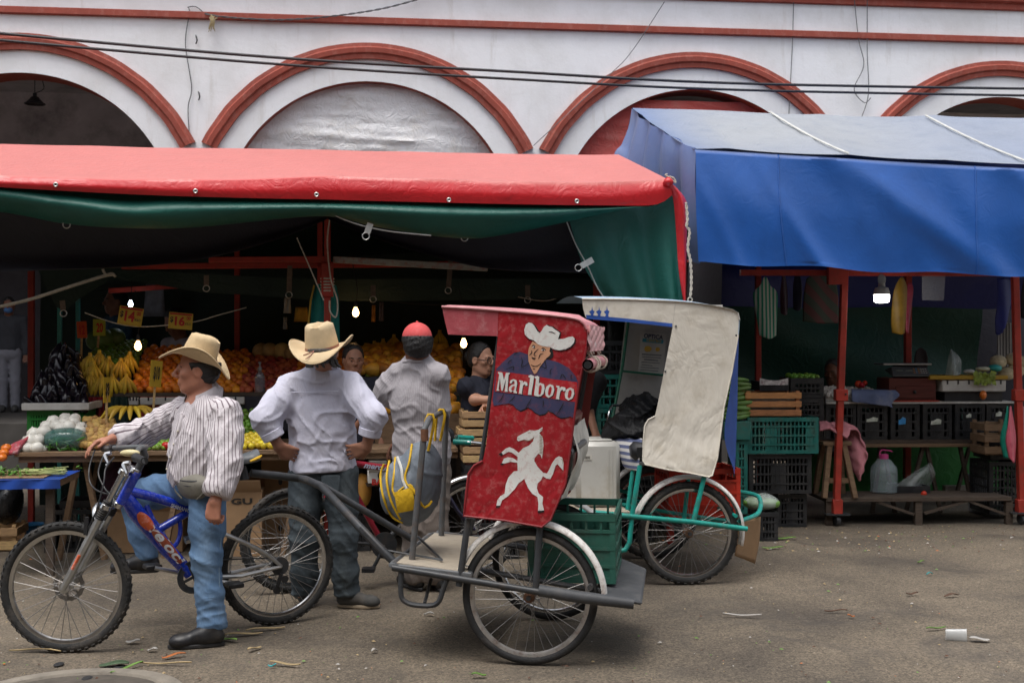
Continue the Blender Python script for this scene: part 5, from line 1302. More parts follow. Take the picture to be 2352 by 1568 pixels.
def wood_crate(fr,x,y,z,w_,d_,h_,mtl,label,rows=3,group=None,gap=.35):
 t=thing('wooden_crate',label,'crate',fr.p(x+w_/2,y+d_/2,z),fr.yaw,group)
 sh=h_/rows
 for i in range(rows):
  z0=z+i*sh+sh*gap*.3;z1=z+(i+1)*sh-sh*gap*.7;j=rg.uniform(-.004,.004)
  for b in ((x,x+w_,y+j,y+.012+j),(x,x+w_,y+d_-.012,y+d_),(x,x+.011,y+.013,y+d_-.013),(x+w_-.011,x+w_,y+.013,y+d_-.013)):
   m_=MB();m_.box(fr,*b,z0+rg.uniform(0,.004),z1);m_.build('slat',mtl,t,bevel=.0015)
 for cx in (x+.013,x+w_-.043):
  for cy in (y+.013,y+d_-.043):m_=MB();m_.box(fr,cx,cx+.03,cy,cy+.03,z,z+h_*.99);m_.build('corner_post',mtl,t)
 m_=MB();m_.box(fr,x+.012,x+w_-.012,y+.014,y+d_-.014,z+.001,z+.012);m_.build('base',mtl,t)
 return t
def proto(name,mb,mtl):
 o=mb.build(name,mtl,base=(0,0,0));me=o.data;bpy.data.objects.remove(o);me.name=name;return me
def slope(fr,x0,x1,y0,z0,y1,z1,sp,jit=.15,layers=1):
 n=max(1,int(math.hypot(y1-y0,z1-z0)/(sp*.87)));out=[]
 for i in range(n+1):
  t=i/max(1,n);k=int((x1-x0)/sp)
  for j in range(k+(i%2==0)):
   x=x0+sp*(j+.5*(i%2))+rg.uniform(-jit,jit)*sp
   out.append(fr.p(x,y0+(y1-y0)*t+rg.uniform(-jit,jit)*sp,z0+(z1-z0)*t+rg.uniform(-jit,jit)*sp*.5))
 return out
def scatter(me,pts,label,cat,group,s=(.84,1.14),rot=True):
 for p in pts:
  r_=(rg.uniform(0,6.28),rg.uniform(0,6.28),rg.uniform(0,6.28))if rot is True else (rg.uniform(-.3,.3),rg.uniform(-.3,.3),rg.uniform(0,6.28))
  place(me,p,r_,rg.uniform(*s),None,label,cat,group)
def fruit(name,prof,mtl,n=12):
 m_=MB();m_.lathe(prof,(0,0,0),n=n);return proto(name,m_,mtl)
def sph(r,sq=1.0,k=8,dimple=0):return [(max(.0004,r*math.sin(math.pi*i/k)),-r*sq*math.cos(math.pi*i/k)-(dimple*r if i in (0,k)else 0)*(1 if i else -1))for i in range(k+1)]
ORANGE=fruit('orange',sph(.037,.96,8,.08),mat('orange_peel',(.62,.19,.012),.45,.12,20,bump=.2,bscale=200,objvar=.22))
PEACH=fruit('peach',sph(.036,.98,8,.1),mat('peach_skin',(.34,.06,.025),.6,.35,14,objvar=.3))
LIME=fruit('lime',sph(.024,1.12),mat('lime_peel',(.10,.20,.018),.4,.25,20,objvar=.3),10)
YLIME=fruit('lemon',sph(.026,1.15),mat('lemon_peel',(.60,.46,.03),.4,.15,20,objvar=.2),10)
TOMAT=fruit('tomatillo',sph(.019,.9),mat('tomatillo_skin',(.17,.30,.035),.3,.25,20,objvar=.35),10)
POTATO=fruit('potato',[(.0004,-.040),(.022,-.034),(.033,-.015),(.034,.010),(.026,.032),(.0004,.040)],mat('potato_skin',(.46,.28,.09),.7,.2,18,bump=.2,bscale=60,objvar=.2))
MANGO=fruit('mango',[(.0004,-.062),(.030,-.05),(.047,-.015),(.046,.015),(.028,.048),(.0004,.058)],mat('mango_skin',(.62,.26,.02),.4,.3,9,objvar=.25))
PAPAYA=fruit('papaya',[(.0004,-.075),(.034,-.062),(.052,-.02),(.050,.02),(.028,.06),(.0004,.075)],mat('papaya_skin',(.46,.22,.03),.45,.4,8,objvar=.3))
PEAR=fruit('pear',[(.0004,-.04),(.028,-.032),(.036,-.01),(.028,.016),(.014,.036),(.0004,.045)],mat('pear_skin',(.30,.36,.05),.45,.25,14,objvar=.2))
MELON=fruit('melon',sph(.075,1.0,10),mat('melon_rind',(.40,.28,.12),.7,.3,16,bump=.4,bscale=60,objvar=.2),16)
GMELON=fruit('green_melon',sph(.095,.9,10),mat('green_melon_rind',(.09,.17,.05),.5,.35,9,objvar=.2),16)
ONION=fruit('white_onion',[(.002,-.037),(.020,-.036),(.040,-.020),(.046,.002),(.038,.024),(.020,.036),(.008,.042),(.004,.047),(.0005,.048)],mat('white_onion_skin',(.68,.66,.60),.35,.08,9,objvar=.08),16)
EGGP=fruit('eggplant',[(.0005,-.095),(.025,-.088),(.040,-.055),(.042,-.02),(.030,.03),(.020,.07),(.014,.082),(.006,.086),(.005,.1),(.0005,.1)],mat('eggplant_skin',(.006,.004,.008),.16,.3,6,spec=.5),14)
GARLIC=fruit('garlic',[(.003,-.02),(.018,-.018),(.026,-.004),(.02,.012),(.006,.024),(.004,.04),(.0005,.041)],mat('garlic_skin',(.62,.58,.54),.6,.15,30,objvar=.12),10)
TOMATO=fruit('tomato',sph(.032,.82,8,.1),mat('tomato_skin',(.46,.02,.012),.25,.15,10,objvar=.15))
CARROT=fruit('orange_pepper',sph(.04,.7,8,.3),mat('orange_pepper_skin',(.62,.16,.02),.3,.15,10))
m_=MB();m_.tube([V_ for V_ in [Vector((-.10,0,0)),Vector((-.085,0,0)),Vector((0,0,0)),Vector((.075,0,0)),Vector((.098,0,0)),Vector((.10,0,0))]],[.012,.019,.021,.019,.012,.010],10)
ZUCC=proto('zucchini',m_,[mat('zucchini_skin',(.10,.19,.04),.35,.45,22,stretch=(.4,6,6),objvar=.2)])
m_=MB()
bp_=catmull([Vector((0,0,0)),Vector((0,-.035,-.05)),Vector((0,-.045,-.11)),Vector((0,-.02,-.17))],9)
m_.tube(bp_,[.006,.008,.014,.0165,.017,.0165,.014,.009,.005],8)
BANM=mat('banana_skin',(.55,.36,.03),.5,.2,18,dirt=(.16,.09,.02),dscale=18,damt=.7,objvar=.15)
BANANA=proto('banana',m_,BANM)
def banana_bunch(p,yaw,n,label,group,flat=False,s=1.0):
 t=thing('banana_bunch',label,'bananas',p,yaw,group)
 for i in range(n):
  a=(i/(n-1)-.5)*(2.4 if flat else 1.5)
  o=place(BANANA,(math.sin(a)*.02,-.02*math.cos(a),0),(rg.uniform(.05,.25),-a*.62+rg.uniform(-.06,.06),a*.35)if not flat else (-1.15,0,a),s*rg.uniform(.92,1.05),t)
 m_=MB();m_.tube([Vector(p)+UP*.03,Vector(p)-UP*.012],[.014,.02],8);m_.build('stem',BANM,t)
sx=lambda px,yl,py=900:S1 .loc(px,py,yl).x
sz=lambda px,py,yl:S1 .loc(px,py,yl).z
# ---- tables
zt=sz(120,1038,0)
tab=thing('fruit_table','rough plank table along the front of the fruit stall','table',S1 .p(sx(330,0),.4,0),S1 .yaw)
xa,xb=sx(33,0),sx(1052,0)
for i,y in enumerate((0,.26,.52,.78)):
 m_=MB();m_.box(S1,xa+rg.uniform(-.02,.02),xb,y,y+.25,zt-.032,zt);m_.build('plank',WOOD,tab,bevel=.003)
m_=MB();m_.box(S1,xa+.02,xb,.03,.07,zt-.075,zt-.033);m_.build('batten',WOOD,tab)
for px in (190,430,700,980):
 x=sx(px,.15)
 for dx in (-.10,.10):
  for y in (.12,.85):m_=MB();m_.bar(S1 .p(x+dx*.2,y,zt-.04),S1 .p(x+dx*1.6,y,0),.035,.045);m_.build('leg',WOOD,tab)
zs_=sz(300,902,.95)
shf=thing('produce_shelf','raised shelf with draped cloths carrying bananas and oranges','shelf',S1 .p(sx(450,.95),1.3,0),S1 .yaw)
xs0,xs1=sx(195,.95),sx(1060,.95)
m_=MB();m_.box(S1,xs0,xs1,.95,1.95,zs_-.03,zs_);m_.build('board',WOOD_DK,shf)
for k in range(5):m_=MB();x=xs0+(xs1-xs0-.04)*k/4;m_.box(S1,x,x+.04,1.0,1.04,0,zs_-.03);m_.build('leg',WOOD_DK,shf)
CL={'r':mat('red_skirt_cloth',(.22,.012,.014),.6,.2,5),'g':DKGREENT,'w':mat('white_foam_box',(.50,.49,.46),.7,.12,8,dirt=(.2,.17,.13),dscale=5),'b':NAVYT}
for a,b,c in ((196,240,'r'),(241,294,'g'),(322,420,'r'),(421,560,'g'),(561,800,'b'),(801,1055,'g')):
 x0_,x1_=sx(a,.94),sx(b,.94);m_=MB();m_.grid([[S1 .p(x0_+(x1_-x0_)*u/14,.935+.012*math.sin(u*1.7+v),zs_-.03-v*.28)for u in range(15)]for v in (0,.5,1)]);m_.build('skirt',CL[c],shf,smooth=60)
for a,b in ((297,319),(323,440),(442,562),(850,930),(932,1010)):
 m_=MB();x0_,x1_=sx(a,.93),sx(b,.93);m_.box(S1,x0_,x1_,.90,.944,zs_-.095,zs_-.035)
 o=m_.build('foam_box',CL['w'],shf,bevel=.006)
 for k in range(3):q=x0_+(x1_-x0_)*(k+.5)/3;m_=MB();m_.box(S1,q-.006,q+.006,.896,.902,zs_-.06,zs_-.034);m_.build('slot',PLAST_BK,o)
 # ---- front row
GRNC=mat('grass_green_plastic',(.016,.16,.025),.4,.2,8)
gx0,gx1=sx(62,.55),sx(194,.55);gz1=sz(120,942,.55)
crate(S1,gx0,.55,zt,gx1-gx0,.38,gz1-zt,GRNC,'grass green plastic crate under the eggplants at the left of the table',nv=22,bars=4)
et=thing('foam_tray','white foam tray on the green crate holding the eggplant heap','tray',S1 .p((gx0+gx1)/2,.75,gz1),S1 .yaw)
m_=MB();a,b=sx(49,.5),sx(205,.5)
for bx_ in ((a,b,.50,.53,0,.055),(a,b,.95,.98,0,.055),(a,a+.03,.53,.95,0,.055),(b-.03,b,.53,.95,0,.055),(a+.03,b-.03,.53,.95,.002,.02)):m_.box(S1,bx_[0],bx_[1],bx_[2],bx_[3],gz1+.002+bx_[4],gz1+.002+bx_[5])
m_.build('tray_body',CL['w'],et,bevel=.005)
pts=[]
for lay in range(8):
 zz=gz1+.06+lay*.052;w_=1-lay*.085;y0=.56+lay*.03
 n=int((b-a)*w_/.058)
 for j in range(n):pts.append((S1 .p((a+b)/2+(j-(n-1)/2)*.058+rg.uniform(-.012,.012),y0+rg.uniform(0,.05),zz+rg.uniform(-.01,.01))))
for p in pts:place(EGGP,p,(rg.uniform(-.5,.9),rg.uniform(-.5,.5),rg.uniform(-.6,.6)),rg.uniform(.75,1),None,'glossy black eggplant in the heap on the foam tray','eggplant','eggplants heaped on the tray')
on=[(65,1030,.06),(85,1029,.05),(97,1033,.14),(70,1012,.12),(88,1010,.12),(62,1018,.16),(78,996,.2),(101,993,.2),(95,1016,.2),(107,980,.28),(122,968,.34),(130,978,.28),(112,990,.3),(148,973,.3),(158,981,.24),(168,970,.34),(172,962,.42),(150,962,.42),(181,990,.26),(186,982,.32),(140,985,.22)]
for px,py,yl in on:place(ONION,S1 .at(px,py,yl),(rg.uniform(-.8,.8),rg.uniform(-.8,.8),rg.uniform(0,6)),rg.uniform(1.0,1.25),None,'peeled white onion in the heap beside the green bag','onion','white onions heaped on the table')
m_=MB();m_.grid(sheet([[S1 .p(sx(64,.1),.45,zt),S1 .p(sx(180,.1),.5,zt)],[S1 .p(sx(70,.1),.3,zt+.10),S1 .p(sx(180,.1),.35,zt+.2)],[S1 .p(sx(60,.1),.1,zt),S1 .p(sx(185,.1),.12,zt)]],8,8));tag(m_.build('sacking',WOOD_DK),'sacking bedded under the white onions on the table','sack')
for py0,n in ((1020,9),(1010,9),(1000,9),(990,8),(980,8),(970,7),(964,5)):
 for j in range(n):place(POTATO,S1 .at(190+j*9+rg.uniform(-3,3)+(1020-py0)*.15,py0+rg.uniform(-3,3),.10+(1022-py0)*.006),(rg.uniform(0,6),rg.uniform(0,6),0),rg.uniform(.75,.95),None,'yellow potato in the heap by the banana hand','potato','potatoes heaped on the table')
scatter(TOMAT,slope(S1,sx(262,.1),sx(384,.1),.04,zt+.02,.40,zt+.10,.036),'small green tomatillo in the spread behind the handlebar','tomatillo','tomatillos spread on the table',(.8,1.15))
scatter(YLIME,slope(S1,sx(562,.1),sx(628,.1),.05,zt+.025,.25,zt+.09,.048),'small yellow lemon in the heap beside the bicycle saddle','lemon','lemons heaped on the table')
scatter(TOMATO,[S1 .p(sx(384,.1)+.03*k,.06+.05*(k%2),zt+.03)for k in range(3)],'red tomato at the end of the tomatillos','tomato','tomatoes by the tomatillos')
scatter(LIME,slope(S1,sx(556,.4),sx(640,.4),.35,zt+.1,.6,zt+.25,.05),'dark green lime behind the yellow lemons','lime','limes behind the lemons')
banana_bunch(S1 .at(300,940,.5),S1 .yaw,8,'flat hand of bananas lying on the potatoes',None,True,1.25)
# bag of chillies
PLG=mat('green_tinted_bag',(.08,.20,.18),.12,.3,9,bump=.6,bscale=18,alpha=.55,spec=.8,dirt=(.02,.06,.02),dscale=10,damt=.8)
bt=thing('chilli_bag','green tinted plastic bag of green chillies on the table edge','bag',S1 .at(148,1036,.06),S1 .yaw)
pf=wob(201,8,12,40)
def blob(c,r,ax_,amp,seed,n=22,m=14):
 ff=wob(seed,8,8,30);rows=[]
 for i in range(m+1):
  t=math.pi*i/m-math.pi/2;rows.append([c+(lambda d:d+d.normalized()*amp*ff(d*1.0+c)if d.length>0 else d)(ax_.x*(math.cos(t)*math.cos(a)*r[0])+ax_.y*(math.cos(t)*math.sin(a)*r[1])+UP*(math.copysign(abs(math.sin(t))**.8,t)*r[2]))for a in [2*math.pi*k/n for k in range(n+1)]])
 return rows
m_=MB();m_.grid(blob(S1 .at(150,1008,.14),(.15,.10,.085),S1,.012,5));m_.build('bag_film',PLG,bt,smooth=60)
CHI=mat('chilli_skin',(.05,.16,.025),.25,.4,20)
m_=MB()
for i in range(46):
 c=S1 .at(rg.uniform(108,190),rg.uniform(1006,1032),.06+rg.uniform(0,.1));d=Vector((rg.uniform(-1,1),rg.uniform(-.3,.3),rg.uniform(-.4,.4))).normalized();m_.tube([c-d*.035,c,c+d*.04],[.005,.009,.002],5)
m_.build('chillies',CHI,bt);bt.children[-1]['kind']='stuff'
m_=MB();q=[S1 .at(14,1047,-.02),S1 .at(40,1040,-.02),S1 .at(70,1006,.1),S1 .at(40,1020,.2)];m_.grid(sheet([[q[0],q[3]],[q[1],q[2]]],10,8,lambda p,u,v:UP*.03*math.sin(3.1*u)+UP*.012*pf(p)));tag(m_.build('mesh_sack',mat('red_white_mesh',(.36,.05,.07),.7,.5,40,bump=.5,bscale=80,dirt=(.6,.5,.5),dscale=30,damt=.7),smooth=60,solid=.02),'red mesh sack slumped over the left end of the table','sack')
for k in range(3):place(CARROT,S1 .at(4+k*5,1050-k*11,-.06+k*.04),(rg.uniform(0,1),0,0),.95,None,'yellow orange pepper at the very left edge of the stall','pepper','peppers at the left edge')
# ---- second row
for px,py,yl in ((207,818,1.15),(228,812,1.2),(250,826,1.15),(277,830,1.12),(298,815,1.2),(210,862,1.0),(233,868,.98),(258,866,.98),(290,866,1.0),(215,838,1.08)):
 banana_bunch(S1 .at(px,py,yl),S1 .yaw+rg.uniform(-.2,.2),5,'ripe banana bunch hanging down the stepped display','banana bunches on the display',s=.95)
scatter(LIME,slope(S1,sx(215,1.5),sx(318,1.5),1.35,sz(260,832,1.35),1.8,sz(260,785,1.8),.052),'green lime in the pile behind the bananas','lime','limes behind the bananas',(1,1.25))
scatter(GMELON,[S1 .at(240,778,1.75),S1 .at(264,776,1.8),S1 .at(222,782,1.8)],'round green melon on top of the lime pile','melon','green melons')
osl=lambda a,b,y0,y1,me,lab,cat,grp,sp=.074:scatter(me,slope(S1,sx(a,1.3),sx(b,1.3),1.0,sz((a+b)/2,y0,1.0)+.03,1.8,sz((a+b)/2,y1,1.8),sp),lab,cat,grp)
osl(318,470,903,800,ORANGE,'orange in the bank of oranges behind the seated man\'s hat','orange','oranges banked left of the inner post')
osl(471,560,903,810,ORANGE,'orange in the bank between the straw hat and the thin red post','orange','oranges banked by the inner post')
osl(561,690,903,815,PEACH,'dark peach in the bank beside the lavender shirt','peach','peaches banked on the shelf')
osl(690,800,900,805,ORANGE,'orange in the bank hidden behind the felt hat','orange','oranges behind the felt hat')
scatter(MELON,[S1 .at(620,805,1.75),S1 .at(648,808,1.75),S1 .at(670,812,1.7),S1 .at(600,808,1.8)],'netted melon on top of the peach bank','melon','melons over the peaches')
osl(826,940,855,800,PAPAYA,'yellow orange papaya stacked left of the red cap','papaya','papayas stacked by the red cap',.098)
scatter(PEAR,slope(S1,sx(850,1.0),sx(925,1.0),.98,sz(880,895,.98),1.2,sz(880,862,1.2),.07),'green pear in front of the papayas','pear','pears in front of the papayas')
osl(1000,1062,900,800,PAPAYA,'papaya stacked behind the red-capped man\'s shoulder','papaya','papayas right of the red cap',.098)
m_=MB();m_.box(S1,sx(860,.5),sx(1058,.5),.48,.9,zt,sz(950,950,.48));tag(m_.build('display_box',WOOD,bevel=.004),'plank display box raised behind the red-capped man','box')
scatter(MANGO,slope(S1,sx(1014,.6),sx(1062,.6),.52,sz(1040,945,.52)+.03,.85,sz(1040,880,.85),.085),'yellow mango piled beside the woman in glasses','mango','mangoes beside the woman')
scatter(MANGO,slope(S1,sx(866,.6),sx(900,.6),.5,sz(880,945,.5)+.03,.7,sz(880,915,.7),.085),'yellow mango glimpsed under the bent arm','mango','mangoes under the arm')
for px,py in ((880,785),(905,775),(930,780),(985,770),(1010,765),(860,790),(840,795)):
 banana_bunch(S1 .at(px,py,2.0),S1 .yaw,5,'greenish banana bunch in the dark rear of the stall','banana bunches at the rear',s=1.0)
m_=MB();m_.box(S1,sx(820,2.0),sx(1070,2.0),1.97,2.3,0,sz(940,805,2.0));tag(m_.build('rear_counter',WOOD_DK),'dark rear counter behind the papayas','counter')
m_=MB();m_.box(S1,sx(985,1.9),sx(1062,1.9),1.86,1.96,sz(1020,835,1.86),sz(1020,800,1.86));tag(m_.build('foam_box',CL['w'],bevel=.006),'white foam box end behind the red cap','box')
# ---- price cards
YCARD=mat('yellow_price_card',(.52,.33,.03),.6,.15,10,dirt=(.25,.12,.02),dscale=12);RINK=mat('red_poster_ink',(.42,.02,.015),.6);KINK=mat('black_poster_ink',(.03,.025,.02),.6)
def card(px,py,w_,h_,yl,rot,big,small,label,yaw=0,stick=None,mtl=YCARD):
 c=S1 .at(px,py,yl);f_=Fr((c.x,c.y,0),math.degrees(S1 .yaw)+yaw);ca,sa=math.cos(rot),math.sin(rot)
 t=thing('price_card',label,'price card',c,f_.yaw)
 pt=lambda x,z,y=0:c+f_.x*(x*ca-z*sa)+UP*(x*sa+z*ca)-f_.y*y
 m_=MB();q=[pt(-w_/2,-h_/2),pt(w_/2,-h_/2),pt(w_/2,h_/2),pt(-w_/2,h_/2)];m_.hexa(q+[p-f_.y*.003 for p in q]);m_.build('card',mtl,t)
 nn=-f_.y
 if small:text_on(t,'$',pt(-w_*.44,-h_*.15,.006),pt(-w_*.30,-h_*.15,.006),h_*.38,nn,KINK,bold=.02);text_on(t,'00',pt(w_*.24,h_*.08,.006),pt(w_*.42,h_*.08,.006),h_*.22,nn,RINK,bold=.03);text_on(t,'KILO',pt(w_*.2,-h_*.22,.006),pt(w_*.44,-h_*.22,.006),h_*.14,nn,KINK,bold=.02)
 text_on(t,big,pt(-w_*.24,-h_*.3,.006),pt(w_*.18 if small else w_*.3,-h_*.3,.006),h_*.58,nn,RINK if small or mtl is not YCARD else KINK,bold=.04)
 if small:m_=MB();q=[pt(-w_*.46,h_*.36,.005),pt(w_*.46,h_*.36,.005),pt(w_*.46,h_*.46,.005),pt(-w_*.46,h_*.46,.005)];m_.hexa(q+[p-f_.y*.001 for p in q]);m_.build('header_strip',RINK,t)
 if stick:m_=MB();m_.bar(S1 .at(*stick,yl)+S1 .y*.006,c+S1 .y*.006+UP*.02,.016,.010,up=S1 .y);m_.build('stick',WOOD_LT,t)
card(300,726,.185,.145,.88,-.16,'14',1,'yellow card priced 14 hanging on the cord above the lime pile')
card(415,737,.185,.13,.88,-.08,'16',1,'yellow card priced 16 hanging on the cord above the straw hat')
card(358,858,.12,.20,.45,-.1,'$10',0,'yellow price card on a stick before the oranges',55,(351,950))
card(245,895,.10,.19,.35,0,'$8',0,'narrow turned price card on a stick in the potatoes',72,(244,972))
card(188,757,.08,.14,1.6,.05,'12',0,'small orange red card on a stick behind the eggplants',20,(186,830),mat('orange_card',(.50,.07,.01),.6))
card(228,752,.10,.14,1.6,0,'20',0,'green yellow card on a stick above the bananas',10,(222,830),mat('green_card',(.30,.34,.03),.6))
# ---- lit bulbs
def bulb(px,py,yl,label,col,e,w_,fr=S1,r_=.028,flex=True):
 c=fr.at(px,py,yl);t=thing('light_bulb',label,'light bulb',c,0)
 m_=MB();m_.lathe([(.0005,-r_*1.15),(r_*.7,-r_*.8),(r_,0),(r_*.8,r_*.75),(r_*.45,r_*1.5),(r_*.42,r_*1.7)],c,n=14);m_.build('glass',mat('lit_glass_'+str(px),col,.3,0,5,emit=e),t)
 m_=MB();m_.lathe([(r_*.5,r_*1.71),(r_*.6,r_*2.0),(r_*.5,r_*3.2),(.004,r_*3.4)],c,n=12);m_.build('socket',PLAST_BK,t)
 if flex:m_=MB();m_.tube(catmull([c+UP*r_*3.3,c+Vector((.01,0,.2)),c+Vector((-.04,.05,.45))],10),.004,5);m_.build('flex',CABLE,t)
 l_=bpy.data.lights.new('bulb_light','POINT');l_.energy=w_;l_.color=col;l_.shadow_soft_size=.03;lo=bpy.data.objects.new('bulb_light',l_);lo.location=(0,0,-r_*1.6);lo.parent=t;COL.objects.link(lo)
WARM=(1.0,.55,.2)
bulb(317,796,.95,'lit warm bulb hanging before the lime pile',WARM,6,.22);bulb(817,719,.9,'lit warm bulb near the red post above the felt hat',WARM,6,.22);bulb(1065,790,.9,'lit warm bulb left of the woman in glasses',WARM,6,.22)
bulb(300,699,2.0,'small cold white lamp far back in the fruit stall',(.75,.85,1),6,.1,r_=.022)
# ---- under the tables, left
BLKC=mat('black_crate_plastic',(.018,.019,.021),.45,.25,8,dirt=(.07,.065,.06),dscale=6,damt=.6);BLUT=mat('blue_oilcloth',(.02,.07,.34),.4,.2,4,bump=.3,bscale=12)
bl=thing('low_table','low table covered with blue oilcloth and cardboard at the left','table',S1 .at(60,1200,-.4),S1 .yaw)
bz=sz(70,1101,-.55);b0,b1=sx(-60,-.55),sx(139,-.55)
m_=MB();m_.grid([[S1 .p(x,-.56+.008*math.sin(x*30+v*2),bz-v*.062)for x in [b0+(b1-b0)*k/20 for k in range(21)]]for v in (0,.5,1)]);m_.grid([[S1 .p(b0,y,bz),S1 .p(b1,y,bz)]for y in (-.56,0)]);m_.build('oilcloth',BLUT,bl,smooth=60)
m_=MB();m_.box(S1,b0,b1-.01,-.55,0,bz-.05,bz-.003);m_.build('board',WOOD,bl);m_=MB();m_.box(S1,b0,b1-.12,-.5,-.06,bz+.003,bz+.009);m_.build('cardboard',mat('cardboard',(.30,.19,.10),.85,.15,8),bl)
for x in (b1-.06,b1-.5):m_=MB();m_.box(S1,x-.05,x,-.5,-.45,0,bz-.05);m_.build('leg',WOOD_DK,bl)
hb_=thing('herb_bundle','bundle of green herbs lying on the blue table','herbs',S1 .p(b1-.35,-.35,bz+.01),S1 .yaw);m_=MB();LEAF=mat('herb_leaf',(.07,.19,.025),.5,.4,20)
for i in range(420):
 a=S1 .p(b1-.62+abs(rg.gauss(0,.2)),-.34+rg.gauss(0,.06),bz+.015+abs(rg.gauss(0,.02)));d=Vector((rg.uniform(-1,1),rg.uniform(-1,1),rg.uniform(-.1,.7))).normalized()*.022;e=d.cross(UP).normalized()*.009;m_.add([a-d,a+e,a+d,a-e],[(0,1,2,3)])
m_.build('leaves',LEAF,hb_,smooth=0,kind='stuff');m_=MB()
for i in range(26):a=S1 .p(b1-.3,-.34+rg.gauss(0,.05),bz+.02+rg.uniform(0,.03));m_.tube([a,a+Vector((.28,rg.uniform(-.05,.05),rg.uniform(-.02,.02)))],.003,4)
m_.build('stalks',mat('herb_stalk',(.30,.34,.12),.6),hb_,smooth=0,kind='stuff')
cz=lambda px,py:G(px,py)
def gcrate(px0,px1,py_top,py_bot,dep,mtl,label,fr0=S1,**k):
 g_=G((px0+px1)/2,py_bot);f_=Fr((g_.x,g_.y,0),math.degrees(fr0 .yaw));w_=(px1-px0)/FPX*g_.y;h_=(py_bot-py_top)/FPX*g_.y
 return crate(f_,-w_/2,0,0,w_,dep,h_,mtl,label,**k)
gcrate(104,222,1170,1268,.35,BLKC,'black plastic crate on the ground under the left table',nv=10,bars=2)
f_=Fr(G(176,1268),12);crate(f_,-.13,.06,.33,.36,.3,.05,BLKC,'shallow black tray stacked askew on the black crate',nv=8,bars=2,name='tray')
tub=thing('blue_tub','blue plastic tub on the ground at the left','tub',G(72,1240),0);m_=MB();m_.lathe([(.075,0),(.085,.01),(.10,.12),(.112,.128),(.106,.132),(.094,.125),(.07,.012)],G(72,1240),n=24);m_.build('tub_body',mat('blue_plastic',(.012,.10,.22),.4),tub)
f_=Fr(G(14,1266),6.6);wood_crate(f_,-.18,0,0,.26,.3,.2,WOOD_LT,'small wooden crate at the left edge under a black bag',2)
m_=MB();m_.grid(blob(G(6,1262)+Vector((0,.12,.34)),(.10,.14,.17),f_,.02,9));tag(m_.build('black_bag',mat('black_bin_bag',(.012,.012,.013),.25,.3,10,bump=.7,bscale=25),smooth=60),'black plastic bag on the wooden crate at the left edge','bag')
m_=MB();m_.grid(blob(S1 .p(sx(290,.6),.65,.36),(.2,.2,.36),S1,.03,14));tag(m_.build('produce_sack',mat('purple_mesh',(.05,.012,.03),.8,.5,30,bump=.6,bscale=40),smooth=60),'sack of purple produce under the table behind the handlebar','sack')
CARD=mat('brown_cardboard',(.29,.18,.095),.85,.12,6,dirt=(.16,.09,.05),dscale=5)
def carton(px0,px1,py0,py1,d,dep,label,mtl=CARD,txt=None,yaw=8,tcol=None,floor=None):
 a,b=P(px0,py1,d),P(px1,py0,d);z0=a.z if floor is None else floor;f_=Fr((a.x,d,0),yaw);w_=b.x-a.x;t=thing('carton',label,'carton',f_.p(w_/2,dep/2,z0),f_.yaw)
 m_=MB();m_.box(f_,0,w_,0,dep,z0,b.z);m_.build('box_body',mtl,t,bevel=.003)
 for y in (0,dep):m_=MB();q=[f_.p(.004,y,b.z),f_.p(w_-.004,y,b.z),f_.p(w_-.01,y+(-.07 if y==0 else .09),b.z+.09),f_.p(.01,y+(-.07 if y==0 else .09),b.z+.09)];m_.hexa([p-UP*.002 for p in q]+[p+UP*.002 for p in q]);m_.build('flap',mtl,t)
 m_=MB();m_.lathe([(.016,-.002),(.016,.002)],f_.p(w_*.6,-.002,(z0+b.z)/2+.02),f_.y,12,1.0,1.6);m_.build('hand_hole',PLAST_BK,t)
 if txt:text_on(t,txt,f_.p(w_*.2,-.004,b.z-.09),f_.p(w_*.75,-.004,b.z-.09),.045,-f_.y,tcol or KINK,bold=.04)
carton(246,415,1175,1222,8.9,.35,'brown carton on the ground behind the blue bicycle frame',floor=.005)
carton(513,600,1130,1225,8.75,.35,'brown carton lettered GU behind the rear wheel',txt='GU',floor=.005)
carton(600,672,1058,1180,9.2,.3,'taller brown carton behind the lavender-shirted man\'s legs',floor=.3);carton(600,672,1182,1225,9.2,.3,'brown carton underneath the taller one',floor=.005)
carton(845,890,1085,1152,8.7,.3,'white banana carton lettered BA between the two men',CL['w'],'BA',tcol=RINK,floor=.55)
m_=MB();m_.box(S1,sx(790,.1),sx(905,.1),.12,.5,.50,.53);tag(m_.build('under_shelf',WOOD_DK),'lower board under the table carrying the cartons','shelf');
m_=MB();m_.grid(blob(S1 .at(832,1125,.2),(.07,.1,.13),S1,.008,31));tag(m_.build('yellow_sack',mat('yellow_orange_sack',(.46,.22,.04),.6,.3,9,dirt=(.12,.25,.05),dscale=7),smooth=60),'yellow orange sack beside the white carton','sack')
gcrate(816,850,1168,1266,.3,BLKC,'black crate on the ground between the two men',nv=6,bars=5)
f_=S1;x=sx(1056,-.15)
for i,(dx,h_)in enumerate(((.02,.13),(-.01,.12),(.015,.12))):
 wood_crate(S1,x+dx,-.2,.70+i*.128,.36,.34,.124,WOOD_LT,('lowest','middle','topmost')[i]+' pale wooden crate in the stack left of the red trailer',2,'pale wooden crates by the red trailer',.2)
crate(S1,x+.03,-.2,0,.4,.34,.34,BLKC,'black crate on the ground under the pale wooden crates',nv=8);crate(S1,x+.03,-.2,.345,.4,.34,.34,BLKC,'second black crate under the pale wooden crates',nv=8)
GTE=mat('teal_crate_plastic',(.012,.13,.11),.45,.25,8,dirt=(.13,.09,.06),dscale=7,damt=.5)
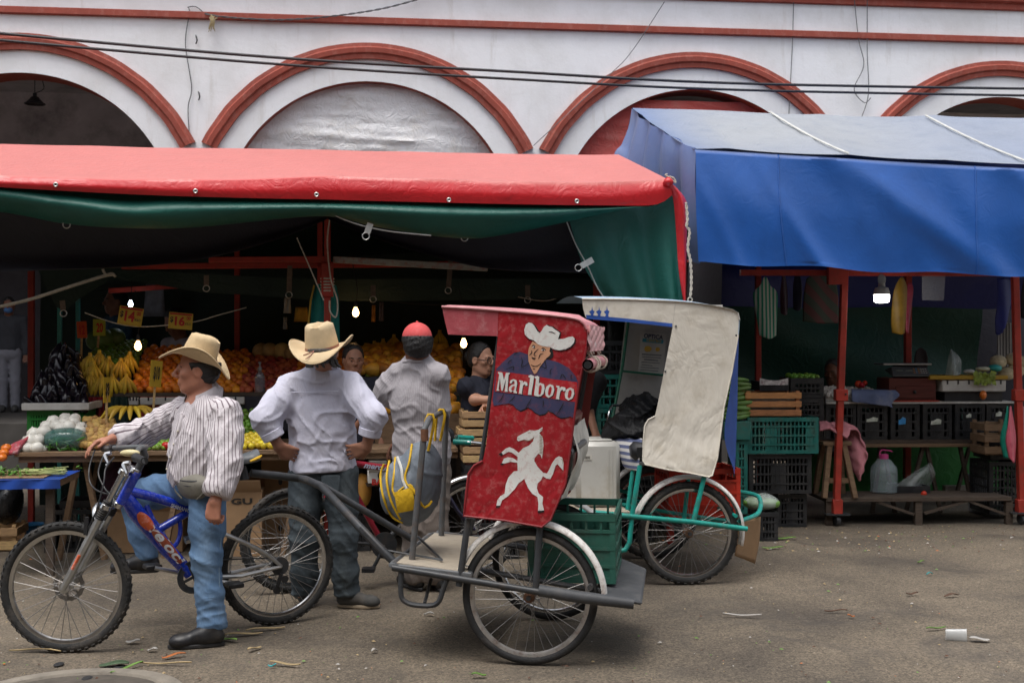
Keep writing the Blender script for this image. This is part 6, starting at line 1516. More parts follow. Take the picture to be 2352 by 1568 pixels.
for i in range(6):
 crate(S1,sx(1372,.4),.4,i*.265,.46,.4,.26,GTE if i in (3,4)else BLKC,('bottom','second','third','fourth, teal,','fifth, teal,','top')[i]+' crate of the tall stack between the two canopies','crates stacked between the canopies',9,3)
 # hanging things by the post
TEALC=mat('teal_apron_cloth',(.015,.20,.18),.8,.2,6)
m_=MB();m_.grid(sheet([[S1 .at(x,y,.68)for x,y in r]for r in (((722,655),(745,650),(772,655)),((716,690),(745,700),(778,690)),((712,770),(745,775),(780,770)),((708,800),(745,800),(782,800)))],12,12,lambda p,u,v:S1 .y*.02*math.sin(u*14)));ap=m_.build('apron',TEALC,smooth=60);tag(ap,'teal apron with yellow edging hanging behind the red post','apron')
T(ap,'edging',[S1 .at(x,y,.66)for x,y in ((722,655),(714,690),(709,740),(706,800))],.008,mat('ochre_edging',(.40,.26,.04),.8),5)
for i,(px,py,w_,h_,c,lab)in enumerate(((858,720,.03,.14,(.35,.16,.03),'orange ribbon of net hanging under the dark ceiling'),(692,722,.12,.12,(.35,.2,.02),'yellow printed bag hanging left of the red post'),(876,715,.04,.16,(.08,.07,.1),'striped cloth strip hanging beside the orange net'),(660,700,.06,.14,(.35,.35,.34),'white rope bundle hanging left of the yellow bag'),(655,742,.03,.1,(.3,.3,.3),'white glove dangling under the ceiling'),(355,690,.20,.3,(.16,.17,.2),'pale plastic strip curtain at the rear of the stall'))):
 m_=MB();c_=S1 .at(px,py,1.3 if i<5 else 2.6);m_.grid([[c_+S1 .x*(w_*u*(.8+.2*v))-UP*(h_*(v-.5))+S1 .y*.012*math.sin(u*9+v*3)for u in (-.5,-.25,0,.25,.5)]for v in (0,.25,.5,.75,1)]);tag(m_.build('hanging_wrap',mat('hanging_wrap_%d'%i,c,.7,.3,12),smooth=60,solid=.006),lab,'hanging')
 # ================================================================ vegetable stall goods
vx=lambda px,yl,py=1000:S2 .loc(px,py,yl).x
vz=lambda px,py,yl:S2 .loc(px,py,yl).z
def vcrate(px0,px1,py0,py1,yl,dep,mtl,label,**k):
 a,b=S2 .loc(px0,py1,yl),S2 .loc(px1,py0,yl);return crate(S2,a.x,yl,max(0,a.z),b.x-a.x,dep,b.z-max(0,a.z),mtl,label,**k)
vcrate(1786,1853,1135,1210,-.05,.4,BLKC,'bottom black crate of the stack under the green one',nv=9,solid=((.3,.7),))
vcrate(1720,1864,1043,1134,-.12,.42,BLKC,'dusty black crate in the middle of the green-topped stack',nv=16,solid=((.35,.6),))
vcrate(1717,1880,958,1042,-.16,.44,GTE,'teal green crate on top of the two black ones',nv=18,solid=((.25,.42),(.82,1.0)))
a,b=S2 .loc(1712,957,-.1),S2 .loc(1841,897,-.1);wood_crate(S2,a.x,-.1,a.z,b.x-a.x,.34,b.z-a.z,WOOD_OR,'orange brown wooden crate on the teal crate',3,None,.3)
m_=MB();m_.box(S2,a.x+.03,b.x-.03,-.06,.2,a.z+.02,b.z-.06);tag(m_.build('newspaper_lining',mat('news',(.32,.32,.31),.8,.3,20)),'newspaper lining inside the orange brown crate','paper')
vcrate(1690,1717,1010,1180,-.22,.3,GTE,'teal crate standing on end behind the white canopy',nv=4,bars=8);
m_=MB();a=S2 .loc(1690,968,-.25);b=S2 .loc(1724,968,-.25);m_.box(S2,a.x-.1,b.x,-.25,.1,vz(1700,1010,-.25),a.z);tag(m_.build('zucchini_box',GTE,bevel=.004),'teal box under the zucchini pile','box')
for i in range(9):
 for j in range(4):p=S2 .at(1694+j*9+(i%2)*4-(i>6)*3,960-i*11+rg.uniform(-2,2),-.24+rg.uniform(0,.02)+i*.02);place(ZUCC,p+S2 .y*.06-S2 .x*.05,(rg.uniform(-.15,.15),rg.uniform(-.1,.1),R(28)+rg.uniform(-.25,.25)),rg.uniform(.85,1.0),None,'pale green zucchini in the pile beside the white canopy','zucchini','zucchini stacked end on')
vcrate(1820,1892,915,966,.15,.35,BLKC,'black crate behind the orange brown crate',nv=8);vcrate(1816,1892,868,914,.15,.35,BLKC,'upper black crate behind the orange brown crate',nv=8)
vcrate(1745,1812,876,897,.1,.3,BLKC,'low black crate lined with patterned cloth',nv=8,bars=2)
PATT=mat('patterned_cloth',(.55,.52,.5),.8,.4,40,dirt=(.14,.02,.05),dscale=26,damt=.9)
m_=MB();a,b=S2 .loc(1745,884,.09),S2 .loc(1810,868,.09);m_.grid([[S2 .p(a.x+(b.x-a.x)*k/16,.085+.005*math.sin(k),b.z-(b.z-a.z)*v-.02*math.sin(math.pi*k/16)*(1-v))for k in range(17)]for v in (0,.5,1)]);tag(m_.build('cloth',PATT,smooth=60),'white cloth with dark red pattern on the low crate','cloth')
vcrate(1744,1787,1176,1243,-.75,.3,BLKC,'small black crate standing in front of the stack',nv=6,bars=3)
PLC=mat('clear_plastic',(.55,.60,.58),.15,.2,10,bump=.7,bscale=22,alpha=.45,spec=.8);VEG=mat('leafy_green',(.12,.24,.05),.6,.5,14,bump=.5,bscale=30)
bgv=thing('bagged_greens','clear bag of leafy greens on the small black crate','bag',S2 .at(1755,1170,-.6),0)
c_=S2 .at(1748,1152,-.6);m_=MB();m_.grid(blob(c_,(.15,.14,.06),S2,.035,41));m_.build('bag_film',PLC,bgv,smooth=60);m_=MB();m_.grid(blob(c_-UP*.01,(.13,.12,.045),S2,.04,42));m_.build('greens',VEG,bgv,smooth=60)
# stool with towel
st=thing('stool','worn wooden stool standing on the low bench','stool',S2 .at(1918,1147,.1),S2 .yaw)
sz0=vz(1918,1140,.1);sz1=vz(1918,1012,.1)
x0_,x1_=vx(1884,.1),vx(1950,.1)
m_=MB();m_.box(S2,x0_,x1_,.02,.28,sz1-.035,sz1);m_.build('seat',WOOD,st,bevel=.005)
for i,(px,pb,y,y2)in enumerate(((1905,1893,.05,.0),(1938,1964,.05,.0),(1890,1872,.25,.32),(1928,1935,.25,.32))):
 a=S2 .p(vx(px,y),y,sz1-.035);b=S2 .p(vx(pb,y2),y2,sz0);m_=MB();m_.bar(a,b,.045,.05,up=S2 .y);m_.build('leg',WOOD,st,bevel=.004)
m_=MB();m_.bar(S2 .at(1899,1103,.03),S2 .at(1955,1103,.03),.03,.04);m_.build('rung',WOOD,st)
tw=mat('pink_towel',(.44,.17,.19),.95,.15,12,bump=.5,bscale=120)
m_=MB();m_.grid(sheet([[S2 .at(x,y,yl)for x,y,yl in r]for r in (((1884,990,.0),(1900,985,-.02),(1925,995,-.03),(1945,1005,-.03)),((1882,968,.08),(1905,972,.08),(1935,985,.06),(1958,985,.05)),((1886,972,.2),(1915,972,.2),(1950,972,.16),(1972,995,.10)),((1900,985,.26),(1940,980,.24),(1975,1000,.16),(1990,1035,.06)),((1940,1010,.2),(1965,1030,.1),(1985,1045,.04),(1994,1042,.0)),((1955,1060,.1),(1968,1065,.04),(1978,1070,.0),(1988,1060,.0)),((1958,1075,.1),(1970,1102,.04),(1974,1103,.0),(1982,1080,.0)))],20,36,lambda p,u,v:Vector((.006*math.sin(p.z*60+u*5),.012*math.sin(p.x*50),.006*math.sin(p.x*70)))));tag(m_.build('towel',tw,smooth=70,solid=.012),'pink towel draped over the wooden stool','towel')
# bench and table
bn=thing('low_bench','low dark plank bench along the front of the vegetable stall','bench',S2 .at(2110,1205,0),S2 .yaw)
za=vz(2100,1142,0);xa,xb=vx(1897,0),vx(2324,0)
for i in range(3):m_=MB();m_.box(S2,xa,xb-.2*(i==2),.0+i*.17,.16+i*.17,za-.035,za-.002*i);m_.build('plank',WOOD_DK,bn,bevel=.003)
for px in (1905,2110,2318):m_=MB();m_.box(S2,vx(px,.02)-.03,vx(px,.02)+.03,.012,.06,0,za-.036);m_.build('leg',WOOD_DK,bn);m_=MB();m_.box(S2,vx(px,.45)-.03,vx(px,.45)+.03,.44,.48,0,za-.036);m_.build('leg',WOOD_DK,bn)
for pa,pb in (((2015,1152),(2098,1180)),((2122,1178),(2225,1148)),((2225,1150),(2308,1180))):m_=MB();m_.bar(S2 .at(*pa,.03),S2 .at(*pb,.03),.022,.04,up=S2 .y);m_.build('brace',WOOD_DK,bn)
vt=thing('vegetable_table','dark plank table on crossed legs carrying the black crates','table',S2 .at(2130,1100,.9),S2 .yaw)
zv=vz(2130,1019,.62);xa,xb=vx(1985,.62),vx(2275,.62)
for i in range(4):m_=MB();m_.box(S2,xa+rg.uniform(-.03,.03),xb+rg.uniform(-.03,.03),.62+i*.18,.79+i*.18,zv-.03,zv-.003*(i%2));m_.build('plank',WOOD,vt,bevel=.003)
for a_,b_,yl in ((2022,2008,.7),(2030,2060,.7),(2120,2085,.7),(2128,2165,.7),(2205,2240,.7),(2230,2195,1.2)):m_=MB();m_.bar(S2 .p(vx(a_,yl),yl,zv-.03),S2 .p(vx(b_,yl),yl+.05,0),.03,.04);m_.build('leg',WOOD_DK,vt)
m_=MB();m_.box(S2,vx(1990,.6),vx(2268,.6),.66,.74,zv+.001,zv+.035);m_.build('rail',WOOD_DK,vt)
zcr=zv+.036
ct=[]
STK=[mat('torn_label',(.55,.58,.5),.7,.3,30,dirt=(.05,.12,.04),dscale=12,damt=.9),mat('blue_label',(.04,.25,.55),.6,.3,20,dirt=(.6,.4,.1),dscale=14,damt=.8)]
for i,(a,b)in enumerate(((1897,1966),(1969,2038),(2046,2112),(2120,2186),(2194,2262),(2266,2334))):
 x0_=vx(a,.66);x1_=vx(b,.66);zz=vz(a,928,.66)
 t=crate(S2,x0_,.66,zcr if i else zcr-.1,x1_-x0_,.34,zz-(zcr if i else zcr-.1),BLKC,('leftmost','second','third','fourth','fifth','rightmost')[i]+' black crate in the row under the cash box','black crates in a row on the table',7,4,solid=((.3,.7),))
 if i in (1,2,3,4,5):
  px,py=((0,0),(2003,963),(2072,966),(2150,968),(2225,954),(2294,950))[i];c_=S2 .at(px,py,.655);m_=MB();w_,h_=((0,0),(.055,.022),(.035,.036),(.05,.028),(.025,.02),(.03,.025))[i]
  m_.prism([c_+S2 .x*x+UP*z for x,z in ((-w_,-h_),(w_*.9,-h_*.8),(w_,h_*.6),(w_*.2,h_),(-w_*.5,h_*.3),(-w_*.9,h_*.2))],-S2 .y*.002);m_.build('sticker',STK[1]if i==2 else STK[0],t)
zc2=vz(2100,927,.66)
m_=MB();m_.box(S2,vx(1897,.66),vx(2330,.66),.64,1.1,zc2+.002,zc2+.02);tag(m_.build('counter_board',CL['w']),'pale counter board over the row of black crates','board')
scatter(GARLIC,slope(S2,vx(1897,.75),vx(2015,.75),.68,zc2+.08,.95,zc2+.13,.042),'white garlic bulb heaped on the counter by the red post','garlic','garlic heaped on the counter')
m_=MB();m_.box(S2,vx(1896,.7),vx(2018,.7),.70,1.0,zc2+.021,zc2+.07);tag(m_.build('garlic_tray',CL['w'],bevel=.004),'pale tray under the garlic heap','tray')
scatter(TOMATO,[S2 .at(1972,882,.85),S2 .at(1986,880,.88),S2 .at(1980,884,.82)],'shiny red tomato lying on the garlic heap','tomato','tomatoes on the garlic')
BSTR=mat('blue_striped_cloth',(.10,.13,.24),.85,.15,9,dirt=(.5,.48,.45),dscale=6,damt=.3)
m_=MB();m_.grid(sheet([[S2 .at(x,y,yl)for x,y,yl in r]for r in (((1955,893,.8),(2000,894,.8),(2050,895,.8)),((1955,898,.62),(2000,898,.62),(2058,897,.62)),((1955,918,.60),(1995,918,.6),(2066,908,.6)),((1958,922,.60),(2000,926,.6),(2050,925,.6)),((2040,930,.6),(2046,932,.6),(2052,938,.6)))],18,20,lambda p,u,v:-S2 .y*.012*math.sin(p.x*25)));tag(m_.build('checked_cloth',BSTR,smooth=70,solid=.004),'blue cloth with pale stripes hanging over the counter edge','cloth')
cb=thing('cash_box','dark red wooden cash box with drawer under the scale','cash box',S2 .at(2090,920,.7),S2 .yaw);MAH=mat('mahogany',(.085,.018,.014),.4,.3,6,stretch=(1,6,6))
z0_=zc2+.021;x0_,x1_=vx(2042,.66),vx(2150,.66);z1_=vz(2100,868,.66)
m_=MB();m_.box(S2,x0_,x1_,.66,.98,z0_+.012,z1_);m_.build('case',MAH,cb,bevel=.004);m_=MB();m_.box(S2,vx(2058,.65),x1_-.015,.648,.658,z0_+.03,z0_+.14);m_.build('drawer',MAH,cb,bevel=.003);m_=MB();m_.ball(S2 .at(2101,900,.635),.016,10,7);m_.build('knob',PLAST_BK,cb);m_=MB();m_.box(S2,x0_-.02,x1_+.02,.63,1.0,z0_,z0_+.011);m_.build('plinth',REDSTEEL,cb)
sc=thing('scale','grey electronic scale with keypad standing on the cash box','scale',S2 .at(2090,866,.75),S2 .yaw);GPL=mat('grey_scale_plastic',(.055,.058,.062),.4)
q=[S2 .at(2050,862,.64),S2 .at(2136,862,.64),S2 .at(2130,845,.72),S2 .at(2048,843,.72)];m_=MB();m_.hexa([V_+S2 .y*.2-UP*.03 if i in (2,3)else V_-UP*.012 for i,V_ in enumerate(q)]+[V_+UP*.006 for V_ in q]);m_.build('body',GPL,sc,bevel=.004)
m_=MB();m_.box(S2,vx(2022,.8),vx(2132,.8),.72,.98,vz(2080,838,.8),vz(2080,834,.8));m_.build('pan',ALU,sc,bevel=.003);m_=MB();m_.box(S2,vx(2060,.8),vx(2110,.8),.8,.9,z1_,vz(2080,838,.8)-.001);m_.build('column',GPL,sc)
for i in range(2):c_=q[0].lerp(q[1],.2+.26*i).lerp(q[3].lerp(q[2],.2+.26*i),.5)+UP*.008;m_=MB();m_.bar(c_-S2 .x*.03,c_+S2 .x*.03,.018,.005);m_.build('display',mat('lcd_%d'%i,(.22,.25,.22),.3),sc)
for i in range(6):
 for j in range(3):c_=q[0].lerp(q[1],.60+.065*i).lerp(q[3].lerp(q[2],.60+.065*i),.25+.25*j)+UP*.008;m_=MB();m_.bar(c_-S2 .x*.007,c_+S2 .x*.007,.007,.006);m_.build('key',ALU if i>2 else (STK[1]if i==1 else WOOD_OR),sc)
 # foam box with bags and greens
fb=thing('foam_box','white foam box with yellow tray on the counter at right','box',S2 .at(2236,900,.7),S2 .yaw);a,b=vx(2164,.64),vx(2311,.64)
m_=MB();m_.box(S2,a,b,.64,1.0,vz(2236,899,.64),vz(2236,872,.64));m_.build('box_body',CL['w'],fb,bevel=.008);m_=MB();m_.box(S2,vx(2134,.64),b+.01,.62,1.02,vz(2236,871,.64),vz(2236,862,.64));m_.build('tray',mat('ochre_tray',(.36,.22,.02),.5),fb,bevel=.004)
for k in range(6):x=a+(b-a)*(k+.5)/6;m_=MB();m_.box(S2,x-.007,x+.007,.636,.642,vz(2236,882,.64),vz(2236,873,.64));m_.build('slot',PLAST_BK,fb)
m_=MB();m_.box(S2,vx(2168,.7),vx(2300,.7),.68,.98,zc2+.02,vz(2236,900,.68));tag(m_.build('support_crate',BLKC),'black crate under the white foam box','crate')
zt2=vz(2236,862,.64)
m_=MB();m_.grid(sheet([[S2 .at(x,y,yl)for x,y,yl in r]for r in (((2184,803,.8),(2186,802,.8),(2188,804,.82)),((2176,830,.75),(2190,826,.7),(2206,826,.85)),((2172,862,.75),(2192,864,.66),(2208,858,.85)))],12,14,lambda p,u,v:-S2 .y*.02*pf(p)));tag(m_.build('plastic_bag',PLC,smooth=60),'upright clear plastic bag on the yellow tray','bag')
for px,py,rr_,mt,lab,sd in ((2190,858,(.07,.06,.02),PLC,'crumpled clear bag lying on the yellow tray',1),(2225,853,(.05,.05,.022),CL['w'],'pale green cabbage piece on the yellow tray',2),(2258,847,(.075,.05,.024),mat('pale_cabbage',(.5,.5,.36),.5,.2,8),'pale cut cabbage on the yellow tray',3),(2285,845,(.06,.05,.03),mat('turquoise_bag',(.03,.30,.28),.3,.2,8,bump=.6,bscale=20),'turquoise plastic bag behind the cabbage',4)):
 m_=MB();m_.grid(blob(S2 .at(px,py,.8),rr_,S2,.012,60+sd));tag(m_.build('produce_lump',mt,smooth=60),lab,'produce')
CAUL=mat('cauliflower_curd',(.50,.43,.28),.8,.3,25,bump=.8,bscale=60)
for i,(px,py)in enumerate(((2292,830),(2312,858),(2334,850),(2346,832),(2330,826))):m_=MB();m_.grid(blob(S2 .at(px,py,.9),(.075,.075,.06),S2,.012,71+i,26,16));tag(m_.build('cauliflower',CAUL,smooth=60),'cauliflower head at the right end of the counter','cauliflower','cauliflowers at the right end')
m_=MB()
for i in range(60):a=S2 .at(2250+rg.uniform(-12,34),862+rg.uniform(-6,20),.61);d=Vector((rg.uniform(-1,1),-.2,rg.uniform(-1,.3))).normalized()*.03;e=d.cross(S2 .y).normalized()*.02;m_.add([a-d,a+e,a+d,a-e],[(0,1,2,3)])
lf_=m_.build('lettuce_leaves',mat('lettuce',(.20,.26,.03),.5,.4,20),kind='stuff');tag(lf_,'drooping yellow green leaves over the foam box edge','leaves')
# hanging bags and lamp
def hang(rows,yl,mtl,name,label,cat,n=14,amp=.02,kk=25,solid=.006):
 m_=MB();m_.grid(sheet([[S2 .at(x,y,yl)for x,y in r]for r in rows],n,18,lambda p,u,v:-S2 .y*(amp*math.sin(p.x*kk+2*p.z)+1.2*amp*math.sin(3.14*u)*v)));o=m_.build(name,mtl,smooth=70,solid=solid);tag(o,label,cat);return o
def wavemat(name,c1,c2,sc_,axis='X'):
 m,nt,bs,L=mk(name);tc=_n(nt,'ShaderNodeTexCoord');wv=_n(nt,'ShaderNodeTexWave',Scale=sc_,Distortion=.6);wv.bands_direction=axis;L(tc.outputs['Object'],wv.inputs['Vector'])
 r_=_n(nt,'ShaderNodeValToRGB');r_.color_ramp.interpolation='CONSTANT';e=r_.color_ramp.elements;e[0].color=c4(c1);e[1].position=.5;e[1].color=c4(c2);L(wv.outputs[0],r_.inputs[0]);L(r_.outputs[0],bs.inputs['Base Color']);bs.inputs['Roughness'].default_value=.8;return m
hang((((1752,638),(1757,636),(1762,638)),((1745,655),(1757,660),(1770,656)),((1730,675),(1757,678),(1786,672)),((1738,730),(1760,730),(1786,725)),((1744,770),(1765,778),(1784,770))),.2,wavemat('green_white_stripes',(.02,.28,.17),(.5,.55,.5),9),'striped_bag','green and white striped bag hanging from the stall beam','bag')
hang((((1852,640),(1885,622),(1918,640)),((1846,680),(1885,685),(1925,680)),((1844,738),(1885,743),(1925,742))),.35,wavemat('dark_plaid',(.05,.010,.010),(.014,.022,.014),3.5,'DIAGONAL'),'plaid_bag','dark plaid shopping bag hanging behind the red post','bag',14,.006)
hang((((2064,640),(2070,636),(2076,640)),((2052,668),(2068,672),(2085,668)),((2048,730),(2066,732),(2080,730)),((2050,764),(2066,768),(2076,764))),.3,mat('mustard_bag',(.26,.15,.015),.5,.3,10),'mustard_bag','mustard yellow bag hanging beside the bright lamp','bag')
hang((((2088,650),(2092,648),(2096,650)),((2082,680),(2090,684),(2099,672)),((2078,760),(2082,766),(2086,760))),.3,mat('crimson_bag',(.28,.03,.06),.5,.3,10),'crimson_strip','crimson bag edge behind the mustard bag','bag',8)
hang((((2118,632),(2145,631),(2172,632)),((2118,660),(2145,660),(2170,660)),((2119,689),(2145,690),(2168,690))),.1,mat('clear_film',(.6,.62,.66),.15,.1,8,alpha=.35,spec=.8,bump=.4,bscale=12),'clear_bag','flat clear plastic bag clipped under the blue valance','bag',10,.006,solid=0)
hang((((2288,640),(2310,638),(2326,640)),((2290,690),(2308,690),(2324,690)),((2286,735),(2300,755),(2318,712)),((2288,768),(2294,768),(2300,752))),.5,BLUEIN,'blue_cloth','blue cloth hanging beside the right red post','cloth')
for i,(x0_,c,lab)in enumerate(((2312,(.015,.24,.17),'turquoise plastic bag tied to the right red post'),(2322,(.52,.10,.14),'pink plastic bag tied to the right red post'),(2352,(.40,.22,.26),'pale pink bag at the right edge of the picture'))):
 hang((((x0_-2,935),(x0_,932),(x0_+3,935)),((x0_-10,975),(x0_,978),(x0_+10,972)),((x0_-14,1010),(x0_,1015),(x0_+14,1008)),((x0_-8,1050),(x0_+2,1062-12*(i==0)),(x0_+12,1058-10*(i==0)))),-.1+.03*(2-i)if i<2 else .1,mat('bag_film_%d'%i,c,.3,.2,9,bump=.5,bscale=20),'tied_bag',lab,'bag',10,.025,40)
a=S2 .loc(2262,1050,.2);wood_crate(S2,a.x,.2,vz(2270,1045,.2),.30,.3,.30,WOOD,'brown wooden crate hung beside the right red post',3)
lm=thing('stall_lamp','bright white LED lamp hanging under the blue awning','lamp',S2 .at(2025,678,-.1),0);c_=S2 .at(2025,680,-.1)
m_=MB();m_.lathe([(.002,-.058),(.045,-.056),(.062,-.045),(.066,-.02),(.066,.012)],c_,n=22);m_.build('diffuser',mat('lit_diffuser',(1,.98,.92),.3,0,5,emit=6),lm)
m_=MB();m_.lathe([(.067,.0125),(.067,.035),(.055,.07),(.03,.078),(.028,.11),(.003,.115)],c_,n=22);m_.build('housing',mat('lamp_housing',(.4,.4,.38),.5),lm);m_=MB();m_.grid(blob(c_+UP*.14,(.04,.03,.05),S2,.02,88));m_.build('bag_wrap',PLC,lm,smooth=60)
l_=bpy.data.lights.new('lamp_light','POINT');l_.energy=1.0;l_.color=(1,.96,.88);l_.shadow_soft_size=.07;lo=bpy.data.objects.new('lamp_light',l_);lo.location=(0,0,-.09);lo.parent=lm;COL.objects.link(lo)
# jug, bucket and odds under the table
jg=thing('water_jug','clear plastic water jug with pink cap on the low bench','jug',S2 .at(2030,1140,.35),0);c_=S2 .at(2030,1140,.35);c_.z=za
m_=MB();m_.lathe([(.09,0),(.115,.01),(.118,.10),(.112,.105),(.118,.11),(.118,.17),(.112,.175),(.118,.18),(.11,.23),(.06,.29),(.035,.30)],c_,n=24);m_.build('bottle',mat('jug_plastic',(.40,.48,.50),.1,.1,8,alpha=.4,spec=.9),jg)
m_=MB();m_.lathe([(.04,.30),(.04,.335),(.035,.34)],c_,n=18);m_.tube(catmull([c_+Vector((-.04,0,.33)),c_+Vector((-.02,0,.375)),c_+Vector((.06,0,.37)),c_+Vector((.075,0,.36))],10),.006,5);m_.build('cap',mat('pink_cap',(.45,.05,.18),.4),jg)
bk=thing('white_bucket','white ribbed bucket holding bagged fruit under the stall','bucket',S2 .at(2252,1183,.75),0);c_=S2 .at(2252,1183,.75);c_.z=0
hh=vz(2252,1090,.75);m_=MB();m_.lathe([(.09,.002),(.105,.02),(.11,hh*.7),(.118,hh*.71),(.11,hh*.74),(.112,hh*.82),(.12,hh*.83),(.112,hh*.86),(.114,hh*.97),(.122,hh)],c_,n=24);m_.build('pail',mat('white_pail',(.50,.53,.58),.4,.1,6,dirt=(.3,.25,.15),dscale=5),bk);m_=MB();m_.grid(blob(c_+UP*(hh+.05),(.10,.1,.07),S2,.015,91));m_.build('bagged_fruit',PLC,bk,smooth=60)
m_=MB();m_.grid(blob(c_+UP*(hh+.035),(.08,.08,.05),S2,.02,92));m_.build('fruit',mat('pale_fruit',(.45,.36,.12),.5,.3,20),bk,smooth=60)
m_=MB();m_.grid(sheet([[S2 .at(x,y,yl)for x,y,yl in r]for r in (((2130,1066,.6),(2136,1062,.6),(2142,1070,.6)),((2090,1090,.5),(2120,1085,.4),(2148,1088,.6)),((2058,1115,.5),(2100,1110,.36),(2140,1108,.6)),((2060,1122,.5),(2100,1124,.36),(2130,1124,.6)))],16,16,lambda p,u,v:-S2 .y*.02*pf(p)));tag(m_.build('cling_wrap',PLC,smooth=60),'crumpled clear wrap over a black tray on the low bench','plastic')
crate(S2,vx(2060,.3),.3,za,.30,.25,.06,BLKC,'shallow black tray under the clear wrap on the bench',nv=10,bars=2,name='tray')
scatter(TOMATO,[S2 .at(2122,1134,.2)],'single red tomato left on the low bench','tomato',None)
vcrate(2272,2350,1060,1180,.3,.4,BLKC,'black crate stack behind the right red post',nv=9,bars=6)
m_=MB();m_.box(S2,vx(2170,1.3),vx(2225,1.3),1.28,1.36,0,.18);tag(m_.build('grey_slab',CONC),'grey concrete slab end under the vegetable table','slab')
scatter(CARROT,[S2 .at(2258,907,.62)],'orange pepper lying on the crate by the foam box','pepper',None)
